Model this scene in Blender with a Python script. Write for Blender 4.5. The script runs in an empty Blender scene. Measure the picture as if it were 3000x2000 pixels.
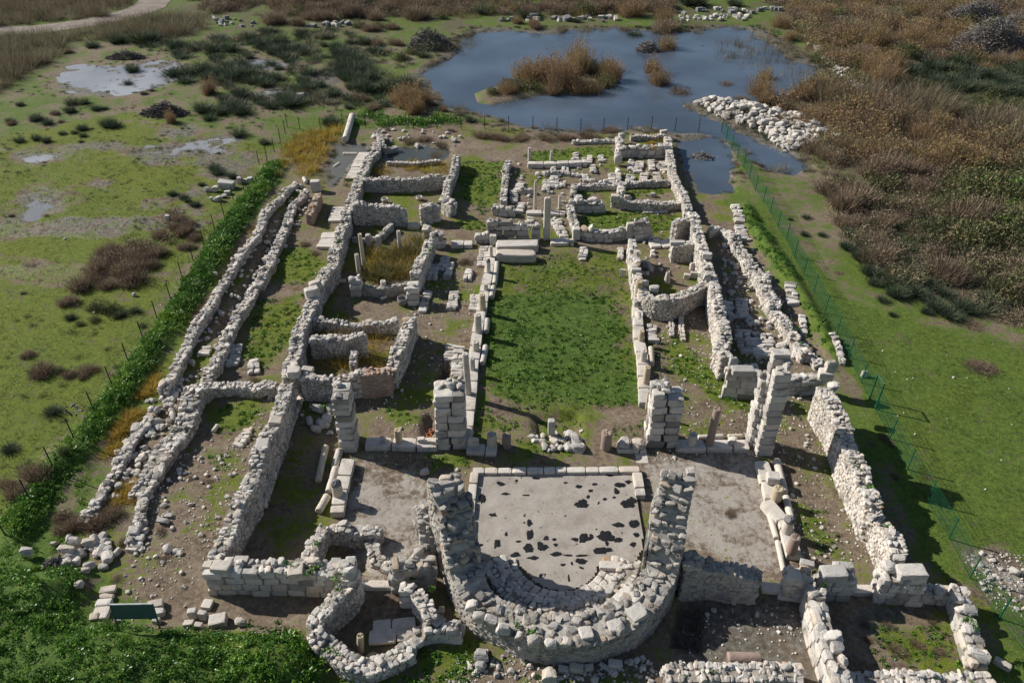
import bpy, math, random
import numpy as np
from mathutils import Matrix, Vector
R = math.radians
rng = np.random.default_rng(7)
random.seed(7)
C = bpy.context.scene.collection
SC = bpy.context.scene

# ------------------------------------------------------------------ camera, sky, sun, exposure
CAM_H, PITCH, F = 31.0, R(36.0), 2280.0          # metres, radians, focal length in photo pixels (3000 wide)
cam_d = bpy.data.cameras.new('camera'); cam = bpy.data.objects.new('camera', cam_d); C.objects.link(cam)
cam.location = (0, 0, CAM_H); cam.rotation_euler = (R(90) - PITCH, 0, 0)
cam_d.sensor_width = 36.0; cam_d.lens = F / 3000.0 * 36.0; cam_d.clip_start = 0.5; cam_d.clip_end = 5000
SC.camera = cam

SUN_EL, SUN_AZ = R(33.0), R(90 + 67.0)            # azimuth measured from +X towards +Y: sun stands beyond and to the left
sun_dir = Vector((math.cos(SUN_EL) * math.cos(SUN_AZ), math.cos(SUN_EL) * math.sin(SUN_AZ), math.sin(SUN_EL)))
w = bpy.data.worlds.new('World'); SC.world = w; w.use_nodes = True
nt = w.node_tree
sky = nt.nodes.new('ShaderNodeTexSky'); sky.sky_type = 'NISHITA'; sky.sun_disc = False
sky.sun_elevation = SUN_EL; sky.sun_rotation = math.atan2(sun_dir.x, sun_dir.y)
sky.air_density = 1.0; sky.dust_density = 0.6; sky.ozone_density = 1.0
bg = nt.nodes['Background']; bg.inputs[1].default_value = 0.066
nt.links.new(sky.outputs[0], bg.inputs[0])
sd = bpy.data.lights.new('sun', 'SUN'); sd.energy = 5.0; sd.angle = R(0.5); sd.color = (1.0, 0.95, 0.87)
so = bpy.data.objects.new('sun', sd); C.objects.link(so)
so.rotation_euler = (-sun_dir).to_track_quat('-Z', 'Y').to_euler()
SC.view_settings.view_transform = 'Standard'; SC.view_settings.look = 'None'
SC.view_settings.exposure = 0.33; SC.view_settings.gamma = 1.0
SC.render.engine = 'CYCLES'
SC.cycles.max_bounces = 5; SC.cycles.diffuse_bounces = 2; SC.cycles.glossy_bounces = 2
SC.cycles.transparent_max_bounces = 4; SC.cycles.transmission_bounces = 2

# ------------------------------------------------------------------ from traced photo positions to places in the world
SP, CP = math.sin(PITCH), math.cos(PITCH)
K = 1.27551                                        # traced coordinates are on a 2352-wide picture
def T(rc, x, y):
    """coordinates traced on one of the 16 enlarged tiles of the photo"""
    return (588.0 * (rc % 10) + x / 4.0, 392.0 * (rc // 10) + y / 4.0)
def TT(rc, *pts):
    return [T(rc, p[0], p[1]) + tuple(p[2:]) for p in pts]
def G(p, z=0.0):
    x = (p[0] * K - 1500) / F; y = (p[1] * K - 1000) / F
    t = (CAM_H - z) / (SP + y * CP)
    return np.array((x * t, (CP - y * SP) * t))
def depth(X, Y, z): return Y * CP + (CAM_H - z) * SP
def pix(X, Y, z=0.0):
    d = Y * CP + (CAM_H - z) * SP
    return ((1500 + F * X / d) / K, (1000 + F * ((CAM_H - z) * CP - Y * SP) / d) / K)
def mpp(p, z=0.0):
    """metres per traced pixel at a place"""
    X, Y = G(p, z); return K / F * depth(X, Y, z)
def height_at(base, ytop):
    X, Y = G(base); y = (ytop * K - 1000) / F
    return CAM_H - Y * math.tan(PITCH + math.atan(y))

# ------------------------------------------------------------------ noise
_perm = rng.random((256, 256))
def vnoise(x, y):
    x = np.asarray(x, float); y = np.asarray(y, float)
    xi = np.floor(x).astype(int); yi = np.floor(y).astype(int); fx = x - xi; fy = y - yi
    fx = fx * fx * (3 - 2 * fx); fy = fy * fy * (3 - 2 * fy)
    g = lambda i, j: _perm[(xi + i) & 255, (yi + j) & 255]
    return (g(0, 0) * (1 - fx) + g(1, 0) * fx) * (1 - fy) + (g(0, 1) * (1 - fx) + g(1, 1) * fx) * fy
def fnoise(x, y, s=1.0, o=4):
    v = 0; a = 0.5; t = 0
    for i in range(o):
        v = v + a * vnoise(x / s + 17.3 * i, y / s + 9.1 * i); t += a; a *= 0.55; s *= 0.5
    return v / t
def sstep(a, b, x):
    t = np.clip((x - a) / (b - a), 0, 1); return t * t * (3 - 2 * t)
def sdf(poly, X, Y):
    """signed distance in metres, positive inside"""
    P = np.asarray(poly, float); shp = np.shape(X); X = np.ravel(X); Y = np.ravel(Y)
    out = np.full(X.shape, -1e3)
    m = (X > P[:, 0].min() - 6) & (X < P[:, 0].max() + 6) & (Y > P[:, 1].min() - 6) & (Y < P[:, 1].max() + 6)
    if not m.any(): return out.reshape(shp)
    x = X[m]; y = Y[m]; d = np.full(x.shape, 1e9); ins = np.zeros(x.shape, bool)
    n = len(P)
    for i in range(n):
        a = P[i]; b = P[(i + 1) % n]; e = b - a
        t = np.clip(((x - a[0]) * e[0] + (y - a[1]) * e[1]) / max(e @ e, 1e-9), 0, 1)
        d = np.minimum(d, np.hypot(x - a[0] - t * e[0], y - a[1] - t * e[1]))
        c = ((a[1] > y) != (b[1] > y))
        if abs(e[1]) > 1e-9:
            ins ^= c & (x < e[0] * (y - a[1]) / e[1] + a[0])
    out[m] = np.where(ins, d, -d)
    return out.reshape(shp)
def W(pts, z=0.0): return np.array([G(p, z) for p in pts])

# ------------------------------------------------------------------ meshes
def mesh_quads(name, V, Q, mats, attrs=None, smooth=False, mat_idx=None):
    me = bpy.data.meshes.new(name)
    V = np.ascontiguousarray(V, np.float32); Q = np.ascontiguousarray(Q, np.int32)
    me.vertices.add(len(V)); me.vertices.foreach_set('co', V.ravel())
    me.loops.add(Q.size); me.loops.foreach_set('vertex_index', Q.ravel())
    me.polygons.add(len(Q)); me.polygons.foreach_set('loop_start', np.arange(len(Q), dtype=np.int32) * Q.shape[1])
    me.polygons.foreach_set('use_smooth', np.full(len(Q), smooth))
    for m in mats: me.materials.append(m)
    if mat_idx is not None: me.polygons.foreach_set('material_index', np.ascontiguousarray(mat_idx, np.int32))
    for k, v in (attrs or {}).items():
        a = me.attributes.new(k, 'FLOAT', 'POINT'); a.data.foreach_set('value', np.ascontiguousarray(v, np.float32))
    me.update(calc_edges=True)
    return me
def link(name, me, label=None, cat=None, group=None, kind=None, parent=None, loc=None, rot=None, scale=None):
    o = bpy.data.objects.new(name, me); C.objects.link(o)
    if label: o['label'] = label
    if cat: o['category'] = cat
    if group: o['group'] = group
    if kind: o['kind'] = kind
    if parent: o.parent = parent
    if loc is not None: o.location = loc
    if rot is not None: o.rotation_euler = rot
    if scale is not None: o.scale = scale
    return o
def cubegrid(n):
    """cube surface, n quads per edge, shared corners"""
    idx = {}; V = []; Q = []
    def vid(p):
        k = tuple(int(round(c)) for c in p)
        if k not in idx: idx[k] = len(V); V.append([2.0 * c / n - 1 for c in k])
        return idx[k]
    for ax in range(3):
        u, v = (ax + 1) % 3, (ax + 2) % 3
        for s in (0, n):
            for i in range(n):
                for j in range(n):
                    q = []
                    for di, dj in ((0, 0), (1, 0), (1, 1), (0, 1)):
                        p = [0, 0, 0]; p[ax] = s; p[u] = i + di; p[v] = j + dj; q.append(vid(p))
                    Q.append(q if s else q[::-1])
    return np.array(V), np.array(Q)
def stone(n, k, cuts, amp, seed, cutr=(0.72, 0.95)):
    """one quarried or broken stone in the unit box"""
    r = np.random.default_rng(seed); V, Q = cubegrid(n)
    V = np.sign(V) * np.abs(np.sin(V * np.pi / 2)) ** 0.85 if n > 2 else V
    V = V / (np.abs(V) ** k).sum(1)[:, None] ** (1.0 / k)
    for _ in range(cuts):
        d = r.normal(size=3); d /= np.linalg.norm(d); lim = r.uniform(*cutr) * np.abs(V @ d).max()
        e = V @ d - lim; V = V - np.maximum(e, 0)[:, None] * d * 0.95
    V = V * (1 + amp * r.normal(size=(len(V), 1)) * 0.6) + amp * r.normal(size=V.shape) * 0.6
    fr = 2.2; ph = r.uniform(0, 6, 3)
    V = V + amp * 1.2 * np.sin(V[:, [1, 2, 0]] * fr + ph)
    return V / np.abs(V).max(0), Q
RUB = [stone(3, r, 3, .05, 100 + i) for i, r in enumerate([4, 5, 6, 3.5, 8, 5, 4, 7, 6, 4.5])]
ASH = [stone(3, 14, 1, .012, 200 + i, (.9, .98)) for i in range(6)]
CAPS = [stone(4, r, 5, .05, 300 + i, (.6, .9)) for i, r in enumerate([3, 4, 5, 6, 3.5, 4.5, 8, 3])]
SLAB = [stone(3, 9, 2, .03, 400 + i, (.8, .95)) for i in range(5)]
BLK = [stone(3, 9, 2, .022, 450 + i, (.84, .97)) for i in range(8)]
FAM = {'blk': BLK, 'rub': RUB, 'ash': ASH, 'cap': CAPS, 'slab': SLAB}
class Batch:
    """many stones of one wall gathered into the wall's single mesh"""
    def __init__(s): s.d = {}; s.extra = []
    def add(s, fam, loc, size, yaw, tint, tilt=0.0):
        T_ = FAM[fam]; k = (fam, random.randrange(len(T_)))
        s.d.setdefault(k, []).append((*loc, *size, yaw, random.gauss(0, tilt), random.gauss(0, tilt), tint, random.randrange(4)))
    def build(s, name, mat, smooth=False):
        Vs, Qs, Ts, o = [], [], [], 0
        for (fam, i), L in s.d.items():
            A = np.array(L); V, Q = FAM[fam][i]; n = len(A)
            flip = np.where((A[:, 10].astype(int) & 1)[:, None] == 1, np.array([-1, -1, 1.]), 1.0)
            P = V[None] * flip[:, None] * A[:, None, 3:6]
            ca, sa = np.cos(A[:, 7]), np.sin(A[:, 7]); cb, sb = np.cos(A[:, 8]), np.sin(A[:, 8]); cy, sy = np.cos(A[:, 6]), np.sin(A[:, 6])
            x, y, z = P[..., 0], P[..., 1], P[..., 2]
            y, z = y * ca[:, None] - z * sa[:, None], y * sa[:, None] + z * ca[:, None]
            x, z = x * cb[:, None] + z * sb[:, None], -x * sb[:, None] + z * cb[:, None]
            x, y = x * cy[:, None] - y * sy[:, None], x * sy[:, None] + y * cy[:, None]
            P = np.stack([x, y, z], -1) + A[:, None, 0:3]
            Vs.append(P.reshape(-1, 3)); Ts.append(np.repeat(A[:, 9], len(V)))
            Qs.append((Q[None] + (np.arange(n) * len(V))[:, None, None]).reshape(-1, 4) + o); o += n * len(V)
        for V, Q, t in s.extra:
            Vs.append(V); Qs.append(Q + o); Ts.append(np.full(len(V), t)); o += len(V)
        return mesh_quads(name, np.concatenate(Vs), np.concatenate(Qs), [mat], {'tint': np.concatenate(Ts)}, smooth)

# ------------------------------------------------------------------ materials
def newmat(name):
    m = bpy.data.materials.new(name); m.use_nodes = True; nt = m.node_tree; b = nt.nodes['Principled BSDF']
    b.inputs['Roughness'].default_value = 0.9; b.inputs['Specular IOR Level'].default_value = 0.25
    return m, nt, b
def N(nt, t, **kw):
    n = nt.nodes.new(t)
    for k, v in kw.items(): setattr(n, k, v)
    return n
def ramp(nt, stops, fac=None):
    n = nt.nodes.new('ShaderNodeValToRGB'); e = n.color_ramp.elements
    while len(e) < len(stops): e.new(0.5)
    for i, (p, c) in enumerate(stops): e[i].position = p; e[i].color = (*c, 1)
    if fac is not None: nt.links.new(fac, n.inputs[0])
    return n
def noise(nt, scale, detail=4, rough=0.6, vec=None):
    n = nt.nodes.new('ShaderNodeTexNoise'); n.inputs['Scale'].default_value = scale
    n.inputs['Detail'].default_value = detail; n.inputs['Roughness'].default_value = rough
    if vec is not None: nt.links.new(vec, n.inputs['Vector'])
    return n
def mixc(nt, fac, a, b, mode='MIX'):
    n = nt.nodes.new('ShaderNodeMix'); n.data_type = 'RGBA'; n.blend_type = mode
    for s, v in ((n.inputs[0], fac), (n.inputs[6], a), (n.inputs[7], b)):
        if isinstance(v, (int, float)): s.default_value = v
        elif isinstance(v, tuple): s.default_value = (*v, 1)
        else: nt.links.new(v, s)
    return n.outputs[2]
def math_(nt, op, a, b=None, clamp=False):
    n = nt.nodes.new('ShaderNodeMath'); n.operation = op; n.use_clamp = clamp
    for s, v in zip(n.inputs, (a, b)):
        if v is None: continue
        if isinstance(v, (int, float)): s.default_value = v
        else: nt.links.new(v, s)
    return n.outputs[0]
def maprange(nt, v, a, b, c=0.0, d=1.0):
    n = nt.nodes.new('ShaderNodeMapRange'); n.interpolation_type = 'SMOOTHSTEP'
    nt.links.new(v, n.inputs[0])
    for i, x in enumerate((a, b, c, d)): n.inputs[i + 1].default_value = x
    return n.outputs[0]
def geo(nt): return nt.nodes.new('ShaderNodeNewGeometry').outputs['Position']
def attr(nt, name):
    n = nt.nodes.new('ShaderNodeAttribute'); n.attribute_name = name; return n.outputs['Fac']
def bump(nt, b, h, strength, dist):
    n = nt.nodes.new('ShaderNodeBump'); n.inputs['Strength'].default_value = strength; n.inputs['Distance'].default_value = dist
    nt.links.new(h, n.inputs['Height']); nt.links.new(n.outputs[0], b.inputs['Normal'])

def stone_mat(name, stops, lichen=(.16, .155, .15), amount=.55, lscale=1.3, objcoord=False):
    m, nt, b = newmat(name)
    if objcoord:
        p = nt.nodes.new('ShaderNodeTexCoord').outputs['Object']
    else: p = geo(nt)
    base = ramp(nt, stops, attr(nt, 'tint') if not objcoord else nt.nodes.new('ShaderNodeObjectInfo').outputs['Random']).outputs[0]
    n1 = noise(nt, lscale, 6, .65, p); n2 = noise(nt, 9, 5, .7, p); n3 = noise(nt, 35, 3, .6, p)
    c = mixc(nt, maprange(nt, n1.outputs[0], .47, .66, 0, amount), base, lichen)
    c = mixc(nt, maprange(nt, n2.outputs[0], .52, .75, 0, .5), c, (.30, .26, .21))
    c = mixc(nt, 1.0, c, ramp(nt, [(.3, (.72, .72, .72)), (.7, (1.08, 1.07, 1.05))], n3.outputs[0]).outputs[0], 'MULTIPLY')
    nt.links.new(c, b.inputs['Base Color'])
    bump(nt, b, math_(nt, 'ADD', n2.outputs[0], math_(nt, 'MULTIPLY', n3.outputs[0], .5)), .55, .05)
    return m
LIME = [(0, (.27, .25, .225)), (.22, (.48, .45, .415)), (.6, (.70, .66, .605)), (.85, (.62, .535, .455)), (1, (.47, .31, .18))]
M = {}
M['lime'] = stone_mat('limestone', LIME, (.19, .18, .165), .62, 1.1)
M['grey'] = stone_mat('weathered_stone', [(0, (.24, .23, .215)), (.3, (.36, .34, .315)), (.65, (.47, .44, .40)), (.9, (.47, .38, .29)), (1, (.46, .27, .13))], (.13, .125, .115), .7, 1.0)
M['brick'] = stone_mat('brick_courses', [(0, (.40, .31, .25)), (.4, (.52, .41, .34)), (.8, (.44, .26, .17)), (1, (.40, .18, .10))], (.3, .26, .22), .4)
M['marble'] = stone_mat('marble', [(0, (.56, .52, .47)), (.5, (.68, .63, .57)), (1, (.62, .52, .42))], (.30, .285, .27), .55, 1.1)
M['block'] = stone_mat('limestone_block', [(0, (.46, .44, .41)), (.5, (.64, .60, .55)), (1, (.58, .51, .43))], (.24, .23, .22), .5, 1.6, True)
M['column'] = stone_mat('column_marble', [(0, (.54, .50, .45)), (.5, (.66, .61, .54)), (1, (.60, .52, .40))], (.26, .25, .235), .6, 1.5, True)
M['yellow'] = stone_mat('honey_marble', [(0, (.52, .43, .29)), (1, (.58, .49, .35))], (.33, .27, .19), .5, 1.5, True)
M['granite'] = stone_mat('red_granite', [(0, (.33, .25, .21)), (1, (.36, .27, .23))], (.24, .2, .18), .5, 3, True)
M['darkcap'] = stone_mat('lichen_stone', [(0, (.22, .22, .22)), (1, (.27, .265, .26))], (.09, .09, .09), .6, 3, True)
def plain(name, col, rough=.8, metal=0.0, var=.25, scale=3):
    m, nt, b = newmat(name); n = noise(nt, scale, 5, .6, geo(nt))
    nt.links.new(ramp(nt, [(.3, tuple(c * (1 - var) for c in col)), (.7, tuple(c * (1 + var) for c in col))], n.outputs[0]).outputs[0], b.inputs['Base Color'])
    b.inputs['Roughness'].default_value = rough; b.inputs['Metallic'].default_value = metal
    return m
M['mortar'] = plain('earth_mortar', (.27, .235, .195), .95, 0, .4, 4)
M['lime_mortar'] = plain('lime_mortar', (.35, .325, .29), .95, 0, .35, 3)
M['fence'] = plain('dark_fence_paint', (.022, .034, .028), .5)
M['gfence'] = plain('green_fence_paint', (.012, .10, .052), .45)
M['black'] = plain('black_liner', (.016, .016, .017), .45, 0, .5, 6)
M['terracotta'] = plain('terracotta', (.40, .17, .09), .8)
def leaf_mat(name, stops, rough=.7, trans=.25, objrand=.25):
    m, nt, b = newmat(name)
    t = attr(nt, 'tint'); r = nt.nodes.new('ShaderNodeObjectInfo').outputs['Random']
    f = math_(nt, 'ADD', t, math_(nt, 'MULTIPLY', math_(nt, 'SUBTRACT', r, .5), objrand), True)
    c = ramp(nt, stops, f).outputs[0]
    nt.links.new(c, b.inputs['Base Color']); b.inputs['Roughness'].default_value = rough
    tr = N(nt, 'ShaderNodeBsdfTranslucent'); nt.links.new(c, tr.inputs[0])
    mx = N(nt, 'ShaderNodeMixShader'); mx.inputs[0].default_value = trans
    nt.links.new(b.outputs[0], mx.inputs[1]); nt.links.new(tr.outputs[0], mx.inputs[2])
    nt.links.new(mx.outputs[0], nt.nodes['Material Output'].inputs[0])
    return m
M['rush'] = leaf_mat('rush_blades', [(0, (0.0364, 0.0575, 0.0358)), (0.5, (0.07, 0.0978, 0.0578)), (0.85, (0.1191, 0.1409, 0.0853)), (1, (0.308, 0.2587, 0.165))])
M['shrub'] = leaf_mat('dry_shrub', [(0, (0.1044, 0.0791, 0.0609)), (0.4, (0.2175, 0.1603, 0.113)), (0.75, (0.3479, 0.2545, 0.1808)), (1, (0.1828, 0.198, 0.0905))])
M['tamarisk'] = leaf_mat('tamarisk_sprays', [(0, (0.1387, 0.1031, 0.0894)), (0.35, (0.289, 0.1949, 0.1135)), (0.65, (0.3815, 0.2515, 0.1169)), (1, (0.1964, 0.1886, 0.0774))], .7, .35)
M['olive'] = leaf_mat('olive_scrub', [(0, (0.0462, 0.0588, 0.0265)), (0.5, (0.1001, 0.1176, 0.047)), (0.85, (0.1694, 0.1764, 0.0735)), (1, (0.2618, 0.1911, 0.1029))])
M['reed'] = leaf_mat('dry_reed', [(0, (0.1133, 0.0949, 0.0595)), (0.5, (0.2178, 0.1755, 0.1136)), (0.8, (0.3136, 0.2656, 0.184)), (1, (0.1307, 0.1423, 0.0649))], .7, .3)
M['gold'] = leaf_mat('golden_grass', [(0, (0.2392, 0.1584, 0.0324)), (0.5, (0.4784, 0.33, 0.0594)), (0.85, (0.5741, 0.4224, 0.0918)), (1, (0.1674, 0.198, 0.0378))], .7, .35)
M['herb'] = leaf_mat('green_herb', [(0, (0.0348, 0.0985, 0.015)), (0.5, (0.0696, 0.1791, 0.0239)), (0.85, (0.1218, 0.2598, 0.033)), (1, (0.1739, 0.2686, 0.0449))], .45, .3)
M['bramble'] = leaf_mat('bramble_leaves', [(0, (0.0474, 0.1155, 0.0184)), (0.5, (0.0841, 0.1972, 0.0277)), (0.85, (0.1446, 0.2887, 0.0384)), (1, (0.2235, 0.3368, 0.0384))], .38, .25)
M['turf'] = leaf_mat('turf_blades', [(0, (0.0371, 0.0654, 0.0128)), (0.5, (0.062, 0.1034, 0.0147)), (0.85, (0.0909, 0.1373, 0.0202)), (1, (0.1404, 0.1478, 0.0551))], .7, .3)
M['wood'] = leaf_mat('dead_wood', [(0, (.07, .06, .055)), (.5, (.15, .135, .125)), (1, (.30, .275, .25))], .85, 0)
# ------------------------------------------------------------------ outlines on the ground (traced, then laid out in metres)
POND = W([(958,175),(985,150),(1020,135),(1060,100),(1085,72),(1130,66),(1250,72),(1330,66),(1420,64),(1500,70),(1560,74),(1620,62),(1700,60),(1752,72),(1790,102),(1840,135),(1890,150),(1900,190),(1850,220),(1790,236),(1730,232),(1690,240),(1610,228),(1585,240),(1640,270),(1700,290),(1760,320),(1815,345),(1850,382),(1818,396),(1770,384),(1720,352),(1672,322),(1600,310),(1540,306),(1460,296),(1400,300),(1330,302),(1260,300),(1190,286),(1130,268),(1075,256),(1030,244),(1005,222),(975,200)])
ISLE = W([(1090,212),(1120,200),(1200,186),(1300,172),(1380,165),(1418,178),(1400,198),(1330,212),(1250,214),(1190,226),(1130,238),(1098,232)])
POOL_R = W([(1552,318),(1600,312),(1660,318),(1680,340),(1692,370),(1680,400),(1690,440),(1640,445),(1598,440),(1575,392),(1560,360)])
POOL_L = W([(762,330),(850,330),(852,350),(820,372),(800,400),(770,432),(752,430),(748,392),(760,352)])
ROOM1 = W([(880,338),(985,330),(1036,344),(1030,372),(960,368),(880,372),(872,352)])
CHAN = W([(690,455),(668,490),(640,545),(612,600),(580,655),(545,715),(518,765),(498,768),(530,705),(565,640),(600,580),(632,515),(660,468)])
MARSH = [W(p) for p in (
    [(138,190),(170,150),(215,150),(260,160),(300,150),(360,140),(410,150),(400,178),(380,190),(330,205),(280,215),(210,210),(160,208)],
    [(540,142),(600,140),(660,145),(640,158),(560,160)],
    [(590,215),(640,205),(700,208),(650,222)],
    [(735,170),(770,165),(775,188),(745,190)],
    [(300,345),(360,335),(420,340),(400,360),(330,366)],
    [(430,330),(490,318),(540,320),(520,345),(440,352)],
    [(40,360),(110,345),(160,355),(90,368)],
    [(60,450),(100,440),(130,455),(80,500),(40,505)],
    [(380,300),(430,292),(450,300),(400,312)])]
SAND = [W(p) for p in (
    [(815,1055),(850,1045),(940,1110),(1000,1140),(1075,1170),(1085,1250),(1010,1300),(880,1290),(868,1225),(800,1190)],
    [(1484,1060),(1520,1030),(1740,1035),(1765,1130),(1800,1250),(1806,1318),(1700,1310),(1600,1270),(1560,1250),(1490,1140)],
    [(820,1230),(900,1240),(910,1350),(830,1340)],
    [(2215,1275),(2290,1262),(2352,1300),(2400,1400),(2352,1400),(2280,1350)])]
NAVE = W([(1130,598),(1240,590),(1330,575),(1425,580),(1445,680),(1465,790),(1478,940),(1400,935),(1330,945),(1225,950),(1160,935),(1105,880),(1110,770)])
NAVE_LUSH = W([(1110,690),(1250,660),(1400,670),(1440,760),(1470,930),(1230,940),(1150,910),(1110,840)])  # lusher middle and near part of the nave grass
GREENS = [W(p) for p in (   # lush patches inside the ruin
    [(1040,372),(1160,370),(1150,470),(1110,500),(1060,450)],
    [(1040,500),(1110,510),(1115,530),(1060,528)],
    [(1195,350),(1290,345),(1400,330),(1420,360),(1330,372),(1215,372)],
    [(1325,432),(1420,428),(1420,452),(1340,452)],[(1430,425),(1520,428),(1540,440),(1500,452),(1440,452)],
    [(1330,490),(1430,486),(1560,490),(1590,520),(1500,535),(1340,525)],
    [(590,690),(700,670),(690,740),(650,800),(600,860),(560,830),(570,760)],[(640,560),(740,580),(720,650),(630,660)],
    [(500,940),(560,915),(610,930),(590,960),(520,1010),(498,985)],
    [(480,1040),(540,1045),(530,1080),(480,1090)],[(1230,955),(1335,950),(1335,995),(1230,1000)],
    [(1170,1000),(1320,1040),(1290,1062),(1190,1040)],[(980,1040),(1070,1040),(1075,1070),(1000,1080)],
    [(850,935),(900,935),(960,960),(920,970)],[(1085,970),(1110,900),(1130,940),(1200,980),(1140,990)],
    [(1400,985),(1480,965),(1490,1000),(1420,1010)],[(1500,790),(1560,780),(1620,830),(1700,900),(1750,930),(1720,960),(1620,900),(1520,850)],
    [(1810,920),(1870,915),(1890,990),(1830,960)],[(1840,1180),(1890,1160),(1930,1240),(1880,1280),(1850,1250)],
    [(2000,1440),(2160,1440),(2220,1530),(1990,1530)],[(560,1420),(720,1440),(730,1540),(560,1460)],
    [(660,440),(690,440),(650,530),(610,600),(600,590),(640,510)],
    [(960,1470),(1100,1460),(1150,1500),(1060,1568),(900,1568),(940,1530)])]
LAWN_R = W([(1700,420),(1760,480),(1830,540),(1900,620),(1950,680),(2050,720),(2200,760),(2360,800),(2700,850),(2700,1700),(2300,1600),(2290,1400),(2160,1330),(2080,1260),(2040,1100),(1960,900),(1880,780),(1800,640),(1740,540),(1690,470)])
LAWN_L = W([(-900,330),(-200,320),(0,310),(300,250),(480,300),(640,330),(600,400),(500,520),(420,640),(330,780),(230,930),(110,1060),(20,1180),(-200,1400),(-800,1700)])
FRONT = W([(-300,1330),(60,1200),(130,1180),(190,1350),(260,1420),(400,1460),(560,1480),(740,1530),(900,1568),(1100,1568),(1600,1568),(1600,1800),(-500,1800)])
HEDGE = W([(640,370),(655,372),(618,440),(590,478),(560,530),(522,590),(480,660),(432,730),(380,800),(330,870),(280,950),(235,1010),(180,1075),(130,1130),(95,1190),(60,1240),(20,1240),(10,1200),(60,1140),(110,1060),(165,1010),(215,950),(265,880),(318,800),(375,720),(425,650),(470,580),(510,520),(550,465),(590,415),(615,380)])
BRAMBLE = W([(-150,1330),(40,1325),(90,1318),(150,1312),(190,1318),(200,1350),(170,1400),(200,1440),(250,1440),(330,1452),(420,1455),(530,1462),(600,1462),(680,1470),(722,1500),(735,1540),(740,1580),(700,1640),(300,1680),(-200,1650)])
BANK_R = W([(1716,470),(1745,520),(1790,585),(1836,650),(1880,720),(1920,800),(1930,830),(1918,842),(1888,790),(1850,722),(1810,660),(1765,600),(1728,548),(1700,500)])
TRACK = W([(-60,60),(0,68),(60,66),(140,54),(230,40),(290,24),(330,6),(345,-20),(400,-60),(440,-60),(400,-15),(372,6),(352,24),(300,46),(220,62),(140,74),(60,80),(-60,84)])
BRUSH = W([(1890,330),(1700,235),(1750,180),(1830,150),(1850,100),(1780,60),(1760,-60),(2700,-60),(2800,760),(2360,760),(2240,720),(2130,690),(2020,640),(1985,590),(1940,540),(1905,470),(1900,400)])
TOPB = W([(470,0),(500,60),(560,66),(700,52),(860,56),(1000,62),(1060,40),(1200,50),(1400,45),(1560,60),(1800,20),(1800,-60),(400,-60)])
PITS = [(W([(1016,835),(1032,838),(1030,880),(1000,884),(996,862),(1008,850)]), .9), (W([(975,950),(998,950),(1000,1010),(968,1015),(970,975)]), .5),
        (W([(1222,952),(1332,948),(1336,1008),(1228,1012)]), .35), (W([(1560,1375),(1618,1378),(1612,1490),(1540,1482)]), 1.0),
        (W([(786,1390),(860,1360),(930,1380),(980,1440),(960,1500),(860,1530),(770,1490),(745,1440)]), .35),
        (W([(770,1245),(840,1240),(850,1310),(790,1320),(760,1290)]), .35), (CHAN, .6), (ROOM1, .30), (POOL_L, .24), (POOL_R, .38)]
ROOMS_GOLD = [W(p) for p in ([(860,375),(1030,372),(1026,402),(855,404)], [(720,745),(880,740),(900,800),(885,850),(800,852),(712,850)])]
DRYROOM = W([(820,540),(960,530),(985,560),(945,650),(830,650)])

def zmound(X, Y):
    d = sdf(HEDGE, X, Y) + 1.6 * (fnoise(X + 7, Y, 2.0) - .5); z = .62 * sstep(-.7, 1.1, d) * (.45 + 1.0 * fnoise(X, Y, 2.2))
    d = sdf(BRAMBLE, X, Y); z = np.maximum(z, 1.15 * sstep(-.8, 1.6, d) * (.55 + .9 * fnoise(X + 40, Y, 3.0)))
    d = sdf(BANK_R, X, Y); z = np.maximum(z, .55 * sstep(-.6, .9, d) * (.6 + .8 * fnoise(X, Y, 2.0)))
    return z
def gz(X, Y):
    X = np.asarray(X, float); Y = np.asarray(Y, float)
    z = .10 * (fnoise(X, Y, 6.0) - .5) + .06 * (fnoise(X + 50, Y, 1.3) - .5) + zmound(X, Y)
    d = sdf(POND, X, Y); di = sdf(ISLE, X, Y)
    dep = sstep(-.9, 2.2, d + 2.2 * (fnoise(X, Y, 3.0) - .5) + 4.0 * (fnoise(X + 20, Y, 9.0) - .5))
    dep = dep * (1 - sstep(-1.2, .8, di)); z = z - .55 * dep + .12 * sstep(-.5, 1.8, di)
    for p in MARSH:
        dm = sdf(p, X, Y); mk = sstep(-3.0, 1.0, dm); z = z - .13 * sstep(-2.5, 2.5, dm + 1.6 * (fnoise(X, Y, 2.4) - .5)) + .30 * mk * (fnoise(X * .6 + 5, Y, 1.8) - .5)
    for i, (p, h) in enumerate(PITS):
        if i < len(PITS) - 4: z = z - h * sstep(-.12, .22, sdf(p, X, Y))
        else: z = z - h * sstep(-.6, .9 if p is CHAN else 1.6, sdf(p, X, Y) + (.5 if p is CHAN else 1.8) * (fnoise(X, Y, 1.6) - .42))
    d = sdf(TRACK, X, Y); z = z + .08 * sstep(-1, .5, d)
    return z
def gz1(x, y): return float(gz(np.array([x]), np.array([y]))[0])

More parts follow.
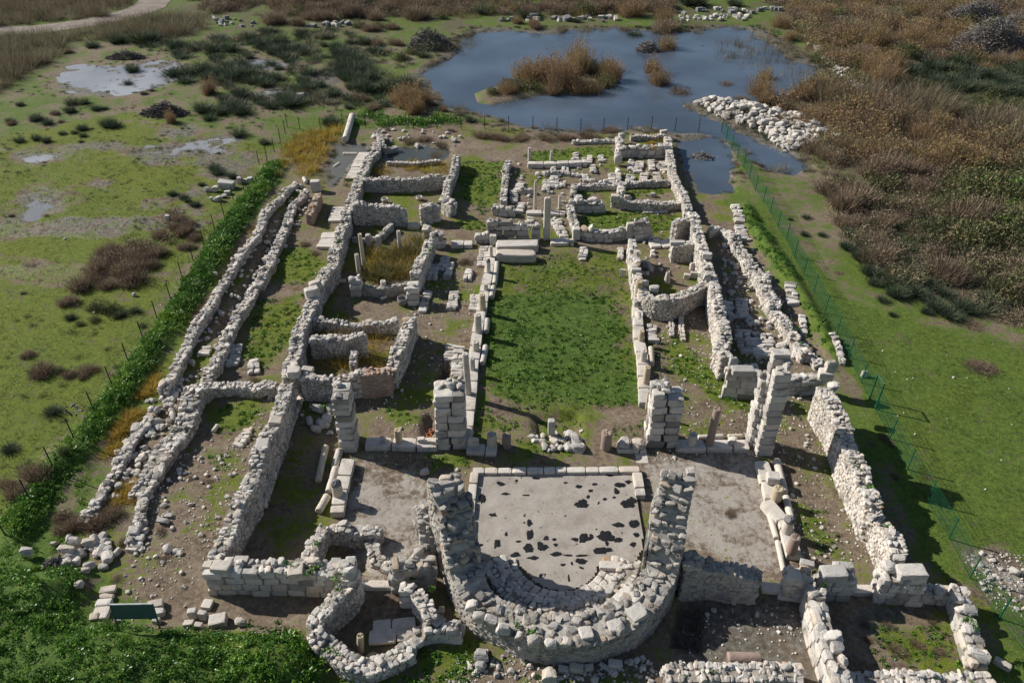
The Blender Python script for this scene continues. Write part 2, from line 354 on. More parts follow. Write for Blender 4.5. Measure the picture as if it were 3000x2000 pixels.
xs = np.concatenate([np.array([-900, -500, -300, -200, -150, -120]), np.arange(-100, -45, .6), np.arange(-45, 45, .27), np.arange(45, 100, .6), np.array([100, 120, 150, 200, 300, 500, 900])])
ys = np.concatenate([np.array([-60, -20, 0, 8, 12]), np.arange(15, 62, .25), np.arange(62, 165, .5), np.array([170, 185, 210, 260, 400, 800, 1500])])
GX, GY = np.meshgrid(xs, ys); GZ = gz(GX, GY)
nx, ny = len(xs), len(ys)
I = np.arange(nx * ny).reshape(ny, nx)
Q = np.stack([I[:-1, :-1], I[:-1, 1:], I[1:, 1:], I[1:, :-1]], -1).reshape(-1, 4)
j = .9 * (fnoise(GX, GY, 2.5) - .5) * 2
def cover(polys, a, b, jit=1.0):
    v = np.zeros_like(GX)
    for p in (polys if isinstance(polys, list) else [polys]):
        v = np.maximum(v, sstep(a, b, sdf(p, GX, GY) + j * jit))
    return v
gn = fnoise(GX + 9, GY + 3, 4.0)
grass = .42 + .9 * (gn - .5)
inside = cover(W([(690,360),(1010,280),(1560,290),(1700,520),(1900,820),(2060,1290),(2280,1360),(2300,1568),(560,1568),(430,1440),(170,1260),(330,930),(520,600)]), -1, 1, .3)
grass = np.where(inside < .5, .56 + .8 * (gn - .5), grass)
grass = np.maximum(grass, .66 * cover(NAVE, -1.6, 1.4, 1.2)); grass = np.maximum(grass, .95 * cover(NAVE_LUSH, -2, 1.8, 2.0)); grass = np.maximum(grass, .85 * cover(GREENS, -1.3, 1.3, 1.4))
grass = np.maximum(grass, .86 * cover(LAWN_R, -.6, .9)); grass = np.maximum(grass, .84 * cover(LAWN_L, -1, 1.5))
grass = np.maximum(grass, .9 * cover(FRONT, -.5, 1)); grass = np.maximum(grass, cover(HEDGE, -.8, .2, .3)); grass = np.maximum(grass, cover([BRAMBLE, BANK_R], -.6, .4, .3))
mud = .75 * cover(MARSH, -2.6, .6, 2.2); mud = np.maximum(mud, .9 * (1 - sstep(.0, 1.6, np.abs(sdf(POND, GX, GY)))) )
mud = np.maximum(mud, cover([POND, CHAN, ROOM1, POOL_L, POOL_R], -.5, .5, .4)); mud = np.maximum(mud, .62 * sstep(.53, .66, fnoise(GX * .7 + GY * .25, GY * 1.4, 6.0)) * cover(LAWN_L, 0, 2) * (.35 + .65 * sstep(40, 62, GY)))
mud = np.maximum(mud, .62 * cover([W([(1560, 1375), (1760, 1330), (1860, 1370), (1925, 1560), (1860, 1568), (1540, 1530)]), W([(1935, 1385), (2170, 1370), (2180, 1400), (2050, 1440), (1990, 1530)])], -.8, .8, .6))  # darker, barer floor in the two front rooms
mud *= 1 - .8 * cover(ISLE, -.5, .5)
sandv = .66 * cover(SAND, -1.4, 1.2, 1.0)
brush = np.maximum(cover(BRUSH, -1, 1.5), cover(TOPB, -1, 2))
far = np.maximum(sstep(95, 125, GY) * .6, .38 * sstep(62, 75, GY) * (1 - inside))
brush = np.maximum(brush, far)
olive = np.maximum(.75 * cover(LAWN_L, -2, 2) * (.6 + .8 * fnoise(GX, GY, 5.0)), .4 * gn); olive = np.where(cover(LAWN_R, -1, 1) > .5, .12 + .3 * gn, olive)
olive = np.where(inside > .5, np.clip(.62 + .7 * (gn - .5), 0, 1), olive) * (1 - .85 * cover([HEDGE, FRONT, NAVE_LUSH], -1, 1.5, 1.0))
wear = sstep(.55, .7, fnoise(GX + 71, GY + 13, 1.6)) * .25
grass = grass * (1 - np.minimum(sandv * 1.35, 1) * .88) * (1 - mud * .85) * (1 - .75 * cover(BRUSH, -.5, 2)) - wear * .3
gm, nt, b = newmat('ground')
P_ = geo(nt)
nA = noise(nt, .55, 6, .65, P_); nB = noise(nt, 3.2, 6, .7, P_); nC = noise(nt, 14, 4, .7, P_); nD = noise(nt, .12, 3, .5, P_)
vor = N(nt, 'ShaderNodeTexVoronoi'); vor.inputs['Scale'].default_value = 5.5; nt.links.new(P_, vor.inputs['Vector'])
peb = maprange(nt, vor.outputs['Distance'], .10, .17, 1, 0)
pebm = math_(nt, 'MULTIPLY', peb, math_(nt, 'GREATER_THAN', noise(nt, 2.1, 3, .7, P_).outputs[0], .52))
dirt = ramp(nt, [(.36, (.085, .063, .044)), (.5, (.185, .140, .100)), (.64, (.30, .245, .192))], math_(nt, 'ADD', math_(nt, 'MULTIPLY', nB.outputs[0], .6), math_(nt, 'MULTIPLY', nA.outputs[0], .4))).outputs[0]
dirt = mixc(nt, math_(nt, 'MULTIPLY', pebm, .75), dirt, (.44, .41, .37))
sand = ramp(nt, [(.34, (.20, .17, .138)), (.5, (.32, .285, .245)), (.64, (.42, .385, .345))], math_(nt, 'ADD', math_(nt, 'MULTIPLY', nB.outputs[0], .5), math_(nt, 'MULTIPLY', nA.outputs[0], .5))).outputs[0]
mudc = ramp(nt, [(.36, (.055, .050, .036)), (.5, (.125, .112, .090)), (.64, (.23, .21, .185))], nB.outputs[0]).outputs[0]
brushc = ramp(nt, [(.34, (.05, .042, .026)), (.5, (.11, .088, .055)), (.64, (.085, .105, .036))], nB.outputs[0]).outputs[0]
lush = ramp(nt, [(.36, (.024, .050, .011)), (.5, (.066, .120, .020)), (.63, (.13, .18, .036))], math_(nt, 'ADD', math_(nt, 'MULTIPLY', nC.outputs[0], .5), math_(nt, 'MULTIPLY', nB.outputs[0], .5))).outputs[0]
oli = ramp(nt, [(.36, (.045, .060, .008)), (.5, (.122, .145, .013)), (.64, (.20, .205, .026))], math_(nt, 'ADD', math_(nt, 'MULTIPLY', nC.outputs[0], .5), math_(nt, 'MULTIPLY', nB.outputs[0], .5))).outputs[0]
gcol = mixc(nt, attr(nt, 'olive'), lush, oli)
def soft(a, amp, lo=.42, hi=.58):
    nn = math_(nt, 'ADD', math_(nt, 'MULTIPLY', nA.outputs[0], .45), math_(nt, 'ADD', math_(nt, 'MULTIPLY', nB.outputs[0], .38), math_(nt, 'MULTIPLY', nC.outputs[0], .17)))
    return maprange(nt, math_(nt, 'ADD', attr(nt, a), math_(nt, 'MULTIPLY', math_(nt, 'SUBTRACT', nn, .5), amp)), lo, hi)
base = mixc(nt, soft('sand', 3.4, .3, .7), dirt, sand)
base = mixc(nt, soft('brush', 2.4), base, brushc)
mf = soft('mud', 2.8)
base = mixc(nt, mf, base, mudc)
gf = soft('grass', 4.2, .38, .62)
base = mixc(nt, gf, base, gcol)
spk = N(nt, 'ShaderNodeTexVoronoi'); spk.inputs['Scale'].default_value = 2.6; nt.links.new(P_, spk.inputs['Vector'])
spm = math_(nt, 'MULTIPLY', maprange(nt, spk.outputs['Distance'], .03, .06, 1, 0), math_(nt, 'GREATER_THAN', N(nt, 'ShaderNodeTexNoise').outputs[0], 0.0))
base = mixc(nt, math_(nt, 'MULTIPLY', spm, math_(nt, 'GREATER_THAN', nB.outputs[0], .55)), base, (.42, .40, .36))
nt.links.new(base, b.inputs['Base Color'])
nt.links.new(maprange(nt, mf, 0, 1, .95, .55), b.inputs['Roughness'])
bump(nt, b, math_(nt, 'ADD', nB.outputs[0], math_(nt, 'MULTIPLY', nC.outputs[0], .6)), .5, .10)
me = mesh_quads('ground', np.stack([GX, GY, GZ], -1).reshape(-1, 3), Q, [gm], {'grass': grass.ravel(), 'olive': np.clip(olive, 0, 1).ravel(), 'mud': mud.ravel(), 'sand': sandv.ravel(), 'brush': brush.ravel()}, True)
link('ground', me, kind='structure')

# ------------------------------------------------------------------ water
def water_mat(name, col, rough, bs):
    m, nt, b = newmat(name); p = geo(nt)
    n = noise(nt, .09, 4, .5, p); n2 = noise(nt, 1.6, 4, .6, p)
    nt.links.new(ramp(nt, [(.35, tuple(c * .75 for c in col)), (.65, tuple(c * 1.25 for c in col))], n.outputs[0]).outputs[0], b.inputs['Base Color'])
    b.inputs['Roughness'].default_value = rough; b.inputs['IOR'].default_value = 1.33; b.inputs['Specular IOR Level'].default_value = .5
    bump(nt, b, n2.outputs[0], bs, .02)
    return m
WM = water_mat('pond_water', (.070, .096, .132), .05, .10)  # turbid tone with the sky's blue reflection put into the base colour
WS = water_mat('shallow_water', (.27, .27, .275), .10, .08)  # silty tone, made paler in the colour to suggest bright mirrored sky
WS2 = water_mat('muddy_water', (.13, .125, .105), .07, .06)
WD = water_mat('ditch_water', (.055, .062, .055), .06, .08)
def water(name, poly, z, mat, grow=1.0):
    """still water: a flat sheet over the hollow, cut to the hollow's outline"""
    P = np.asarray(poly); st = .5
    gx = np.arange(P[:, 0].min() - grow - 1, P[:, 0].max() + grow + 1.5, st); gy = np.arange(P[:, 1].min() - grow - 1, P[:, 1].max() + grow + 1.5, st)
    X, Y = np.meshgrid(gx, gy); Ii = np.arange(X.size).reshape(X.shape)
    Qw = np.stack([Ii[:-1, :-1], Ii[:-1, 1:], Ii[1:, 1:], Ii[1:, :-1]], -1).reshape(-1, 4)
    keep = (sdf(P, X, Y) > -grow).ravel()[Qw].all(1); Qw = Qw[keep]
    u, inv = np.unique(Qw, return_inverse=True)
    V = np.stack([X.ravel()[u], Y.ravel()[u], np.full(len(u), z)], -1)
    return link(name, mesh_quads(name, V, inv.reshape(-1, 4), [mat]), kind='structure')
water('pond', POND, -.20, WM, 3.0)
water('pool', POOL_R, -.19, WM, 1.2); water('pool', POOL_L, -.125, WS2, .8); water('pool', ROOM1, -.17, WD, .5); water('ditch_water', CHAN, -.30, WD, .15)
for i, p in enumerate(MARSH): water('puddle', p, -.065 - .006 * i, WS, 1.6)

# the dirt track in the far corner
m, nt, b = newmat('track_dirt'); n = noise(nt, .6, 5, .6, geo(nt))
nt.links.new(ramp(nt, [(.3, (.17, .14, .115)), (.6, (.25, .21, .18)), (.75, (.30, .265, .235))], n.outputs[0]).outputs[0], b.inputs['Base Color'])
tl = W([(-60,74),(0,72),(60,71),(140,63),(230,50),(298,34),(345,14),(370,-8),(410,-40),(440,-70)])
V = []; Qd = []
tl2 = []
for i in range(len(tl) - 1):
    for k in range(8): tl2.append(tl[i] * (1 - k / 8) + tl[i + 1] * k / 8)
tl2 = np.array(tl2)
for i, p in enumerate(tl2):
    t = tl2[min(i + 1, len(tl2) - 1)] - tl2[max(i - 1, 0)]; t = t / np.linalg.norm(t); nn = np.array([-t[1], t[0]])
    for s in np.linspace(-1, 1, 7):
        q = p + nn * s * (2.5 + .6 * float(vnoise(i * .3, s))); V.append((q[0], q[1], gz1(*q) + .05 - .02 * (abs(abs(s) - .5) < .2)))
    if i:
        o = i * 7
        for k in range(6): Qd.append((o - 7 + k, o - 6 + k, o + k + 1, o + k))
link('dirt_track', mesh_quads('dirt_track', V, Qd, [m], smooth=True), kind='structure')
# ------------------------------------------------------------------ ruined walls
def resample(P, H, st):
    d = np.hypot(*np.diff(P, axis=0).T); L = np.concatenate([[0], np.cumsum(d)])
    u = np.linspace(0, L[-1], max(2, int(round(L[-1] / st)) + 1))
    return u, np.stack([np.interp(u, L, P[:, 0]), np.interp(u, L, P[:, 1])], -1), np.interp(u, L, H), L[-1]
STY = dict(   # stone length, course height, size of the stones left on top, how ragged the top is
    rubble=dict(ln=(.14, .40), ch=(.11, .23), cap=(.085, .23), rag=.5, fam='rub', tilt=.07),
    broken=dict(ln=(.16, .46), ch=(.12, .26), cap=(.09, .27), rag=1.0, fam='rub', tilt=.12),
    small=dict(ln=(.14, .34), ch=(.10, .20), cap=(.11, .24), rag=.25, fam='rub', tilt=.09),
    big=dict(ln=(.40, .95), ch=(.30, .50), cap=(.16, .40), rag=.30, fam='blk', tilt=.035),
    ashlar=dict(ln=(.60, 1.20), ch=(.42, .55), cap=(.26, .50), rag=.12, fam='ash', tilt=.008),
    brick=dict(ln=(.20, .45), ch=(.06, .10), cap=(.11, .25), rag=.12, fam='slab', tilt=.03))
TOPS = []
def wall_batch(B, P, H, t, style='rubble', tint=.45, base=-.12, caps=True, seed=0, ends=True):
    S = STY[style]; r = np.random.default_rng(seed + 31)
    u, Q_, Hh, L = resample(P, H, .12)
    tan = np.gradient(Q_, axis=0); tan /= np.maximum(np.linalg.norm(tan, axis=1)[:, None], 1e-6); nor = np.stack([-tan[:, 1], tan[:, 0]], -1)
    rag = Hh * (1 + S['rag'] * 1.5 * (fnoise(u + seed * 7.7, u * 0 + seed, 1.6, 4) - .5))
    if style != 'ashlar': Q_ = Q_ + nor * ((.55 if style == 'broken' else .24) * min(t, 1) * (fnoise(u + seed * 3.1, u * 0 + 5.5, 1.4, 3) - .5))[:, None]
    at = lambda x, A: np.array([np.interp(x, u, A[:, 0]), np.interp(x, u, A[:, 1])])
    hz = lambda x: float(np.interp(x, u, rag))
    tv = lambda: float(np.clip(r.normal(tint, .25), 0, .84)) if r.random() > .012 else float(r.uniform(.84, 1))
    gb = gz(Q_[:, 0], Q_[:, 1])
    dep = min(.34, t * .5)
    for s in (-1, 1):
        z = base
        while z < rag.max():
            ch = r.uniform(*S['ch']); x = r.uniform(-.25, 0)
            while x < L:
                ln = r.uniform(*S['ln']); xm = min(max(x + ln / 2, .02), L - .02)
                if z + ch * .55 < hz(xm):
                    p = at(xm, Q_); n_ = at(xm, nor); tt = at(xm, tan); off = s * (t / 2 - dep / 2 + r.normal(0, .012 if style == 'ashlar' else (.012 if style == 'apse' else .018)))
                    zz = z + ch / 2 + float(np.interp(xm, u, gb))
                    B.add(S['fam'], (p[0] + n_[0] * off, p[1] + n_[1] * off, zz), (ln * .5, dep * .5, ch * .51), math.atan2(tt[1], tt[0]), tv(), S['tilt'])
                x += ln
            z += ch
    if ends:
        for e, sgn in ((0, 1), (L, -1)):
            z = base; p0 = at(e, Q_); n_ = at(e, nor); tt = at(e, tan)
            while z < hz(e):
                ch = r.uniform(*S['ch']); x = -t / 2
                while x < t / 2 - .06:
                    ln = min(r.uniform(*S['ln']), t / 2 - x + .03); c = x + ln / 2
                    p = p0 + n_ * c + tt * sgn * .12
                    if z + ch * .55 < hz(e):
                        B.add(S['fam'], (p[0], p[1], z + ch / 2 + float(np.interp(e, u, gb))), (ln * .5, .15, ch * .51), math.atan2(n_[1], n_[0]), tv(), S['tilt'])
                    x += ln
                z += ch
    if caps:
        x = 0.0; a, b_ = S['cap']
        while x < L:
            row = r.uniform(a, b_) * 1.5; xm = min(x + row / 2, L); v = -t / 2
            while v < t / 2:
                wd = min(r.uniform(a, b_) * 1.7, t * .9); c = min(v + wd / 2, t / 2 - wd * .3); p = at(xm, Q_) + at(xm, nor) * c + at(xm, tan) * r.uniform(-.08, .08)
                hh = r.uniform(a, b_) * .75; tt = at(xm, tan)
                if r.random() < .22: v += wd * .8; continue
                k_ = 1.5 if r.random() < .12 else 1.0; hh *= k_
                B.add('cap', (p[0], p[1], hz(xm) - .05 + hh * r.uniform(-.25, .55) + float(np.interp(xm, u, gb))), (row * k_ * r.uniform(.40, .58), wd * min(k_, 1.3) * r.uniform(.40, .57), hh * .62),
                      math.atan2(tt[1], tt[0]) + r.normal(0, .35), tv(), .16)
                v += wd
            x += row * .95 / math.hypot(1, (hz(min(xm + .3, L)) - hz(max(xm - .3, 0))) / .6)
    if caps and t > .4:
        for k in range(int(L / 1.1)):
            x = r.uniform(0, L)
            if float(vnoise(x * .45 + seed * 3.3, seed)) > .5:
                p = at(x, Q_) + at(x, nor) * r.uniform(-.4, .4) * t; TOPS.append((p[0], p[1], hz(x) + .02 + float(np.interp(x, u, gb))))
    # earth and mortar core
    m_ = .05; n = len(u); st = np.arange(0, n, 2); st = st if st[-1] == n - 1 else np.append(st, n - 1)
    V = []
    for i in st:
        for s in (-1, 1):
            q = Q_[i] + nor[i] * s * max(t / 2 - m_, .05)
            V.append((q[0], q[1], -.3 + gb[i])); V.append((q[0], q[1], rag[i] - .05 + gb[i]))
    V = np.array(V); F_ = []
    for k in range(len(st) - 1):
        o = k * 4; F_ += [(o + 1, o + 3, o + 7, o + 5), (o, o + 1, o + 5, o + 4), (o + 2, o + 6, o + 7, o + 3)]
    B.core = (B.core if hasattr(B, 'core') else []) + [(V, np.array(F_))]
def finish(name, B, mat, label, cat='wall', group=None, core=None):
    me = B.build(name, mat)
    o = link(name, me, label, cat, group, 'thing')
    if getattr(B, 'core', None):
        Vs, Qs, k = [], [], 0
        for V, Fq in B.core: Vs.append(V); Qs.append(Fq + k); k += len(V)
        link('core', mesh_quads('core', np.concatenate(Vs), np.concatenate(Qs), [core or (M['lime_mortar'] if mat is M['grey'] else M['mortar'])]), parent=o)
    return o
wseed = [0]
def wall(label, pts, h, t, style='rubble', mat='lime', tint=.45, name='rubble_wall', caps=True, base=-.12, ends=True, cat='wall'):
    wseed[0] += 1
    H = np.array([p[2] if len(p) > 2 else h for p in pts], float)
    P = np.array([G(p, hh) for p, hh in zip(pts, H)])
    B = Batch(); wall_batch(B, P, H, t, style, tint, base, caps, wseed[0], ends)
    return finish(name, B, M[mat], label, cat)
# --- left flank
wall('long low rubble wall beside the green hedge, outermost on the fenced-in ruin', TT(11, (370, 100), (310, 130), (220, 230), (150, 300), (90, 380), (40, 520), (0, 600)) + TT(10, (2300, 640), (2240, 730), (2170, 830), (2110, 930), (2040, 1040), (1970, 1160), (1890, 1290), (1820, 1400), (1760, 1500), (1730, 1568)) + TT(20, (1700, 100), (1640, 190), (1580, 290), (1540, 380), (1490, 430)), .58, .65, 'broken')
wall('long rubble wall on the inner side of the narrow water ditch', TT(11, (440, 190), (350, 290), (320, 370), (300, 450), (260, 530), (210, 640), (160, 740), (140, 840), (90, 940), (40, 1040)) + TT(10, (2352, 1040), (2270, 1180), (2200, 1300), (2130, 1430), (2090, 1540)) + TT(20, (2070, 30), (1990, 160), (1960, 240), (1900, 320), (1880, 380)), .6, .7, 'broken')
wall('broad collapsed rubble wall with many loose stones, above the gravelly dirt yard', TT(20, (1880, 400, .9), (1800, 480, .9), (1750, 590, .9), (1720, 690, .9), (1680, 790, .8), (1590, 880, .7), (1530, 960, .6), (1490, 1050, .5), (1420, 1130, .5), (1380, 1210, .5), (1340, 1310, .4), (1290, 1400, .4)), .7, 1.15, 'broken')
wall('short low rubble wall closing the small green yard on its far side', TT(20, (1960, 400), (2150, 390), (2340, 420)) + TT(21, (80, 390), (250, 410)), .7, .7)
wall('small brick-sided wall stub beside the tall squared gatepost stone', TT(11, (570, 210), (540, 290), (500, 370), (480, 400)), 1.0, .6, 'small', 'brick')
wall('long tall rubble wall bounding the ruined rooms on their hedge side', TT(1, (1110, 1300, .8), (1110, 1380, .8), (1040, 1440, .8), (1000, 1520, .8)) + TT(11, (960, 60, 1.1), (930, 120, 1.3), (900, 210, 1.3), (860, 290, 1.4), (820, 360, 1.4), (820, 440, 1.4), (790, 530, 1.5), (760, 630, 1.5), (730, 720, 1.5), (710, 800, 1.5), (690, 880, 1.5), (640, 950, 1.5), (590, 1010, 1.5), (540, 1080, 1.5), (520, 1180, 1.5), (480, 1280, 1.3), (430, 1370, 1.3), (400, 1450, 1.3), (380, 1540, 1.4)) + TT(21, (380, 60, 1.4), (340, 130, 1.4), (320, 220, 1.5), (300, 330, 1.6)), 1.4, .85, tint=.5)
wall('tall rubble wall sloping beside the dirt yard, between brick corner and front wall', TT(21, (290, 390, 1.7), (250, 500, 1.9), (200, 620, 2.0), (165, 720, 2.1), (125, 830, 2.2), (60, 950, 2.2), (20, 1060, 2.2)) + TT(20, (2352, 1130, 2.2), (2330, 1190, 2.2), (2280, 1330, 2.1), (2220, 1420, 2.0), (2170, 1510, 2.0), (2140, 1568, 1.9)) + TT(30, (2090, 150, 1.8), (2010, 300, 1.7), (1970, 390, 1.6)), 2.1, .8)
wall('low footing of small stones along the foot of the sloping tall wall', TT(21, (410, 480), (350, 660), (280, 860), (200, 1060), (130, 1290), (60, 1490)), .35, .35, 'small')
wall('rubble wall along the aisle side of the three ruined rooms, upper stretch', TT(1, (1850, 1420), (1830, 1500)) + TT(11, (1790, 40), (1760, 110), (1740, 200), (1715, 270)), 1.2, .65)
wall('rubble wall chunk beside the aisle doorway with ashlar corner', TT(11, (1730, 270), (1790, 300)), 1.2, .8, 'big')
wall('rubble wall along the aisle side of the reed-grown room with columns', TT(11, (1600, 610), (1570, 680), (1545, 760), (1515, 830), (1490, 900), (1460, 960)), 1.5, .75, tint=.5)
wall('narrow rubble wall ending in the brick corner above the trench', TT(11, (1420, 1340), (1390, 1420), (1360, 1500)) + TT(21, (1340, 0), (1310, 70), (1270, 140), (1230, 230)), 1.7, .75, tint=.5)
wall('lowest wall across the far flooded room, a single line of stones', TT(1, (1210, 1490), (1440, 1500), (1690, 1475)), .35, .4, 'small')
wall('far rubble corner wall with bright stones by the standing water', TT(1, (1130, 1220, .8), (1150, 1300, .8), (1180, 1345, .6), (1290, 1330, .5)), .6, .6)
wall('rubble cross wall under the golden grass strip, farthest of the room walls', TT(11, (1000, 70), (1200, 75), (1400, 75), (1600, 60), (1770, 50)), 1.25, .6, tint=.5)
wall('tall rubble cross wall with a squared free end at a doorway', TT(11, (890, 325), (1050, 320), (1200, 330), (1370, 335)), 1.7, .6, tint=.48)
wall('short rubble wall piece between doorway and squared pier of the aisle', TT(11, (1510, 330), (1600, 320)), 1.6, .55)
wall('low diagonal stub wall inside the room with standing columns', TT(11, (1240, 490), (1180, 550), (1115, 605)), .6, .4, 'small')
wall('very low kerb of stones at the edge of the column room', TT(11, (890, 620), (980, 625), (1090, 610)), .35, .3, 'small')
wall('low rubble partition in front of the reed bed with a waisted post', TT(11, (990, 1065), (1180, 1070), (1380, 1050)), .8, .4, 'small', 'grey', .55)
wall('thin rubble cross wall, far side of the golden grass room', TT(11, (490, 1365), (700, 1390), (900, 1400), (1100, 1395), (1290, 1380)), .9, .5)
wall('rubble cross wall with ivy stains, ending midway in the golden grass room', TT(11, (500, 1540), (700, 1535), (1000, 1530)), 1.5, .6, tint=.5)
wall('rubble cross wall joined to the banded brick corner, nearest of the room walls', TT(21, (420, 320), (600, 330), (800, 310), (960, 290)), 1.7, .6, tint=.5)
wall('banded brick and stone corner pier at the end of a rubble wall', TT(21, (975, 280), (1100, 275), (1225, 262)), 1.8, .7, 'brick', 'brick', .4, 'brick_pier', cat='pier')
wall('little stub of stones standing in the golden grass', TT(21, (900, 80), (885, 200)), .9, .4)
wall('heap-like wall chunk beside the white threshold of the narthex', TT(11, (1610, 580), (1700, 570)), 1.2, .8, 'big')
wall('low broken wall chunk at the far end of the nave colonnade', TT(11, (2020, 600), (2120, 590)), .6, .6, 'big')
wall('faint rubble line running on from the collapsed wall towards the brambles, hedge side', [(352, 935), (330, 975), (300, 1020), (268, 1070), (238, 1118), (208, 1168), (192, 1195)], .32, .6, 'broken')
wall('faint rubble line inside the collapsed wall, towards the ruined corner', [(372, 1055), (350, 1095), (326, 1140), (318, 1190), (300, 1240)], .3, .5, 'broken')
wall('low pale kerb wall standing up among the stone rows of the atrium', TT(12, (968, 0), (985, 95)), .35, .4, 'big')
wall('short low cross wall behind the slim shaft of the atrium', TT(12, (60, 170), (180, 175)), .4, .4, 'big')
wall('short stone line between the white shaft row and the atrium rooms', TT(12, (300, 20), (460, 10), (620, 25)), .35, .4, 'broken')
# --- front left
wall('front wall of big squared blocks at the bare dirt yard', TT(30, (1900, 490), (2100, 490), (2352, 500)) + TT(31, (150, 500), (400, 510), (650, 510), (830, 520)), 1.6, .85, 'big', tint=.48)
wall('short rubble wall running back from the front wall to a broken corner', TT(31, (500, 400), (555, 250), (610, 110)), 1.3, .6)
wall('low rubble wall with flat slab on top beside the small dark room', TT(31, (690, 140), (850, 150), (1000, 165), (1140, 160)), .9, .6)
wall('low heap-like wall of loose grey stones at the small dark room', TT(31, (1040, 260), (1080, 340), (1090, 430), (1220, 480)), .45, .6)
wall('curving tall chapel wall with coursed inner face', TT(31, (890, 520, 1.9), (800, 640, 1.9), (700, 740, 1.8), (610, 850, 1.6), (550, 970, 1.3), (530, 1080, 1.1), (570, 1170, .9)), 1.6, .75, tint=.5)
wall('low curved front of the round chapel in the green weeds', TT(31, (590, 1190), (690, 1250), (790, 1350), (900, 1410), (1010, 1440), (1150, 1390), (1290, 1320), (1400, 1250)), .7, .85)
wall('low chapel wall with bright slabs running to the great apse', TT(31, (1400, 1240), (1410, 1160), (1530, 1070), (1700, 1045), (1840, 1060)), .7, .75, 'big')
wall('short chapel wall with an upright jamb by the great apse', TT(31, (1470, 730), (1560, 830), (1600, 960)), 1.2, .6)
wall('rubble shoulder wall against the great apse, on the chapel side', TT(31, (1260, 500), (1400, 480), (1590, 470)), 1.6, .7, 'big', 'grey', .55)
# --- great apse
AX, AY = 2.3, 24.65
STY['apse'] = dict(ln=(.16, .44), ch=(.12, .25), cap=(.12, .36), rag=.24, fam='rub', tilt=.03)
def arc_wall(label, th, r_, t, h, style, mat, tint, seed, cx=AX, cy=AY):
    a = np.radians(th); P = np.stack([cx + r_ * np.cos(a), cy + r_ * np.sin(a)], -1); B = Batch()
    wall_batch(B, P, np.broadcast_to(h, a.shape).astype(float), t, style, tint, -.12, True, seed); return B
RC = 5.0
P = [(AX - 5.4, AY + .15), (AX - 5.3, AY - .2), (AX - 5.15, AY - .6)]; Hs = [5.0, 5.5, 5.1]
for a in range(188, 353, 4):
    P.append((AX + RC * math.cos(R(a)), AY + RC * math.sin(R(a))))
    Hs.append(4.7 - (a - 188) * .15 if a <= 204 else (4.7 - (352 - a) * .15 if a >= 336 else (1.45 if 218 < a < 320 else 1.75)))
P += [(AX + 5.1, AY - .5), (AX + 5.2, AY - .1), (AX + 5.25, AY + .25)]; Hs += [5.1, 5.5, 5.2]
B = Batch(); wall_batch(B, np.array(P), np.array(Hs), 1.5, 'apse', .5, -.12, True, 901)
a_in = [(AX + 4.2 * math.cos(R(a)), AY + 4.2 * math.sin(R(a))) for a in range(184, 205, 3)]
wall_batch(B, np.array([(AX - 4.4, AY - .1)] + a_in), np.array([4.4] + [4.1 - .25 * i for i in range(len(a_in))]), .3, 'ashlar', .3, -.12, False, 902)
a_in = [(AX + 4.2 * math.cos(R(a)), AY + 4.2 * math.sin(R(a))) for a in range(336, 357, 3)]
wall_batch(B, np.array(a_in + [(AX + 4.3, AY - .1)]), np.array([2.5 + .25 * i for i in range(len(a_in))] + [4.4]), .3, 'ashlar', .35, -.12, False, 903)
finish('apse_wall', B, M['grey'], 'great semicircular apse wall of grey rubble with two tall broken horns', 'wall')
for i, (r_, hh, tt) in enumerate(((3.45, .75, .95), (2.72, .50, .42), (2.30, .28, .42))):
    if i == 0: B = arc_wall('', np.arange(192, 350, 5.0), r_, tt, hh, 'small', 'lime', .6, 910)
    else:
        B = Batch(); n = int(math.pi * r_ / .42)
        for k in range(n):
            a = R(184 + 172 * (k + .5) / n); B.add('blk', (AX + r_ * math.cos(a), AY + r_ * math.sin(a), hh / 2 - .05 + random.gauss(0, .02)), (.205 * random.uniform(.85, 1.02), tt / 2 * random.uniform(.85, 1), hh / 2 + .05), a + math.pi / 2 + random.gauss(0, .05), float(np.clip(random.gauss(.65, .2), 0, 1)), .03)
    finish('bench', B, M['lime'], ['curved stone bench inside the great apse, topmost rubble step against the wall', 'curved stone bench inside the great apse, middle step', 'curved stone bench inside the great apse, lowest step round the sandy floor'][i], 'bench')
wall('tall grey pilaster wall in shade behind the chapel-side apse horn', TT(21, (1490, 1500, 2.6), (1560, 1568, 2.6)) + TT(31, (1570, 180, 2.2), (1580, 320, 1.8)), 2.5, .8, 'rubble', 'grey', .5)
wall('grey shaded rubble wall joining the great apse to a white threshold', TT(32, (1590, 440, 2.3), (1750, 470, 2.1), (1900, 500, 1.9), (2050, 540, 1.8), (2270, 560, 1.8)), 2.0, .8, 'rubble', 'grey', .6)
# --- front right
wall('square block pier between the two white thresholds, carrying a wall stub', TT(33, (180, 560), (330, 580)), 1.5, .75, 'big', 'lime', .5, 'block_pier', cat='pier')
wall('square block pier with broad top block, right of the wall stub', TT(33, (500, 560), (740, 560)), 1.5, .8, 'big', 'lime', .5, 'block_pier', cat='pier')
wall('corner pier of huge blocks at the near end of the sunlit side wall', TT(33, (1040, 570), (1400, 590)), 1.5, .9, 'big', 'lime', .5, 'block_pier', cat='pier')
wall('long dividing wall of large stones between the two dark front rooms', TT(33, (430, 690), (460, 850), (500, 1000), (540, 1130), (590, 1270), (640, 1420), (680, 1568)), 1.5, .8, 'big', tint=.5)
wall('short low wall closing the grassy front room on its far side', TT(33, (1420, 700), (1540, 720), (1650, 725)), .7, .6, 'big')
wall('low sunlit wall of big stones at the outer edge of the grassy front room', TT(33, (1740, 700), (1790, 850), (1830, 1000), (1870, 1130), (1930, 1300)), .9, .75, 'big', tint=.5)
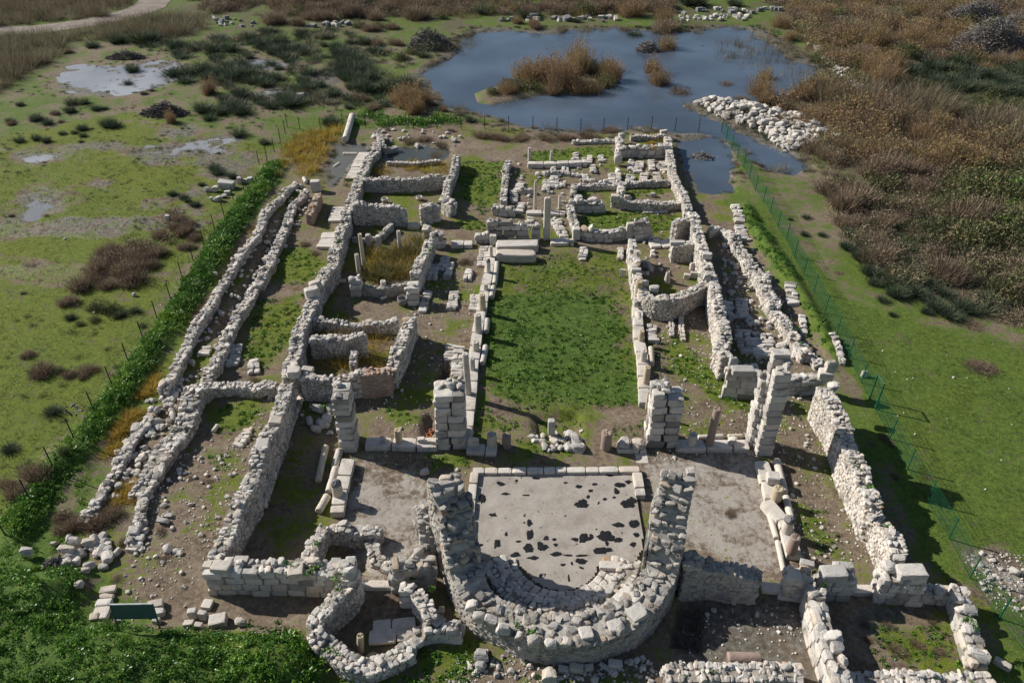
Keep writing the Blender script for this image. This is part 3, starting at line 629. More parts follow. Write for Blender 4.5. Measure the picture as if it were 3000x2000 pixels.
wall('low wall in the bottom edge of the view under a lying granite drum', TT(32, (1420, 1470), (1700, 1470), (2000, 1475), (2352, 1475)) + TT(33, (150, 1470), (300, 1465)), .8, .9, 'rubble', tint=.5)
wall('low wall in the bottom edge of the view below the grassy front room', TT(33, (770, 1520), (1100, 1525), (1500, 1530), (2050, 1545)), .8, .7, 'rubble', tint=.5)
# --- right flank
wall('long sunlit rubble side wall throwing a deep shadow on the lawn', TT(23, (520, 400, 2.6), (580, 530, 2.5), (660, 670, 2.4), (710, 820, 2.3), (760, 970, 2.3), (800, 1100, 2.2), (880, 1270, 2.2), (960, 1440, 2.2), (1000, 1540, 2.2)) + TT(33, (1060, 60, 1.8), (1130, 230, 1.8), (1200, 380, 1.8)), 2.0, .85, 'rubble', tint=.55)
wall('short cross wall with squared stones between pier pair and corner boulder', TT(23, (190, 330), (320, 330), (470, 320)), 1.2, .6, 'big', tint=.5)
wall('tall inner aisle wall, sunlit face beside the curved chapel', TT(12, (1640, 370, 1.8), (1680, 440, 1.9), (1700, 560, 2.0), (1740, 660, 2.1), (1780, 780, 2.1), (1790, 880, 2.0), (1830, 980, 1.9), (1870, 1130, 1.9), (1900, 1290, 1.9), (1930, 1430, 1.9), (1970, 1568, 1.9)) + TT(22, (1910, 20, 1.9), (1970, 120, 1.9)), 1.9, .75, 'rubble', tint=.5)
wall('squared end of the tall aisle wall with a projecting top slab', TT(22, (2000, 230), (2210, 250)), 2.1, .8, 'ashlar', 'lime', .35, 'ashlar_pier', False, cat='pier')
wall('curved rubble wall of the side chapel with warm coursed face', TT(12, (1195, 1090, 1.6), (1240, 1150, 1.6), (1330, 1185, 1.6), (1440, 1190, 1.6), (1560, 1150, 1.6), (1680, 1080, 1.6), (1780, 1030, 1.6)), 1.6, .7, 'rubble', 'lime', .55)
wall('sunlit wall of stone panels along the nave side of the curved chapel', TT(12, (1100, 640, 1.8), (1120, 760, 1.8), (1140, 880, 1.8), (1150, 960, 1.7), (1160, 1090, 1.4), (1160, 1200, .9)), 1.7, .6, 'big', 'lime', .5)
wall('coursed rubble wall behind the side chapel with a slab on top', TT(12, (1470, 680), (1660, 680)), 1.4, .7, 'rubble', tint=.55)
wall('tall rubble wall piece beside the slit between two parallel walls', TT(12, (1500, 480), (1560, 450), (1640, 430)), 1.9, .6)
wall('narrow rubble wall piece topped by upright stones near the tall slab', TT(12, (1130, 480), (1250, 470)), 1.5, .7, 'big')
wall('low irregular rubble wall in front of the green atrium room', TT(12, (640, 540), (760, 560), (900, 560), (1040, 540)), .8, .6, 'big')
# --- far rooms round the atrium
wall('bright low wall along the far water, outermost of the atrium rooms', TT(2, (1430, 1260, .9), (1440, 1350, .9), (1460, 1450, .9), (1470, 1540, .9)) + TT(12, (1480, 40, .9), (1530, 130, .9), (1570, 210, .9), (1610, 290, 1.0), (1620, 350, 1.2)), 1.0, .7, tint=.55)
wall('low stone line across the far atrium, shaded by weeds', TT(2, (560, 1300), (750, 1295), (950, 1290)), .3, .5, 'small')
wall('far corner enclosure wall with upright posts of white stone', TT(2, (970, 1370), (1080, 1350), (1250, 1360), (1420, 1350)), 1.0, .6, 'big')
wall('far corner enclosure side wall holding golden weeds', TT(2, (980, 1260), (1000, 1330), (970, 1400)), .7, .7, 'big')
wall('far corner enclosure back wall at the pond edge', TT(2, (1090, 1250), (1250, 1245), (1400, 1240)), .5, .6)
wall('low rubble wall across the atrium with large leaning stones', TT(12, (600, 130), (750, 130), (900, 125), (1040, 110), (1200, 105), (1430, 95)), .5, .5)
wall('rubble wall with tall blocks dividing the two green atrium rooms', TT(12, (530, 290), (680, 290), (830, 290)), .9, .6, 'big')
wall('rubble wall with tumbled stones running to the far water', TT(12, (920, 260), (1080, 280), (1250, 300), (1400, 290), (1560, 270)), .7, .7)
wall('short cross wall of stacked stones among the atrium rooms', TT(12, (1000, 130), (990, 200)), .7, .5, 'big')
wall('short wall stub at the corner of two atrium rooms', TT(12, (570, 110), (560, 200)), .8, .5, 'big')
wall('low slab wall along the narrow passage to the nave doorway', TT(12, (530, 330), (560, 430), (590, 510)), .8, .6)
wall('low wall of pale slabs at the left edge of the atrium', TT(1, (2320, 1480), (2290, 1568)) + TT(11, (2300, 20), (2290, 110), (2280, 220), (2270, 270)), .6, .6)
wall('rubble footing at the left doorway of the inscribed wall', TT(11, (2180, 330), (2352, 340)), .7, .7, 'big')
# --- the far right tangle
wall('rubble wall along the right flank ditch, nearest the tall aisle wall', [(1690, 545, .8), (1706, 570, .8), (1722, 600, .8), (1745, 640, .8), (1765, 680, .8), (1780, 706, .8)], .8, .9, 'broken')
wall('low rubble wall sloping towards the green bank, lower stretch', [(1768, 695), (1785, 725), (1800, 745), (1825, 782), (1848, 815)], .6, .7, 'broken')
wall('low rubble line on the outer right flank beside the fence bank', [(1700, 580), (1735, 625), (1762, 665), (1790, 690)], .5, .6, 'broken')
wall('outermost low rubble line at the foot of the green bank', [(1800, 730), (1825, 765), (1850, 800), (1880, 835)], .4, .6, 'broken')
wall('short cross wall of rubble in the right flank ditch', [(1735, 632), (1768, 628)], .5, .6)
wall('low stone kerb where the right flank meets the dark passage', [(1632, 527), (1655, 522), (1680, 540)], .7, .5, 'big')
wall('thin trail of small white stones below the right flank bank', [(1908, 770), (1922, 800), (1935, 832)], .2, .4, 'small')
# ------------------------------------------------------------------ ashlar piers
def pier(label, base, ytop, wx, wy, steps=None, style='ashlar', mat='lime', tint=.35, yaw=.03, name='ashlar_pier', lean=0):
    """square-cut pier: front foot at the traced place, stones laid course on course; steps trims the top like broken stairs"""
    x0, y0 = G(base); H = height_at(base, ytop) - .22; wseed[0] += 1; r = np.random.default_rng(wseed[0] + 500); B = Batch()
    cx, cy = x0, y0 + wy / 2; z = -.05; c, s = math.cos(yaw), math.sin(yaw)
    fam = 'blk'
    while z < H - .1:
        ch = min(r.uniform(.42, .58), max(H - z, .25))
        nxs = max(1, int(round(wx / r.uniform(.7, 1.1)))); nys = max(1, int(round(wy / r.uniform(.6, .9))))
        ex = np.linspace(-wx / 2, wx / 2, nxs + 1); ex[1:-1] += r.normal(0, .12, nxs - 1); ey = np.linspace(-wy / 2, wy / 2, nys + 1)
        for i in range(nxs):
            for j_ in range(nys):
                u = (ex[i] + ex[i + 1]) / 2; v = (ey[j_] + ey[j_ + 1]) / 2
                if steps and z + ch * .5 > H * steps(u / wx + .5, v / wy + .5): continue
                px_ = cx + u * c - v * s + lean * z; py_ = cy + u * s + v * c
                B.add(fam, (px_ + r.normal(0, .028), py_ + r.normal(0, .028), z + ch / 2), ((ex[i + 1] - ex[i]) / 2 - .004, (ey[j_ + 1] - ey[j_]) / 2 - .004, ch / 2 - .003), yaw + r.normal(0, .03),
                      float(np.clip(r.normal(tint, .22), 0, .8)), .015)
        z += ch
    for k in range(int(wx * wy * 3) + 2):
        u = r.uniform(-.4, .4); v = r.uniform(-.4, .4); hh = H * (steps(u + .5, v + .5) if steps else 1)
        B.add('cap', (cx + u * wx * c - v * wy * s + lean * hh, cy + u * wx * s + v * wy * c, hh + .05), (r.uniform(.12, .28), r.uniform(.12, .25), r.uniform(.08, .18)), r.uniform(0, 3), float(np.clip(r.normal(tint + .1, .2), 0, .8)), .2)
    return finish(name, B, M[mat], label, 'pier')
pier('tall stepped pier with a flat cap stone, by the lying columns', T(21, 850, 1030), 784 + 500 / 4, 1.0, 1.5, lambda u, v: 1 if u < .62 else (.80 if v < .5 else .92), lean=-.012)
pier('broad tall pier of pale ashlar beside the leaning column', T(21, 1795, 1000), 784 + 460 / 4, 1.75, 1.5, lambda u, v: .95 if u < .35 else 1, tint=.4)
pier('broad tall pier with stepped right shoulder and dark lichen bands', T(22, 1375, 985), 784 + 460 / 4, 1.8, 1.3, lambda u, v: 1 if u < .5 else (.88 if u < .75 else .74), mat='lime', tint=.3)
pier('tallest slender pier of rough blocks, right one of the close pair', (1756, 1049), 830, 1.0, 1.3, lambda u, v: .94 if v < .5 else 1, 'big', 'lime', .42, lean=-.02)
pier('slender jointed pier, left one of the close pair, joined to the threshold', (1731, 1027), 866, .75, .9, lambda u, v: .85 if v < .5 else 1, 'big', 'lime', .5, lean=-.02)
pier('squared pier of even blocks at the aisle doorway', T(11, 1655, 475), 392 + 310 / 4, .75, .7, None, 'ashlar', 'lime', .4)
pier('squat pier of stacked stones in front of the reed bed', T(11, 925, 1165), 392 + 985 / 4, .95, .7, None, 'big', 'lime', .42)
pier('squat pier of large blocks at the near end of the aisle wall', T(11, 1445, 1250), 392 + 1060 / 4, .9, 1.1, lambda u, v: 1 if v > .4 else .85, 'big', 'lime', .42)
pier('pier of cut blocks beside the reed room doorway, flat cornice stone on top', T(11, 1570, 620), 392 + 520 / 4, .7, .6, None, 'big', 'lime', .42)
pier('upright jamb with sheer face at the front of the round chapel doorway', T(31, 905, 880), 1176 + 520 / 4, .5, .9, None, 'ashlar', 'lime', .45)
pier('low jamb of pale blocks on the apse side of the chapel doorway', T(31, 1395, 890), 1176 + 710 / 4, .7, .5, None, 'ashlar', 'lime', .45)
pier('block stack closing the end of the low wall at the chapel threshold', T(31, 1290, 750), 1176 + 590 / 4, .8, .6, None, 'big', 'lime', .48)
pier('dark inscribed wall of squared blocks at the head of the nave', T(12, -40, 650), 392 + 450 / 4, 3.4, .55, lambda u, v: 1 if .1 < u < .75 else (.8 if u <= .1 else .78), 'ashlar', 'lime', .2, 0, 'inscribed_wall')
pier('pale squared block pier at the right end of the inscribed wall', T(12, 225, 645), 392 + 490 / 4, .75, .5, None, 'ashlar', 'lime', .35)
# ------------------------------------------------------------------ columns, drums, blocks
def lathe(name, prof, mat, n=20, jit=.012, seed=0, chip=True):
    """turned stone: list of (radius, height); worn and chipped"""
    r = np.random.default_rng(seed); V = []; Q_ = []
    a = np.linspace(0, 2 * np.pi, n, endpoint=False)
    for k, (rad, z) in enumerate(prof):
        d = 1 + jit * r.normal(size=n)
        top = (k >= len(prof) - 2) and chip
        zz = z + (-.05 * np.abs(r.normal(size=n)) if top else 0)
        V += list(np.stack([rad * d * np.cos(a), rad * d * np.sin(a), np.full(n, z) + (zz - z)], -1))
        if k:
            o = (k - 1) * n
            Q_ += [(o + i, o + (i + 1) % n, o + n + (i + 1) % n, o + n + i) for i in range(n)]
    V = np.array(V); me = mesh_quads(name, V, np.array(Q_), [mat], smooth=True)
    return me
def shaft_prof(r0, h, taper=.08, lip=False, joints=()):
    z = [0, .03] + list(np.linspace(.1, 1, max(3, int(h / .35)))[:-1] * h) + [h - .03, h]
    p = [(1e-3, 0)]
    for q in z:
        rr = r0 * (1 - taper * q / h)
        if q in (0, h): rr *= .96
        p.append((rr, q))
    if lip: p = [(1e-3, 0), (r0 * 1.18, 0), (r0 * 1.2, .06), (r0 * 1.02, .12)] + p[2:]
    for j_ in joints:
        p += [(r0 * (1 - taper * j_), h * j_ - .015), (r0 * (1 - taper * j_) * .94, h * j_), (r0 * (1 - taper * j_), h * j_ + .015)]
    p = sorted(p[1:], key=lambda q: q[1]); p = [(1e-3, 0)] + p
    return p + [(r0 * .5, h + .0), (1e-3, h - .01)]
cs = [0]
def column(label, x, ytop, ybase, wpx, mat='column', lip=False, joints=(), name='column', cat='column', group=None, z0=0.0, tilt=(0, 0), cap=None, taper=.08):
    """standing shaft: foot and top from the photo, width in traced pixels"""
    cs[0] += 1
    X, Y = G((x, ybase), z0); r0 = wpx * mpp((x, ybase)) / 2
    y = (ytop * K - 1000) / F; h = CAM_H - z0 - (Y + r0 * .5) * math.tan(PITCH + math.atan(y)); h = max(h, .25)
    root = link(name, lathe(name, shaft_prof(r0, h, taper, lip, joints), M[mat], seed=cs[0]), label, cat, group, 'thing', loc=(X, Y + r0 * .6, z0 + gz1(X, Y) - .03), rot=(tilt[0], tilt[1], random.uniform(0, 6)))
    if cap:
        link('lichen_cap', lathe('lichen_cap', [(1e-3, 0), (r0 * 1.0, 0), (r0 * .97, .12), (r0 * .62, .26), (1e-3, .28)], M[cap], seed=cs[0] + 70), parent=root, loc=(0, 0, h - .02))
    return root
def lying(label, p0, p1, wpx, mat='column', z0=0.0, joints=(), group=None, name='lying_column', cat='column'):
    cs[0] += 1
    r0 = wpx * mpp(((p0[0] + p1[0]) / 2, (p0[1] + p1[1]) / 2)) / 2
    a = G(p0, z0 + r0); b_ = G(p1, z0 + r0); d = b_ - a; L = float(np.hypot(*d))
    me = lathe(name, shaft_prof(r0, L, .06, False, joints), M[mat], seed=cs[0], chip=False)
    q = Vector((d[0], d[1], 0)).to_track_quat('Z', 'Y')
    return link(name, me, label, cat, group, 'thing', loc=(a[0], a[1], r0 * .92 + z0 + gz1((a[0]+b_[0])/2, (a[1]+b_[1])/2)), rot=q.to_euler())
def stone_mesh(name, k, cuts, amp, seed, mat, n=7, cutr=(.7, .95)):
    V, Q_ = stone(n, k, cuts, amp * .5, seed, cutr); r = np.random.default_rng(seed + 1)
    V = V + (fnoise(V[:, 0] * 2 + seed, V[:, 1] * 2 + V[:, 2] * 3, .7, 3)[:, None] - .5) * amp * 2.4 * V
    return mesh_quads(name, V / np.abs(V).max(0) * .5, Q_, [mat], smooth=False)
BOULD = [stone_mesh('boulder', [3.4, 4.2, 5, 3.8][i % 4], 11, .05, 700 + i, M['block'], 7, (.58, .9)) for i in range(12)]
BLOCK = [stone_mesh('block', [9, 12, 7][i % 3], 3, .03, 720 + i, M['block'], 7, (.86, .97)) for i in range(9)]
GREYB = [stone_mesh('block', [9, 12, 7][i % 3], 3, .03, 760 + i, M['darkcap'], 5, (.86, .97)) for i in range(5)]
SLABM = [stone_mesh('slab', 12, 2, .02, 740 + i, M['block'], 6, (.9, .98)) for i in range(6)]
def rock(label, p, wpx, asp=(1, .8, .6), yaw=None, kind='boulder', name=None, group=None, z0=0.0, tilt=.08, cat=None, mat=None):
    """a single loose stone: centre as seen, width in traced pixels, proportions width:depth:height"""
    m_ = random.choice({'boulder': BOULD, 'block': BLOCK, 'slab': SLABM}[kind]); w_ = wpx * mpp(p, z0)
    sx, sy, sz = w_ * asp[0], w_ * asp[1], w_ * asp[2]
    X, Y = G(p, z0 + sz * .5)
    nm = name or {'boulder': 'boulder', 'block': 'stone_block', 'slab': 'stone_slab'}[kind]
    return link(nm, m_, label, cat or {'boulder': 'boulder', 'block': 'stone block', 'slab': 'stone slab'}[kind], group, 'thing', loc=(X, Y, z0 + sz * .45 + (gz1(X, Y) if z0 < .3 else 0)),
                rot=(random.gauss(0, tilt), random.gauss(0, tilt), random.uniform(-.25, .25) if yaw is None else yaw), scale=(sx, sy, sz))
def slabs(name, label, pts, wd, h, mat='marble', ln=(1.0, 1.7), cat='stylobate', z0=-.05, gap=.012, tint=.5):
    """a run of squared slabs laid end to end, one mesh"""
    P = W(pts, h); H = np.full(len(P), h); u, Q_, _, L = resample(P, H, .05); B = Batch(); x = 0
    while x < L - .1:
        l_ = min(random.uniform(*ln), L - x)
        if L - x - l_ < .3: l_ = L - x
        c = np.array([np.interp(x + l_ / 2, u, Q_[:, 0]), np.interp(x + l_ / 2, u, Q_[:, 1])])
        a = np.array([np.interp(x, u, Q_[:, 0]), np.interp(x, u, Q_[:, 1])]); e = np.array([np.interp(x + l_, u, Q_[:, 0]), np.interp(x + l_, u, Q_[:, 1])]); t = e - a
        B.add('ash', (c[0], c[1], (h + z0) / 2 + random.gauss(0, .01) + gz1(*c) * .6), (l_ / 2 - gap, wd / 2 * random.uniform(.94, 1.04), (h - z0) / 2), math.atan2(t[1], t[0]), float(np.clip(random.gauss(tint, .2), 0, .86)), .006)
        x += l_
    return link(name, B.build(name, M[mat]), label, cat, None, 'thing')
# --- stylobates and thresholds
slabs('stylobate', 'white stylobate slabs along the nave, hedge side, carrying column stumps', TT(11, (2180, 700), (2160, 780), (2130, 960), (2100, 1090), (2070, 1280), (2040, 1420), (2020, 1568)) + TT(21, (2010, 80), (1985, 230), (1980, 400), (1960, 560), (1940, 760), (1920, 900)), .75, .4)
slabs('stylobate', 'white stylobate slabs along the nave, lawn side, carrying honey columns', TT(12, (1150, 1230), (1160, 1400), (1170, 1568)) + TT(22, (1190, 60), (1205, 200), (1215, 400), (1225, 560)), .75, .45)
slabs('stylobate', 'cross row of pale slabs between the stepped pier and the broad ashlar pier', TT(21, (1000, 920), (1240, 920), (1480, 925), (1670, 925)), .8, .4)
slabs('stylobate', 'short cross row of slabs with tilted disc and weedy drum', TT(21, (1930, 970), (2070, 975), (2215, 985)), .7, .3)
slabs('stylobate', 'cross row of pale slabs between stepped pier and the slender pier pair', TT(22, (1510, 940), (1700, 940), (1880, 940), (2180, 940)), .8, .35)
slabs('stylobate', 'slab row under the two blotched bases beside the red drum', TT(22, (960, 960), (1090, 965), (1230, 965)), .7, .25)
slabs('stylobate', 'panelled marble slabs of the right aisle with lying shafts along them', TT(23, (-60, 1090), (0, 1260), (20, 1330), (60, 1568)) + TT(33, (150, 0), (190, 200), (250, 400)), .75, .4)
slabs('stylobate', 'slab row of the left aisle beside four lying shafts', TT(21, (850, 1070), (825, 1160), (800, 1260), (770, 1400), (740, 1568)), .75, .45)
slabs('threshold', 'white grooved threshold at the round chapel doorway', TT(31, (945, 655), (1240, 660)), .45, .25, cat='threshold')
slabs('threshold', 'white grooved threshold left of the square block pier', TT(32, (2290, 670), (2352, 680)) + TT(33, (130, 690)), .5, .25, cat='threshold')
slabs('threshold', 'white grooved threshold between block pier and huge corner pier', TT(33, (770, 700), (980, 700)), .5, .25, cat='threshold')
slabs('threshold', 'broad white doorstep right of the square pillar at the nave head', TT(12, (350, 640), (570, 640)), .9, .3, cat='threshold')
slabs('threshold', 'white doorstep left of the inscribed wall', TT(11, (1790, 660), (1990, 660)), .8, .35, cat='threshold')
slabs('threshold', 'pale slab sill in the doorway beside the squared aisle pier', TT(11, (1390, 490), (1505, 490)), .7, .35, cat='threshold')
slabs('stylobate', 'far row of white slabs with two thin shafts in the atrium', TT(2, (140, 1490), (390, 1490), (690, 1475)), .7, .5)
slabs('stylobate', 'white slab row carrying the slim shaft behind the inscribed wall', TT(12, (130, 375), (300, 375), (490, 385)), .7, .3)
slabs('paving', 'stepped path of worn paving slabs beside the far flooded court', TT(1, (1000, 1390), (960, 1470), (920, 1560)) + TT(11, (900, 30), (880, 70)), 1.3, .15, ln=(.35, .6), cat='paving')
slabs('paving', 'stair of worn flat stones against the long room wall', TT(11, (770, 330), (740, 400), (725, 460)), 1.3, .2, ln=(.3, .45), cat='stair')
slabs('paving', 'row of flat pale slabs below the long room wall', TT(11, (690, 560), (670, 640), (640, 700)), 1.6, .25, ln=(.8, 1.3), cat='paving')
slabs('paving', 'broken marble floor slabs inside the round chapel', TT(31, (1060, 1040), (1200, 1030), (1350, 1010), (1470, 1000)), .9, .12, ln=(.7, 1.0), cat='paving')
slabs('paving', 'nearer strip of broken marble slabs inside the round chapel', TT(31, (1025, 1120), (1200, 1105), (1380, 1085), (1490, 1075)), .7, .12, ln=(.8, 1.3), cat='paving')
slabs('paving', 'small patch of white slabs in front of the lawn-side nave pier', TT(22, (1130, 1050), (1250, 1050)), 1.1, .05, ln=(.4, .6), cat='paving')
slabs('paving', 'thin pair of pale kerb slabs at the foot of the front wall', TT(30, (1925, 790), (1880, 880)), .5, .2, ln=(.8, 1.2), cat='kerb')
slabs('paving', 'broken pale paving in the court beside the side chapel wall', TT(12, (1260, 670), (1420, 660), (1560, 610)), 1.2, .2, ln=(.6, 1.0), cat='paving')
slabs('paving', 'row of white flat stones in the shadowed atrium room', TT(12, (1200, 370), (1340, 370), (1430, 365)), .5, .15, ln=(.4, .6), cat='paving')
# --- chancel kerb and the sheet covering its floor
kc = [(1087, 1076), (1468, 1074)]
slabs('kerb', 'pale stone kerb along the far edge of the sheeted floor', [(1085, 1079), (1180, 1079), (1300, 1078), (1470, 1076)], .42, .32, ln=(.5, 1.1), cat='kerb')
slabs('kerb', 'moulded stone kerb down the chapel side of the sheeted floor', [(1090, 1082), (1084, 1130), (1079, 1180), (1074, 1238)], .45, .35, ln=(.8, 1.2), cat='kerb')
slabs('kerb', 'broad white kerb stones at the far right corner of the sheeted floor', [(1463, 1082), (1472, 1136)], .55, .35, ln=(.9, 1.3), cat='kerb')
SH = W([(1095, 1086), (1200, 1085), (1330, 1084), (1456, 1083), (1464, 1130), (1476, 1200), (1476, 1260), (1460, 1292), (1375, 1296), (1366, 1322), (1340, 1345), (1300, 1358), (1262, 1354), (1225, 1335), (1205, 1308), (1190, 1294), (1120, 1290), (1085, 1280), (1084, 1200), (1090, 1130)], .12)
m, nt, b = newmat('sanded_sheet'); p = geo(nt)
n1 = noise(nt, .8, 6, .6, p); n2 = noise(nt, 2.4, 6, .66, p); n3 = noise(nt, 12, 4, .6, p)
dust = ramp(nt, [(.36, (.24, .21, .178)), (.5, (.335, .30, .262)), (.66, (.40, .365, .325))], math_(nt, 'ADD', math_(nt, 'MULTIPLY', n1.outputs[0], .6), math_(nt, 'MULTIPLY', n3.outputs[0], .4))).outputs[0]
tear = maprange(nt, math_(nt, 'ADD', n2.outputs[0], math_(nt, 'MULTIPLY', n3.outputs[0], .06)), .685, .69)
nt.links.new(mixc(nt, tear, dust, (.018, .018, .019)), b.inputs['Base Color']); nt.links.new(maprange(nt, tear, 0, 1, .9, .4), b.inputs['Roughness'])
bump(nt, b, n1.outputs[0], .4, .1)
gx = np.arange(SH[:, 0].min(), SH[:, 0].max(), .12); gy = np.arange(SH[:, 1].min(), SH[:, 1].max(), .12); X, Y = np.meshgrid(gx, gy)
I_ = np.arange(X.size).reshape(X.shape); q = np.stack([I_[:-1, :-1], I_[:-1, 1:], I_[1:, 1:], I_[1:, :-1]], -1).reshape(-1, 4); q = q[(sdf(SH, X, Y) > -.06).ravel()[q].all(1)]
SHZ = lambda X, Y: .13 + .05 * (fnoise(X, Y, .8) - .5)
uu, inv = np.unique(q, return_inverse=True)
sheet = link('protective_sheet', mesh_quads('protective_sheet', np.stack([X.ravel()[uu], Y.ravel()[uu], SHZ(X.ravel()[uu], Y.ravel()[uu])], -1), inv.reshape(-1, 4), [m], smooth=True), 'sand-covered protective sheet on the apse floor with torn black holes', 'sheet', None, 'thing')
def tear_patch(c, rx, ry, seed):
    r = np.random.default_rng(seed); x, y = G(c, .14); n = 40; a = np.linspace(0, 2 * np.pi, n, endpoint=False); ca, sa = np.cos(a), np.sin(a)
    rr = .22 + 1.35 * fnoise(ca * .9 + seed * 3.7, sa * .9 + seed * 1.9, 1.0, 5) * (.75 + .5 * fnoise(ca * 3 + seed, sa * 3, .6, 2))
    s1 = mpp(c, .14); V = [(x, y, float(SHZ(np.array([x]), np.array([y]))[0]) + .02)]
    for i in range(n):
        px_ = x + rx * s1 * rr[i] * ca[i]; py_ = y + ry * s1 * 1.25 * rr[i] * sa[i]; V.append((px_, py_, float(SHZ(np.array([px_]), np.array([py_]))[0]) + .006 + .004 * (seed % 3)))
    me = bpy.data.meshes.new('torn_hole'); me.from_pydata(V, [], [(0, 1 + i, 1 + (i + 1) % n) for i in range(n)]); me.materials.append(M['black'])
    link('torn_hole', me, parent=sheet)
q = 1 / 4.0
for i, (rc, x, y, rx, ry) in enumerate([(22, 650, 1495, 17, 11), (22, 1000, 1320, 14, 7), (22, 960, 1370, 9, 8), (22, 1070, 1290, 8, 5), (22, 1070, 1490, 17, 11), (22, 1110, 1450, 9, 8), (22, 890, 1225, 13, 3.5), (22, 725, 1370, 6, 4), (22, 620, 1330, 9, 5), (22, 490, 1295, 6, 3),
        (22, 220, 1255, 8, 3), (22, 760, 1310, 6, 3), (22, 40, 1280, 5, 4), (22, 700, 1425, 5, 4), (22, 850, 1450, 6, 4), (22, 940, 1430, 4, 3), (22, 130, 1410, 10, 2.5),
        (32, 150, 330, 13, 12), (32, 285, 320, 14, 12), (32, 160, 100, 7, 10), (32, 165, 200, 9, 16), (32, 665, 240, 17, 11), (32, 580, 250, 9, 5), (32, 730, 215, 6, 5), (32, 860, 215, 20, 12), (32, 970, 255, 11, 6), (32, 870, 290, 4, 6), (32, 310, 240, 7, 6), (32, 400, 300, 8, 4), (32, 390, 250, 6, 3),
        (32, 1120, 110, 14, 12), (32, 980, 120, 14, 6), (32, 1145, 205, 9, 6), (32, 840, 355, 22, 9), (32, 650, 395, 18, 3), (32, 400, 380, 14, 5), (32, 520, 395, 12, 2.5), (32, 40, 390, 12, 6), (32, 190, 415, 14, 5), (32, 640, 450, 18, 7), (32, 470, 480, 6, 3), (32, 1110, 300, 8, 6), (32, 60, 265, 7, 3), (32, 520, 605, 3, 8), (32, 265, 580, 4, 5), (32, 640, 510, 6, 2.5), (32, 550, 470, 3, 5),
        (21, 2250, 1300, 9, 6), (21, 2080, 1440, 8, 14), (21, 2300, 1400, 10, 4), (31, 2180, 25, 10, 4), (31, 2210, 290, 8, 12), (31, 2060, 300, 7, 3), (31, 2300, 200, 4, 5), (31, 2240, 430, 20, 11)]):
    tear_patch(T(rc, x, y), rx * 1.0, ry * 1.0, i)
# --- standing columns
column('tallest thin column in the reed-grown room', *T(11, 992, 0)[:1], 392 + 575 / 4, 392 + 900 / 4, 9.5, joints=(.35,), lip=True)
column('shorter column in front of the tallest one in the reed-grown room', T(11, 950, 0)[0], 392 + 765 / 4, 392 + 985 / 4, 10.5, joints=(.3,), lip=True)
column('single column at the far side of the reed-grown room', T(11, 1325, 0)[0], 392 + 550 / 4, 392 + 745 / 4, 9.5, lip=True)
column('slim column on a moulded foot behind the inscribed wall', T(12, 212, 0)[0], 95 / 4 + 392, 392 + 372 / 4, 7.5, 'column', True, (.1,))
column('thin waist-high shaft on the same slab row as the slim column', T(12, 436, 0)[0], 392 + 228 / 4, 392 + 362 / 4, 7.5, 'column', True)
column('thin white shaft at the left end of the far atrium slab row', T(2, 160, 0)[0], 1355 / 4, 1480 / 4, 8, 'column', True)
column('thin white shaft in the middle of the far atrium slab row', T(2, 360, 0)[0], 1388 / 4, 1478 / 4, 7, 'column', True)
column('tall leaning column beside the broad ashlar pier', T(21, 1950, 0)[0], 784 + 110 / 4, 784 + 490 / 4, 15.5, 'column', tilt=(.0, -.03), z0=.35)
column('grey-brown jointed column on the cross row near the slender piers', T(22, 1818, 0)[0], 784 + 612 / 4, 784 + 955 / 4, 18, 'granite', joints=(.32,), tilt=(0, .02), z0=.35)
column('thick red granite drum standing alone on the cross row', T(22, 863, 0)[0], 784 + 835 / 4, 784 + 1003 / 4, 25, 'granite', taper=.02, name='column_stump', cat='column stump')
column('reddish granite drum beside the weedy drum', T(21, 2302, 0)[0], 784 + 860 / 4, 784 + 985 / 4, 21, 'granite', taper=.02, name='column_stump', cat='column stump')
column('broken column standing on the floor of the round chapel', T(31, 945, 0)[0], 1176 + 1085 / 4, 1176 + 1290 / 4, 17.5, 'yellow', z0=-.3, tilt=(0, -.12))
column('honey-coloured drum with a centre hole in the round chapel', T(31, 1068, 0)[0], 1176 + 1290 / 4, 1176 + 1385 / 4, 30, 'yellow', z0=-.3, taper=.0, name='column_drum', cat='column drum')
column('round stump at the far end of the hedge-side nave row', T(11, 2160, 0)[0], 392 + 690 / 4, 392 + 790 / 4, 8, z0=.4, name='column_stump', cat='column stump')
column('drum with dark top on the hedge-side nave row', T(11, 2135, 0)[0], 392 + 835 / 4, 392 + 940 / 4, 10.5, z0=.4, name='column_stump', cat='column stump', cap='darkcap')
column('low worn stump between two drums on the hedge-side nave row', T(11, 2110, 0)[0], 392 + 1040 / 4, 392 + 1095 / 4, 11, z0=.4, name='column_stump', cat='column stump')
column('honey-brown stump on the hedge-side nave row', T(11, 2080, 0)[0], 392 + 1135 / 4, 392 + 1278 / 4, 15, 'yellow', z0=.4, name='column_stump', cat='column stump')
column('pale grey stump, tallest of the hedge-side nave row', T(11, 2040, 0)[0], 392 + 1320 / 4, 392 + 1490 / 4, 17, z0=.4, name='column_stump', cat='column stump')
column('short stump behind the dark-topped base near the leaning column', T(21, 2020, 0)[0], 784 + 0 / 4, 784 + 88 / 4, 16, z0=.4, name='column_stump', cat='column stump')
column('stump with a dark broken base stone beside the leaning column', T(21, 1988, 0)[0], 784 + 150 / 4, 784 + 262 / 4, 13, z0=.4, name='column_stump', cat='column stump')
column('honey column built into the curved chapel wall', T(12, 1150, 0)[0], 392 + 1010 / 4, 392 + 1250 / 4, 18, 'yellow', z0=.1)
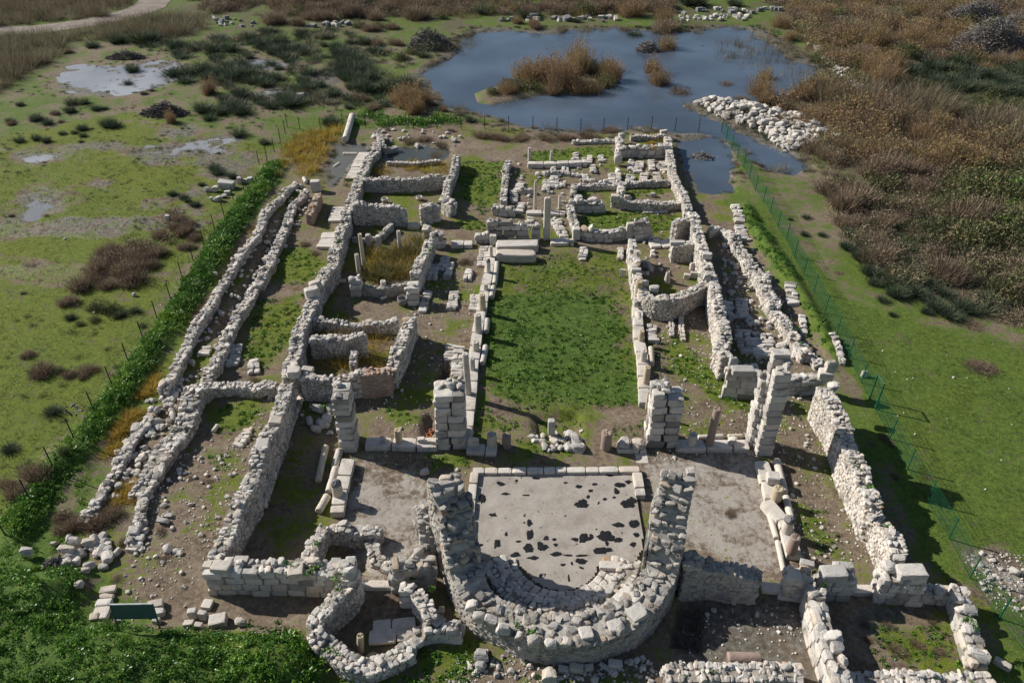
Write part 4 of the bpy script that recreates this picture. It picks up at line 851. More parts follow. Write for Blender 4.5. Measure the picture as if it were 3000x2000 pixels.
column('honey stump at the middle of the lawn-side nave row', T(12, 1187, 0)[0], 392 + 1465 / 4, 392 + 1562 / 4, 13.5, 'yellow', z0=.45, name='column_stump', cat='column stump')
column('pale stump beside two lying drums on the lawn-side nave row', T(22, 1208, 0)[0], 784 + 80 / 4, 784 + 182 / 4, 15.5, z0=.45, name='column_stump', cat='column stump')
column('honey column near the stepped pier on the lawn-side nave row', T(22, 1232, 0)[0], 784 + 230 / 4, 784 + 388 / 4, 16, 'yellow', z0=.45)
column('thin honey shaft squeezed against the stepped pier', T(22, 1240, 0)[0], 784 + 470 / 4, 784 + 622 / 4, 8, 'yellow', z0=.45)
column('low drum with round top on the cross row beside the stepped pier', T(22, 1655, 0)[0], 784 + 850 / 4, 784 + 955 / 4, 20, z0=.35, name='column_stump', cat='column stump', taper=.02)
column('waisted stub in the middle of the cross row of slabs', T(21, 1310, 0)[0], 784 + 812 / 4, 784 + 928 / 4, 17, 'yellow', z0=.4, name='column_stump', cat='column stump')
column('drum with blackened domed top in the left aisle', T(21, 750, 0)[0], 784 + 1310 / 4, 784 + 1432 / 4, 24, z0=.4, name='column_stump', cat='column stump', cap='darkcap', taper=.02)
column('drum overgrown with grey weed on the short cross row', T(21, 2168, 0)[0], 784 + 850 / 4, 784 + 962 / 4, 24, z0=.3, name='column_stump', cat='column stump', taper=.1)
column('honey drum standing on the right aisle slabs', T(23, 82, 0)[0], 784 + 1345 / 4, 784 + 1462 / 4, 24, 'yellow', z0=.4, name='column_stump', cat='column stump', taper=.05)
column('grey drum with dark hollow top on the right aisle slabs', T(33, 178, 0)[0], 1176 + 70 / 4, 1176 + 195 / 4, 25, 'column', z0=.4, name='column_stump', cat='column stump', cap='darkcap', taper=.1)
column('pinkish stump on the right aisle slabs nearest the front piers', T(33, 222, 0)[0], 1176 + 225 / 4, 1176 + 382 / 4, 24, 'granite', z0=.4, name='column_stump', cat='column stump', taper=.03)
column('waisted little post in the middle of the low rubble partition', T(11, 1178, 0)[0], 392 + 1010 / 4, 392 + 1140 / 4, 14, z0=.0, name='stone_post', cat='post')
column('cone-shaped stone standing inside the curved side chapel', T(12, 1425, 0)[0], 392 + 925 / 4, 392 + 1035 / 4, 16, z0=-.0, name='stone_cone', cat='column stump', taper=.5)
def block_at(label, x, ytop, ybase, wpx, dp, kind='block', name='stone_block', cat='stone block', z0=0.0, yaw=.03, mat=None):
    """upright block: foot, top and width as seen, depth in metres"""
    X, Y = G((x, ybase), z0); w_ = wpx * mpp((x, ybase), z0); y = (ytop * K - 1000) / F
    h = max(CAM_H - z0 - (Y + dp * .5) * math.tan(PITCH + math.atan(y)), .2)
    return link(name, random.choice({'block': BLOCK, 'boulder': BOULD}[kind]), label, cat, None, 'thing', loc=(X, Y + dp / 2, z0 + h / 2 - .03), rot=(0, 0, yaw), scale=(w_, dp, h))
block_at('tall square pillar right of the inscribed wall', T(12, 318, 0)[0], 392 + 235 / 4, 392 + 648 / 4, 15.5, .5, name='stone_pillar', cat='pillar')
block_at('tall squared gatepost stone at the end of the low hedge-side walls', T(11, 550, 0)[0], 392 + 85 / 4, 392 + 205 / 4, 23, .7, name='gatepost', cat='pillar')
block_at('upright slab, tallest at the corner of the sunlit chapel wall', T(12, 1078, 0)[0], 392 + 470 / 4, 392 + 640 / 4, 18, .45, name='upright_slab', cat='pillar')
block_at('squared block standing at the right side of the nave doorway', T(12, 590, 0)[0], 392 + 520 / 4, 392 + 645 / 4, 18, .6)
block_at('pale square post at the left end of the inscribed wall', T(11, 2180, 0)[0], 392 + 585 / 4, 392 + 690 / 4, 16, .5, name='stone_post', cat='post')
block_at('stack of two blocks like a stump among the room columns', T(11, 1130, 0)[0], 392 + 590 / 4, 392 + 730 / 4, 12, .45, name='stone_post', cat='post')
block_at('leaning block between two posts among the room columns', T(11, 1035, 0)[0], 392 + 580 / 4, 392 + 700 / 4, 12, .5, name='stone_post', cat='post')
block_at('upright white block beside the red-topped trench stones of the green pit', T(22, 362, 0)[0], 784 + 715 / 4, 784 + 865 / 4, 17, .4)
# --- lying shafts
for a in [('longest lying shaft in the left aisle', T(21, 640, 965), T(21, 572, 1280), 16), ('lying shaft touching the stepped pier', T(21, 768, 1000), T(21, 722, 1150), 17), ('lying shaft along the middle of the left aisle slabs', T(21, 735, 1165), T(21, 670, 1385), 18.5), ('lying shaft at the near end of the left aisle', T(21, 655, 1420), T(21, 575, 1560), 18.5),
          ('lying drum beside the grass at the near end of the nave row', T(21, 2110, 45), T(21, 2080, 200), 14), ('long drum lying along the far nave row', T(11, 2212, 850), T(11, 2190, 1045), 13), ('thick drum lying in the middle of the nave row', T(11, 2182, 1070), T(11, 2162, 1165), 14), ('lying drum next to the tallest nave stump', T(11, 2125, 1370), T(11, 2112, 1480), 14), ('short drum lying by the big squared lintels', T(11, 2228, 720), T(11, 2218, 785), 9),
          ('pair of end-to-end drums lying on the lawn-side nave row', T(22, 1275, 60), T(22, 1282, 210), 14.5), ('broken fluted drum lying on the lawn-side nave row', T(12, 1155, 1320), T(12, 1162, 1385), 17),
          ('shaft lying level behind the grey-brown column', T(22, 1712, 878), T(22, 1940, 868), 13), ('short shaft lying level behind the honey base', T(22, 1985, 872), T(22, 2115, 868), 12),
          ('slim shaft lying along the right aisle slabs, far piece', T(22, 2250, 1115), T(22, 2290, 1315), 11), ('slim honey shaft lying along the right aisle slabs, middle piece', T(22, 2310, 1325), T(22, 2382, 1568), 11), ('slim shaft lying along the right aisle slabs, near piece', T(33, 10, 0), T(33, 78, 235), 14), ('slim tapering shaft running up to the square block pier', T(33, 88, 265), T(33, 145, 540), 13),
          ('thick shaft lying on the far side of the right aisle slabs', T(23, 80, 1095), T(23, 150, 1385), 18), ('thick shaft lying on the near side of the right aisle slabs', T(23, 165, 1425), T(33, 222, 95), 17),
          ('dark granite drum lying in the shadowed front room', T(32, 1985, 1338), T(32, 2280, 1342), 30), ('long weathered column lying beyond the golden reeds at the fence', T(1, 885, 1065), T(1, 820, 1280), 15), ('thick white drum lying in the far pool', T(1, 800, 1398), T(1, 930, 1398), 11), ('small pale block-like drum lying in the far pool', T(1, 715, 1520), T(1, 765, 1485), 9),
          ('tiny drum lying in front of the rubble partition', T(11, 1145, 1175), T(11, 1200, 1155), 8), ('small drum lying in the shaded hedge-side yard', T(20, 1960, 825), T(20, 2000, 770), 10), ('small pipe-like drum lying against the long room wall', T(11, 735, 1010), T(11, 825, 1010), 10), ('short drum leaning at the end of the outermost rubble wall', T(11, 440, 70), T(11, 460, 110), 9), ('white drum lying half hidden among the far marsh rushes', T(1, 380, 880), T(1, 445, 878), 13)]:
    lying(a[0], a[1], a[2], a[3], 'granite' if 'granite' in a[0] else ('yellow' if 'honey shaft' in a[0] else 'column'), z0=-.15 if 'pool' in a[0] else 0.0, joints=(.5,) if 'pair' in a[0] else ())
# --- named big blocks
def blk(label, rc, x, y, w_, asp, kind='block', z0=0.0, yaw=None, tilt=.05, name=None, cat=None): return rock(label, T(rc, x, y), w_ / 4, asp, yaw, kind, name, None, z0, tilt, cat)
blk('long squared lintel with broken face, nearer the inscribed wall', 11, 2402, 690, 400, (1, .28, .20), yaw=0); blk('long squared lintel with a clamp hole, lying on the grass', 11, 2388, 780, 372, (1, .34, .24), yaw=0)
blk('huge pale block with hewn face at the corner of the front wall', 30, 2035, 510, 180, (1, .7, .6), z0=1.4, yaw=-.1); blk('white block with a square socket on the front wall corner', 30, 1910, 490, 85, (1, 1, .7), z0=1.4)
blk('large weathered block on the front wall among green tufts', 31, 370, 540, 150, (1, 1.0, .7), z0=1.3); blk('smaller squared block on the front wall beside green tufts', 31, 235, 540, 90, (1, 1.1, .8), z0=1.3); blk('thin flat stone leaning on the front wall', 31, 70, 535, 90, (.8, 1, .4), z0=1.3, tilt=.5)
blk('pale block on the far edge of the front wall', 30, 2220, 440, 130, (1, .6, .5), z0=1.4); blk('white flat block at the junction of front wall and inner wall', 31, 480, 410, 130, (1, .8, .4), z0=1.2); blk('white block on the front wall near the chapel', 31, 735, 450, 90, (1, .7, .5), z0=1.4)
blk('broad white top stone of the huge corner pier', 33, 1310, 560, 270, (1, .55, .5), z0=1.5, yaw=0); blk('rounded block leaning on top of the huge corner pier', 33, 1110, 500, 130, (1, 1, .8), 'boulder', z0=1.6); blk('rough rounded block at the end of the sunlit side wall', 33, 1210, 430, 110, (1, .8, .8), 'boulder', z0=1.7)
blk('broad white block capping the right block pier', 33, 600, 560, 240, (1, .6, .45), z0=1.4, yaw=0); blk('white slab behind the right block pier top', 33, 700, 500, 170, (1, .5, .5), z0=1.3, yaw=0); blk('white corner-cut block above the left block pier', 33, 360, 470, 130, (1, .6, .4), z0=1.2, yaw=-.3); blk('pitted rough block capping the left block pier', 33, 230, 590, 150, (1, 1, .6), 'boulder', z0=1.5)
blk('big pale boulder standing at the far corner of the sunlit wall', 23, 570, 220, 120, (1, .8, 1.2), 'boulder', z0=1.6, yaw=.2); blk('pale block below the corner boulder', 23, 530, 300, 130, (1, .8, .7), z0=1.2); blk('rounded block next to the corner boulder on the sunlit wall', 23, 600, 410, 120, (1, .8, .7), 'boulder', z0=1.9)
blk('half-round boulder at the near end of the grassy room wall', 33, 1940, 1310, 200, (1, .6, .5), 'boulder', z0=.7, yaw=-.4); blk('long block lying on the grass beyond the grassy room', 33, 2155, 1390, 150, (1, .45, .45), yaw=-.75)
blk('white block on a stand of stones, hedge side of the column room', 11, 515, 1120, 130, (1, .7, .9), z0=1.2, yaw=.5); blk('second white block leaning behind the one above the rubble wall', 11, 545, 1050, 110, (1, .6, .9), z0=1.3, yaw=.5)
blk('cube-like white block with a socket at the brick corner wall', 21, 350, 280, 120, (1, .9, .7), z0=1.6, yaw=.1); blk('squared block on the sloping wall, upper one', 21, 180, 740, 120, (1, .9, .7), z0=2.0, yaw=.1); blk('squared block on the sloping wall, lower one', 21, 65, 950, 125, (1, 1, .6), z0=2.0, yaw=.1); blk('long pale stone laid on the wall beside the cube-like block', 21, 475, 260, 110, (1, .6, .5), z0=1.5)
blk('star-topped square capital on the right aisle slabs', 23, 45, 1250, 120, (1, 1, .7), z0=.4, name='capital', cat='capital'); blk('blotched lumpy column base left of the hollow base', 22, 1020, 930, 120, (1, .9, .8), 'boulder', z0=.2, name='plinth_stone', cat='column base'); blk('hollow crumbled column base against the stepped pier', 22, 1165, 940, 130, (1, .9, .6), 'boulder', z0=.2, name='plinth_stone', cat='column base')
blk('honey-coloured crumbling base behind the cross row', 22, 2025, 905, 95, (1, .8, .7), 'boulder', z0=.3, name='plinth_stone', cat='column base'); blk('small capital near the broad pier on the cross row', 21, 1518, 900, 70, (1, .8, .6), z0=.4, name='capital', cat='capital'); blk('flat ringed base next to the broad pier', 21, 1620, 910, 85, (1, .7, .4), z0=.4, name='plinth_stone', cat='column base'); blk('pointed white stone on the cross row of slabs', 21, 1165, 900, 65, (1, .7, .9), 'boulder', z0=.4)
blk('large round disc base leaning against the broad pier', 21, 1992, 910, 115, (1, .6, .9), 'boulder', z0=.25, name='plinth_stone', cat='column base'); blk('white triangular stone on the dark grass in front of the chancel', 21, 1545, 1200, 95, (1, .7, .5), 'boulder')
blk('thin white slab lying flat on the apse bench', 32, 925, 490, 250, (1, .35, .16), 'slab', z0=.5, yaw=-.05); blk('large angular block tumbled on the apse rim, upper one', 32, 1120, 760, 180, (1, 1, .5), z0=1.2, yaw=.8, tilt=.2); blk('large angular block tumbled on the apse rim, beside the upper one', 32, 1000, 790, 140, (1, .9, .5), z0=1.1, yaw=.8, tilt=.2); blk('narrow block tumbled on the apse rim', 32, 910, 850, 110, (1, .9, .6), z0=1.2, yaw=.6, tilt=.2); blk('brightest squared block on the outer apse rim', 32, 1150, 930, 170, (1, .9, .6), z0=1.4, yaw=.5, tilt=.15); blk('grey block in the shaded part of the outer apse rim', 32, 680, 1110, 130, (1, 1.1, .5), z0=1.4, yaw=.2); blk('long grey block on the outer apse rim near the sunny spot', 32, 950, 1040, 140, (1, .9, .4), z0=1.5, yaw=.3)
for i, (x, y, w_, l) in enumerate([(2040, 960, 130, 'rounded boulder on the outer apse rim under the chapel-side horn'), (2160, 990, 130, 'cracked boulder on the outer apse rim beside the rounded one'), (2270, 1060, 140, 'third boulder along the outer apse rim, counted from the chapel-side horn'), (1980, 850, 130, 'tilted slab-like boulder at the foot of the chapel-side horn')]): blk(l, 31, x, y, w_, (1, .8, .7), 'boulder', z0=1.5, tilt=.2)
for x, y, w_, l in [(190, 1180, 140, 'pale boulder on the outer apse rim, left part of the shaded rim'), (355, 1210, 120, 'ridged boulder on the outer apse rim in the middle'), (500, 1190, 120, 'square-faced boulder on the outer apse rim in the middle'), (65, 1130, 100, 'small upright boulder on the outer apse rim')]: blk(l, 32, x, y, w_, (1, .8, .8), 'boulder', z0=1.35, tilt=.2)
blk('round ball-like stone between chapel and apse horn', 31, 1690, 905, 85, (1, 1, .9), 'boulder'); blk('pale boulder on the rubble shoulder wall', 31, 1490, 365, 100, (1, .8, .8), 'boulder', z0=1.7); blk('large boulder in front of the great apse on the grass edge', 31, 2070, 1300, 150, (1, .8, .8), 'boulder'); blk('second boulder in front of the great apse, lower left one', 31, 2070, 1410, 110, (1, .8, .7), 'boulder')
blk('white pointed boulder at the bottom edge on bright grass', 32, 330, 1500, 150, (1, .9, .8), 'boulder'); blk('pale block at the foot of the apse, right one of the row', 32, 950, 1390, 130, (1, .6, .6)); blk('pale block at the foot of the apse, middle of the row', 32, 590, 1430, 130, (1, .6, .6)); blk('thin slab leaning at the foot of the apse', 32, 860, 1415, 130, (1, .3, .3), yaw=-.6); blk('small grey block at the foot of the apse', 32, 475, 1440, 100, (1, .7, .6)); blk('grey squared stone at the foot of the apse beside the thin slab', 32, 705, 1420, 90, (1, .7, .6))
blk('tall white boulder among the atrium stone rows', 2, 975, 1455, 75, (1, .9, 1.3), 'boulder', z0=.2); blk('white block crowning the far corner enclosure', 2, 1395, 1210, 70, (1, .6, .5), z0=.5); blk('rounded white boulder on the far enclosure wall', 2, 1010, 1245, 70, (1, .8, .8), 'boulder', z0=.5)
blk('big squared block of the atrium dividing wall, left one', 12, 950, 250, 85, (1, .7, .9), z0=.6); blk('big rounded block of the atrium dividing wall, right one', 12, 1065, 245, 75, (1, .7, .8), 'boulder', z0=.6); blk('broad inscribed-looking boulder on the atrium wall', 12, 732, 275, 110, (1, .6, .6), 'boulder', z0=.6); blk('rounded boulder at the corner of the atrium wall', 12, 605, 255, 90, (1, .7, .7), 'boulder', z0=.6); blk('tall stone stack in the middle of the atrium cross wall', 12, 1000, 180, 75, (1, .7, .9), z0=.3); blk('small drum-like block on the green atrium floor', 12, 1295, 220, 45, (1, .8, .9)); blk('round-topped boulder of the low atrium wall', 12, 755, 95, 80, (1, .7, .7), 'boulder', z0=.3); blk('leaning flat boulder of the low atrium wall', 12, 810, 115, 60, (1, .6, 1), 'boulder', z0=.2); blk('upright square boulder of the low atrium wall', 12, 862, 105, 50, (1, .7, 1.2), z0=.2)
blk('long thin slab lying on the wall behind the side chapel', 12, 1520, 660, 140, (1, .4, .25), 'slab', z0=1.4, yaw=0); blk('white block on the near end of the sunlit chapel wall', 12, 1140, 915, 95, (1, .5, .5), z0=1.6, yaw=0); blk('white cap block on the tall wall above the slit', 12, 1795, 775, 90, (1, .6, .6), z0=2.0); blk('broken drum leaning in the corner of the side chapel', 12, 1655, 875, 70, (.8, .8, 1.2), 'boulder'); blk('short drum standing tilted in the side chapel', 12, 1605, 968, 55, (1, .8, .9)); blk('pale square block next to the tilted drum', 12, 1670, 955, 65, (1, .6, .9)); blk('leaning white panel outside the nave wall of the chapel', 12, 1020, 935, 60, (1, .4, 1.4), z0=.0); blk('large angular stone on the curved chapel rim', 12, 1310, 1085, 95, (1, .8, .8), 'boulder', z0=1.5); blk('left stone on the curved chapel rim', 12, 1222, 1035, 75, (1, .7, .9), 'boulder', z0=1.6); blk('upright white stone at the crossing of chapel rim and aisle wall', 12, 1790, 965, 80, (1, .8, 1.2), 'boulder', z0=1.8)
blk('tall white stone on top of the squared aisle wall end', 22, 2030, 175, 90, (1, .8, 1.1), 'boulder', z0=2.0); blk('dark weathered slab projecting over the squared aisle wall end', 22, 2120, 265, 215, (1, .45, .3), 'slab', z0=1.9, yaw=.02)
blk('large white boulder beyond the fence on the lawn', 23, 885, 290, 65, (1, .8, 1.2), 'boulder'); blk('grey block with two stones on the dirt yard beside the hedge', 30, 1430, 850, 140, (1, .6, .5), yaw=.3); blk('second block below the first on the dirt yard', 30, 1430, 920, 165, (1, .45, .4), yaw=.1); blk('broad white block behind the information board', 30, 1100, 1000, 70, (1, .7, .8)); blk('pale block partly behind the right edge of the information board', 30, 1440, 1000, 75, (1, .7, .8))
blk('pale block standing by the front wall slabs, upper one', 30, 1770, 930, 90, (.9, .7, 1.2), yaw=.2); blk('pale block standing by the front wall slabs, lower one', 30, 1745, 1045, 95, (1, .7, .8)); blk('tall pale block at the end of the kerb slabs', 30, 1865, 945, 80, (1, .7, 1.4)); blk('small block under the tall pale block', 30, 1835, 1060, 75, (1, .7, .9)); blk('big white cube-like block by the front wall', 30, 2005, 1000, 160, (1, .8, .6)); blk('white rounded boulder in the grass by the front wall', 30, 2210, 1010, 105, (1, .8, .7), 'boulder')
blk('angular two-part white stone on the dirt yard', 30, 1500, 75, 125, (1, .6, .45), 'boulder'); blk('white stone beside the angular one on the dirt yard', 30, 1545, 25, 90, (1, .5, .4), 'boulder'); blk('large white boulder beyond the fence in the hedge corner', 30, 240, 355, 105, (1, .9, .9), 'boulder', z0=.2); blk('largest white boulder of the ruined corner by the brambles', 30, 610, 340, 160, (1, .6, .6), 'boulder', z0=.1); blk('cracked white boulder of the ruined corner by the brambles', 30, 815, 275, 120, (1, .8, .8), 'boulder', z0=.1); blk('white boulder topping the ruined corner by the brambles', 30, 680, 250, 130, (1, .6, .6), 'boulder', z0=.2); blk('brown-grey boulder in the dry hollow by the brambles', 30, 630, 470, 90, (1, .8, .8), 'boulder'); blk('white boulder at the far edge of the brambles', 30, 795, 550, 80, (1, .8, .7), 'boulder'); blk('white stone at the bramble edge near the stone row', 30, 745, 705, 80, (1, .9, .8), 'boulder')
# --- the pile of worked blocks beyond the fence
for i, (x, y, w_, asp, k, l) in enumerate([(2080, 125, 150, (1, .5, .5), 'block', 'large coffin-shaped block on the pile beyond the fence'), (1970, 165, 80, (1, .8, .7), 'boulder', 'boulder left of the coffin-shaped block'), (1910, 170, 60, (1, .8, .7), 'boulder', 'smaller boulder at the far left of the block pile'), (2000, 255, 85, (1, .7, .6), 'boulder', 'white boulder in front of the block pile'), (1945, 258, 40, (1, 1, 1), 'boulder', 'small round boulder in front of the block pile'), (2205, 85, 55, (1, .8, 1.2), 'block', 'upright drum-like block on the block pile'), (2260, 90, 60, (1, .7, .6), 'block', 'block in the middle of the back row of the pile'), (2300, 85, 50, (1, .8, 1.1), 'block', 'last block of the back row of the pile'), (2090, 200, 60, (1, .7, .6), 'block', 'grey block at the front of the pile near the fence'), (2055, 230, 60, (1, .7, .6), 'boulder', 'boulder at the near end of the block pile')]):
    rock(l, T(10, x, y), w_ / 4, asp, None, k)
blk('lonely white block on the marshy lawn', 10, 1540, 425, 45, (1, .8, 1.1)); blk('white stone pair partner in the shrub clearing, left one', 10, 1232, 1135, 40, (1, .8, .9), 'boulder'); blk('round white stone beside the hedge-side wall', 10, 1985, 970, 45, (1, .9, .8), 'boulder')
# --- bowls, tub and jars
def bowl(label, rc, x, y, wpx, mat, h=.5, name='stone_bowl', cat='bowl', z0=0.0):
    p = T(rc, x, y); r0 = wpx / 4 * mpp(p) / 2; X, Y = G(p, z0 + h * .5)
    prof = [(1e-3, 0), (r0 * .72, 0), (r0 * .95, h * .55), (r0, h), (r0 * .84, h), (r0 * .74, h * .5), (r0 * .55, h * .22), (1e-3, h * .2)]
    return link(name, lathe(name, prof, M[mat], 28, .006, 5, False), label, cat, None, 'thing', loc=(X, Y, z0 + gz1(X, Y)))
bowl('round grey tub against the squat pier', 11, 1347, 1200, 95, 'darkcap', .6, 'stone_tub', 'tub'); bowl('broken white mortar bowl on the dry room floor', 11, 1185, 275, 60, 'column', .45); bowl('flat worn bowl at the end of the dry room', 11, 1500, 255, 60, 'column', .35)
bowl('terracotta jar mouth sticking out of the trench', 21, 1585, 825, 52, 'terracotta', .5, 'jar', 'jar'); bowl('smaller terracotta jar behind the first in the trench', 21, 1605, 775, 40, 'terracotta', .4, 'jar', 'jar')
# --- rows of flat stones over graves
def grave(label, p0, p1, wd, h=.3, tint=.6, mat='lime'):
    a, b_ = G(p0, h), G(p1, h); L = np.hypot(*(b_ - a)); d = (b_ - a) / L; B = Batch(); x = 0; ya = math.atan2(d[1], d[0])
    while x < L:
        l_ = random.uniform(.22, .42); k = 1 if random.random() < .6 else 2
        for i in range(k):
            off = (i - (k - 1) / 2) * wd / k; c = a + d * (x + l_ / 2) + np.array([-d[1], d[0]]) * (off + random.gauss(0, .03))
            hh = h * random.uniform(.7, 1.15)
            B.add('slab' if random.random() < .6 else 'cap', (c[0], c[1], hh / 2 + gz1(*c) - .03), (l_ * .52, wd / k * random.uniform(.45, .54), hh / 2), ya + random.gauss(0, .08), float(np.clip(random.gauss(tint, .2), 0, .86)), .07)
        x += l_
    return link('stone_row', B.build('stone_row', M[mat]), label, 'stone row', 'rows of stacked flat stones', 'thing')
for rc, x0, y0, x1, y1, wd, l in [
    (20, 2170, 20, 2130, 190, .9, 'stone row in the hedge-side yard, thick one near the rubble wall'), (20, 1900, 30, 1860, 100, .8, 'low stone row between the two hedge-side walls'), (20, 2330, 150, 2330, 240, .8, 'stone row cut by ferny weeds in the hedge-side yard'), (20, 2290, 770, 2180, 930, .7, 'stone row with rusty weed in the small green yard'),
    (11, 1750, 770, 1700, 880, .8, 'upper stone row in the left aisle of the nave'), (11, 1790, 830, 1750, 970, .6, 'second upper stone row in the left aisle of the nave'), (11, 1640, 850, 1620, 960, .8, 'stone row against the reed room wall'), (11, 1950, 880, 1945, 975, .6, 'short narrow slab row in the left aisle'), (11, 1825, 1095, 1800, 1245, .8, 'stone row in the middle of the left aisle'), (11, 2010, 1125, 2005, 1255, .7, 'stone row under the honey stump'), (11, 2095, 690, 2075, 840, .8, 'stone row next to the far nave slabs'), (11, 1585, 1090, 1520, 1270, .7, 'spill of flat stones below the squat pier'),
    (21, 1790, 10, 1780, 120, .8, 'stone row beside the trench'), (21, 1860, 30, 1850, 290, .8, 'stone lining on the nave side of the trench'),
    (12, 1290, 1400, 1300, 1545, .8, 'stone row in front of the curved chapel'), (12, 1465, 1345, 1470, 1490, .35, 'left kerb of the little box grave'), (12, 1550, 1330, 1575, 1520, .35, 'right kerb of the little box grave'),
    (30, 1000, 660, 900, 970, .75, 'stone row stepping down to the brambles'), (30, 1290, 60, 1260, 160, .8, 'stone row at the top of the dirt yard'), (30, 1270, 190, 1200, 320, .8, 'stone row running on from the top of the dirt yard'),
    (2, 395, 1490, 370, 1568, .6, 'far atrium stone row under the slab row'), (2, 490, 1480, 490, 1568, .7, 'far atrium stone row beside the green tuft'), (2, 590, 1390, 590, 1440, .7, 'stone row behind the far atrium slab row'), (2, 715, 1420, 715, 1480, .6, 'short stone row at the end of the far atrium slabs'), (2, 820, 1410, 820, 1470, .6, 'leaning stone row near the far atrium green'), (2, 740, 1500, 750, 1568, .6, 'stone row on pale atrium gravel'), (2, 1180, 1470, 1150, 1568, .9, 'broad weedy stone row in the far right atrium'), (2, 1100, 1460, 1090, 1540, .6, 'narrow stone row in the far right atrium'), (2, 1280, 1460, 1290, 1540, .7, 'stone row beside dry weeds in the far right atrium'), (2, 1390, 1470, 1400, 1550, .8, 'stone row by the bright outer atrium wall'),
    (12, 385, 0, 395, 130, .9, 'thick stone row in the left atrium'), (12, 320, 70, 310, 170, .8, 'stone row left of the thick atrium row'), (12, 465, 90, 470, 135, .6, 'little stone heap row in the left atrium'), (12, 670, 20, 690, 80, .7, 'stone row with a tile in the atrium'), (12, 920, 5, 920, 90, .7, 'stone row along the white atrium kerb'), (12, 1090, 30, 1080, 130, .9, 'heaped stone row in the middle atrium'), (12, 1215, 5, 1210, 80, .8, 'stone row in the right atrium'), (12, 1335, 10, 1345, 80, .8, 'stone row at the right end of the atrium'), (12, 90, 90, 40, 180, .8, 'stone row in the shade of the left atrium wall'), (12, 10, 160, 20, 260, .8, 'heap of stones along the left atrium slabs'), (12, 90, 290, 70, 350, .7, 'stone row behind the inscribed wall'), (12, 180, 420, 150, 480, .7, 'small stone row between inscribed wall and slim column'), (12, 400, 440, 470, 580, .9, 'spread of flat stones right of the square pillar'), (12, 660, 690, 650, 780, .7, 'stone row in the nave grass below the doorway'), (12, 1000, 690, 995, 780, .5, 'thin stone row at the sunlit chapel wall'),
    (23, -60, 30, -40, 120, .7, 'stone row at the end of the right flank yard')]:
    grave(l, T(rc, x0, y0), T(rc, x1, y1), wd)
for x0, y0, x1, y1, wd, l in [(1690, 468, 1700, 505, .9, 'uppermost stone row of the right flank'), (1698, 515, 1712, 545, 1.0, 'second stone row of the right flank'), (1668, 690, 1672, 720, 1.0, 'stone row in the shaded ditch, first one'), (1700, 680, 1710, 720, .9, 'stone row in the shaded ditch, second one'), (1706, 752, 1716, 800, 1.1, 'broad stone row of the right flank ditch'), (1738, 770, 1746, 810, 1.0, 'stone row next to the broad one in the right flank ditch'), (1763, 762, 1768, 812, .9, 'reddish stone row next to the kerb in the right flank ditch'), (1725, 830, 1738, 868, .9, 'ochre stone row at the near end of the ditch'), (1780, 820, 1795, 872, .8, 'pinkish stone row at the near end of the ditch'), (1815, 650, 1822, 690, .9, 'stone row outside the right flank wall'), (1842, 720, 1850, 760, .5, 'small stone row outside the right flank wall'), (1700, 880, 1712, 900, .9, 'stone heap row behind the squared aisle wall end')]:
    grave(l, (x0, y0), (x1, y1), wd, .35, .55)
# --- loose stones that nothing tells apart, strewn in groups
STREWN = []
def strew(label, group, poly, n, size, kind='boulder', cat='boulder', asp=(1, .8, .65), seed=0):
    P = W(poly); r = np.random.default_rng(seed + 60); k = 0
    while k < n:
        x = r.uniform(P[:, 0].min(), P[:, 0].max()); y = r.uniform(P[:, 1].min(), P[:, 1].max())
        if sdf(P, np.array([x]), np.array([y]))[0] < 0: continue
        s = r.uniform(*size) * (1.5 if r.random() < .12 else 1); k += 1
        dd = float(sdf(P, np.array([x]), np.array([y]))[0]); z = max(gz1(x, y), -.3) + s * asp[2] * .3 + (.55 * min(dd / 1.6, 1) * r.uniform(.3, 1) if 'pond bank' in group else 0)
        STREWN.append((s / depth(x, y, 0), kind, int(r.integers(99)), label, cat, group, (x, y, z), (r.normal(0, .2), r.normal(0, .2), r.uniform(0, 6)), (s * asp[0] * r.uniform(.8, 1.2), s * asp[1] * r.uniform(.8, 1.2), s * asp[2] * r.uniform(.8, 1.2))))
def place_strewn():
    """the 290 largest loose stones are things; the rest is one scatter of rubble"""
    st = sorted([q for q in STREWN if q[1] == 'boulder'], key=lambda q: -q[0])
    for q in st[:290] + [q for q in STREWN if q[1] == 'block']:
        me = BOULD[q[2] % len(BOULD)] if q[1] == 'boulder' else (GREYB if q[2] % 5 < 3 else BLOCK)[q[2] % 5]
        link('loose_stone' if q[1] == 'boulder' else 'loose_block', me, q[3], q[4], q[5], 'thing', loc=q[6], rot=q[7], scale=q[8])
    B = Batch()
    for q in st[290:]: B.add('cap', q[6], tuple(c * .5 for c in q[8]), q[7][2], random.uniform(.25, .75), .2)
    link('loose_rubble', B.build('loose_rubble', M['lime']), kind='stuff')
strew('white loose stone tumbled over the collapsed hedge-side wall', 'stones over the collapsed wall', [(352, 890), (425, 885), (440, 920), (380, 1010), (300, 1120), (215, 1200), (190, 1180), (260, 1060), (330, 940)], 150, (.18, .48), seed=1)
strew('white loose stone of the ruined corner beside the brambles', 'stones of the ruined corner', [(100, 1240), (225, 1225), (280, 1250), (270, 1300), (220, 1310), (120, 1290)], 26, (.3, .8), seed=2)
strew('white loose stone scattered on the bare dirt yard', 'stones on the dirt yard', [(330, 1060), (480, 1010), (560, 1040), (500, 1240), (440, 1400), (300, 1420), (290, 1260)], 45, (.12, .35), seed=3)
strew('white loose stone in the green pit of the nave end', 'stones in the green pit', [(1222, 990), (1338, 985), (1340, 1036), (1218, 1038)], 55, (.25, .55), seed=4)
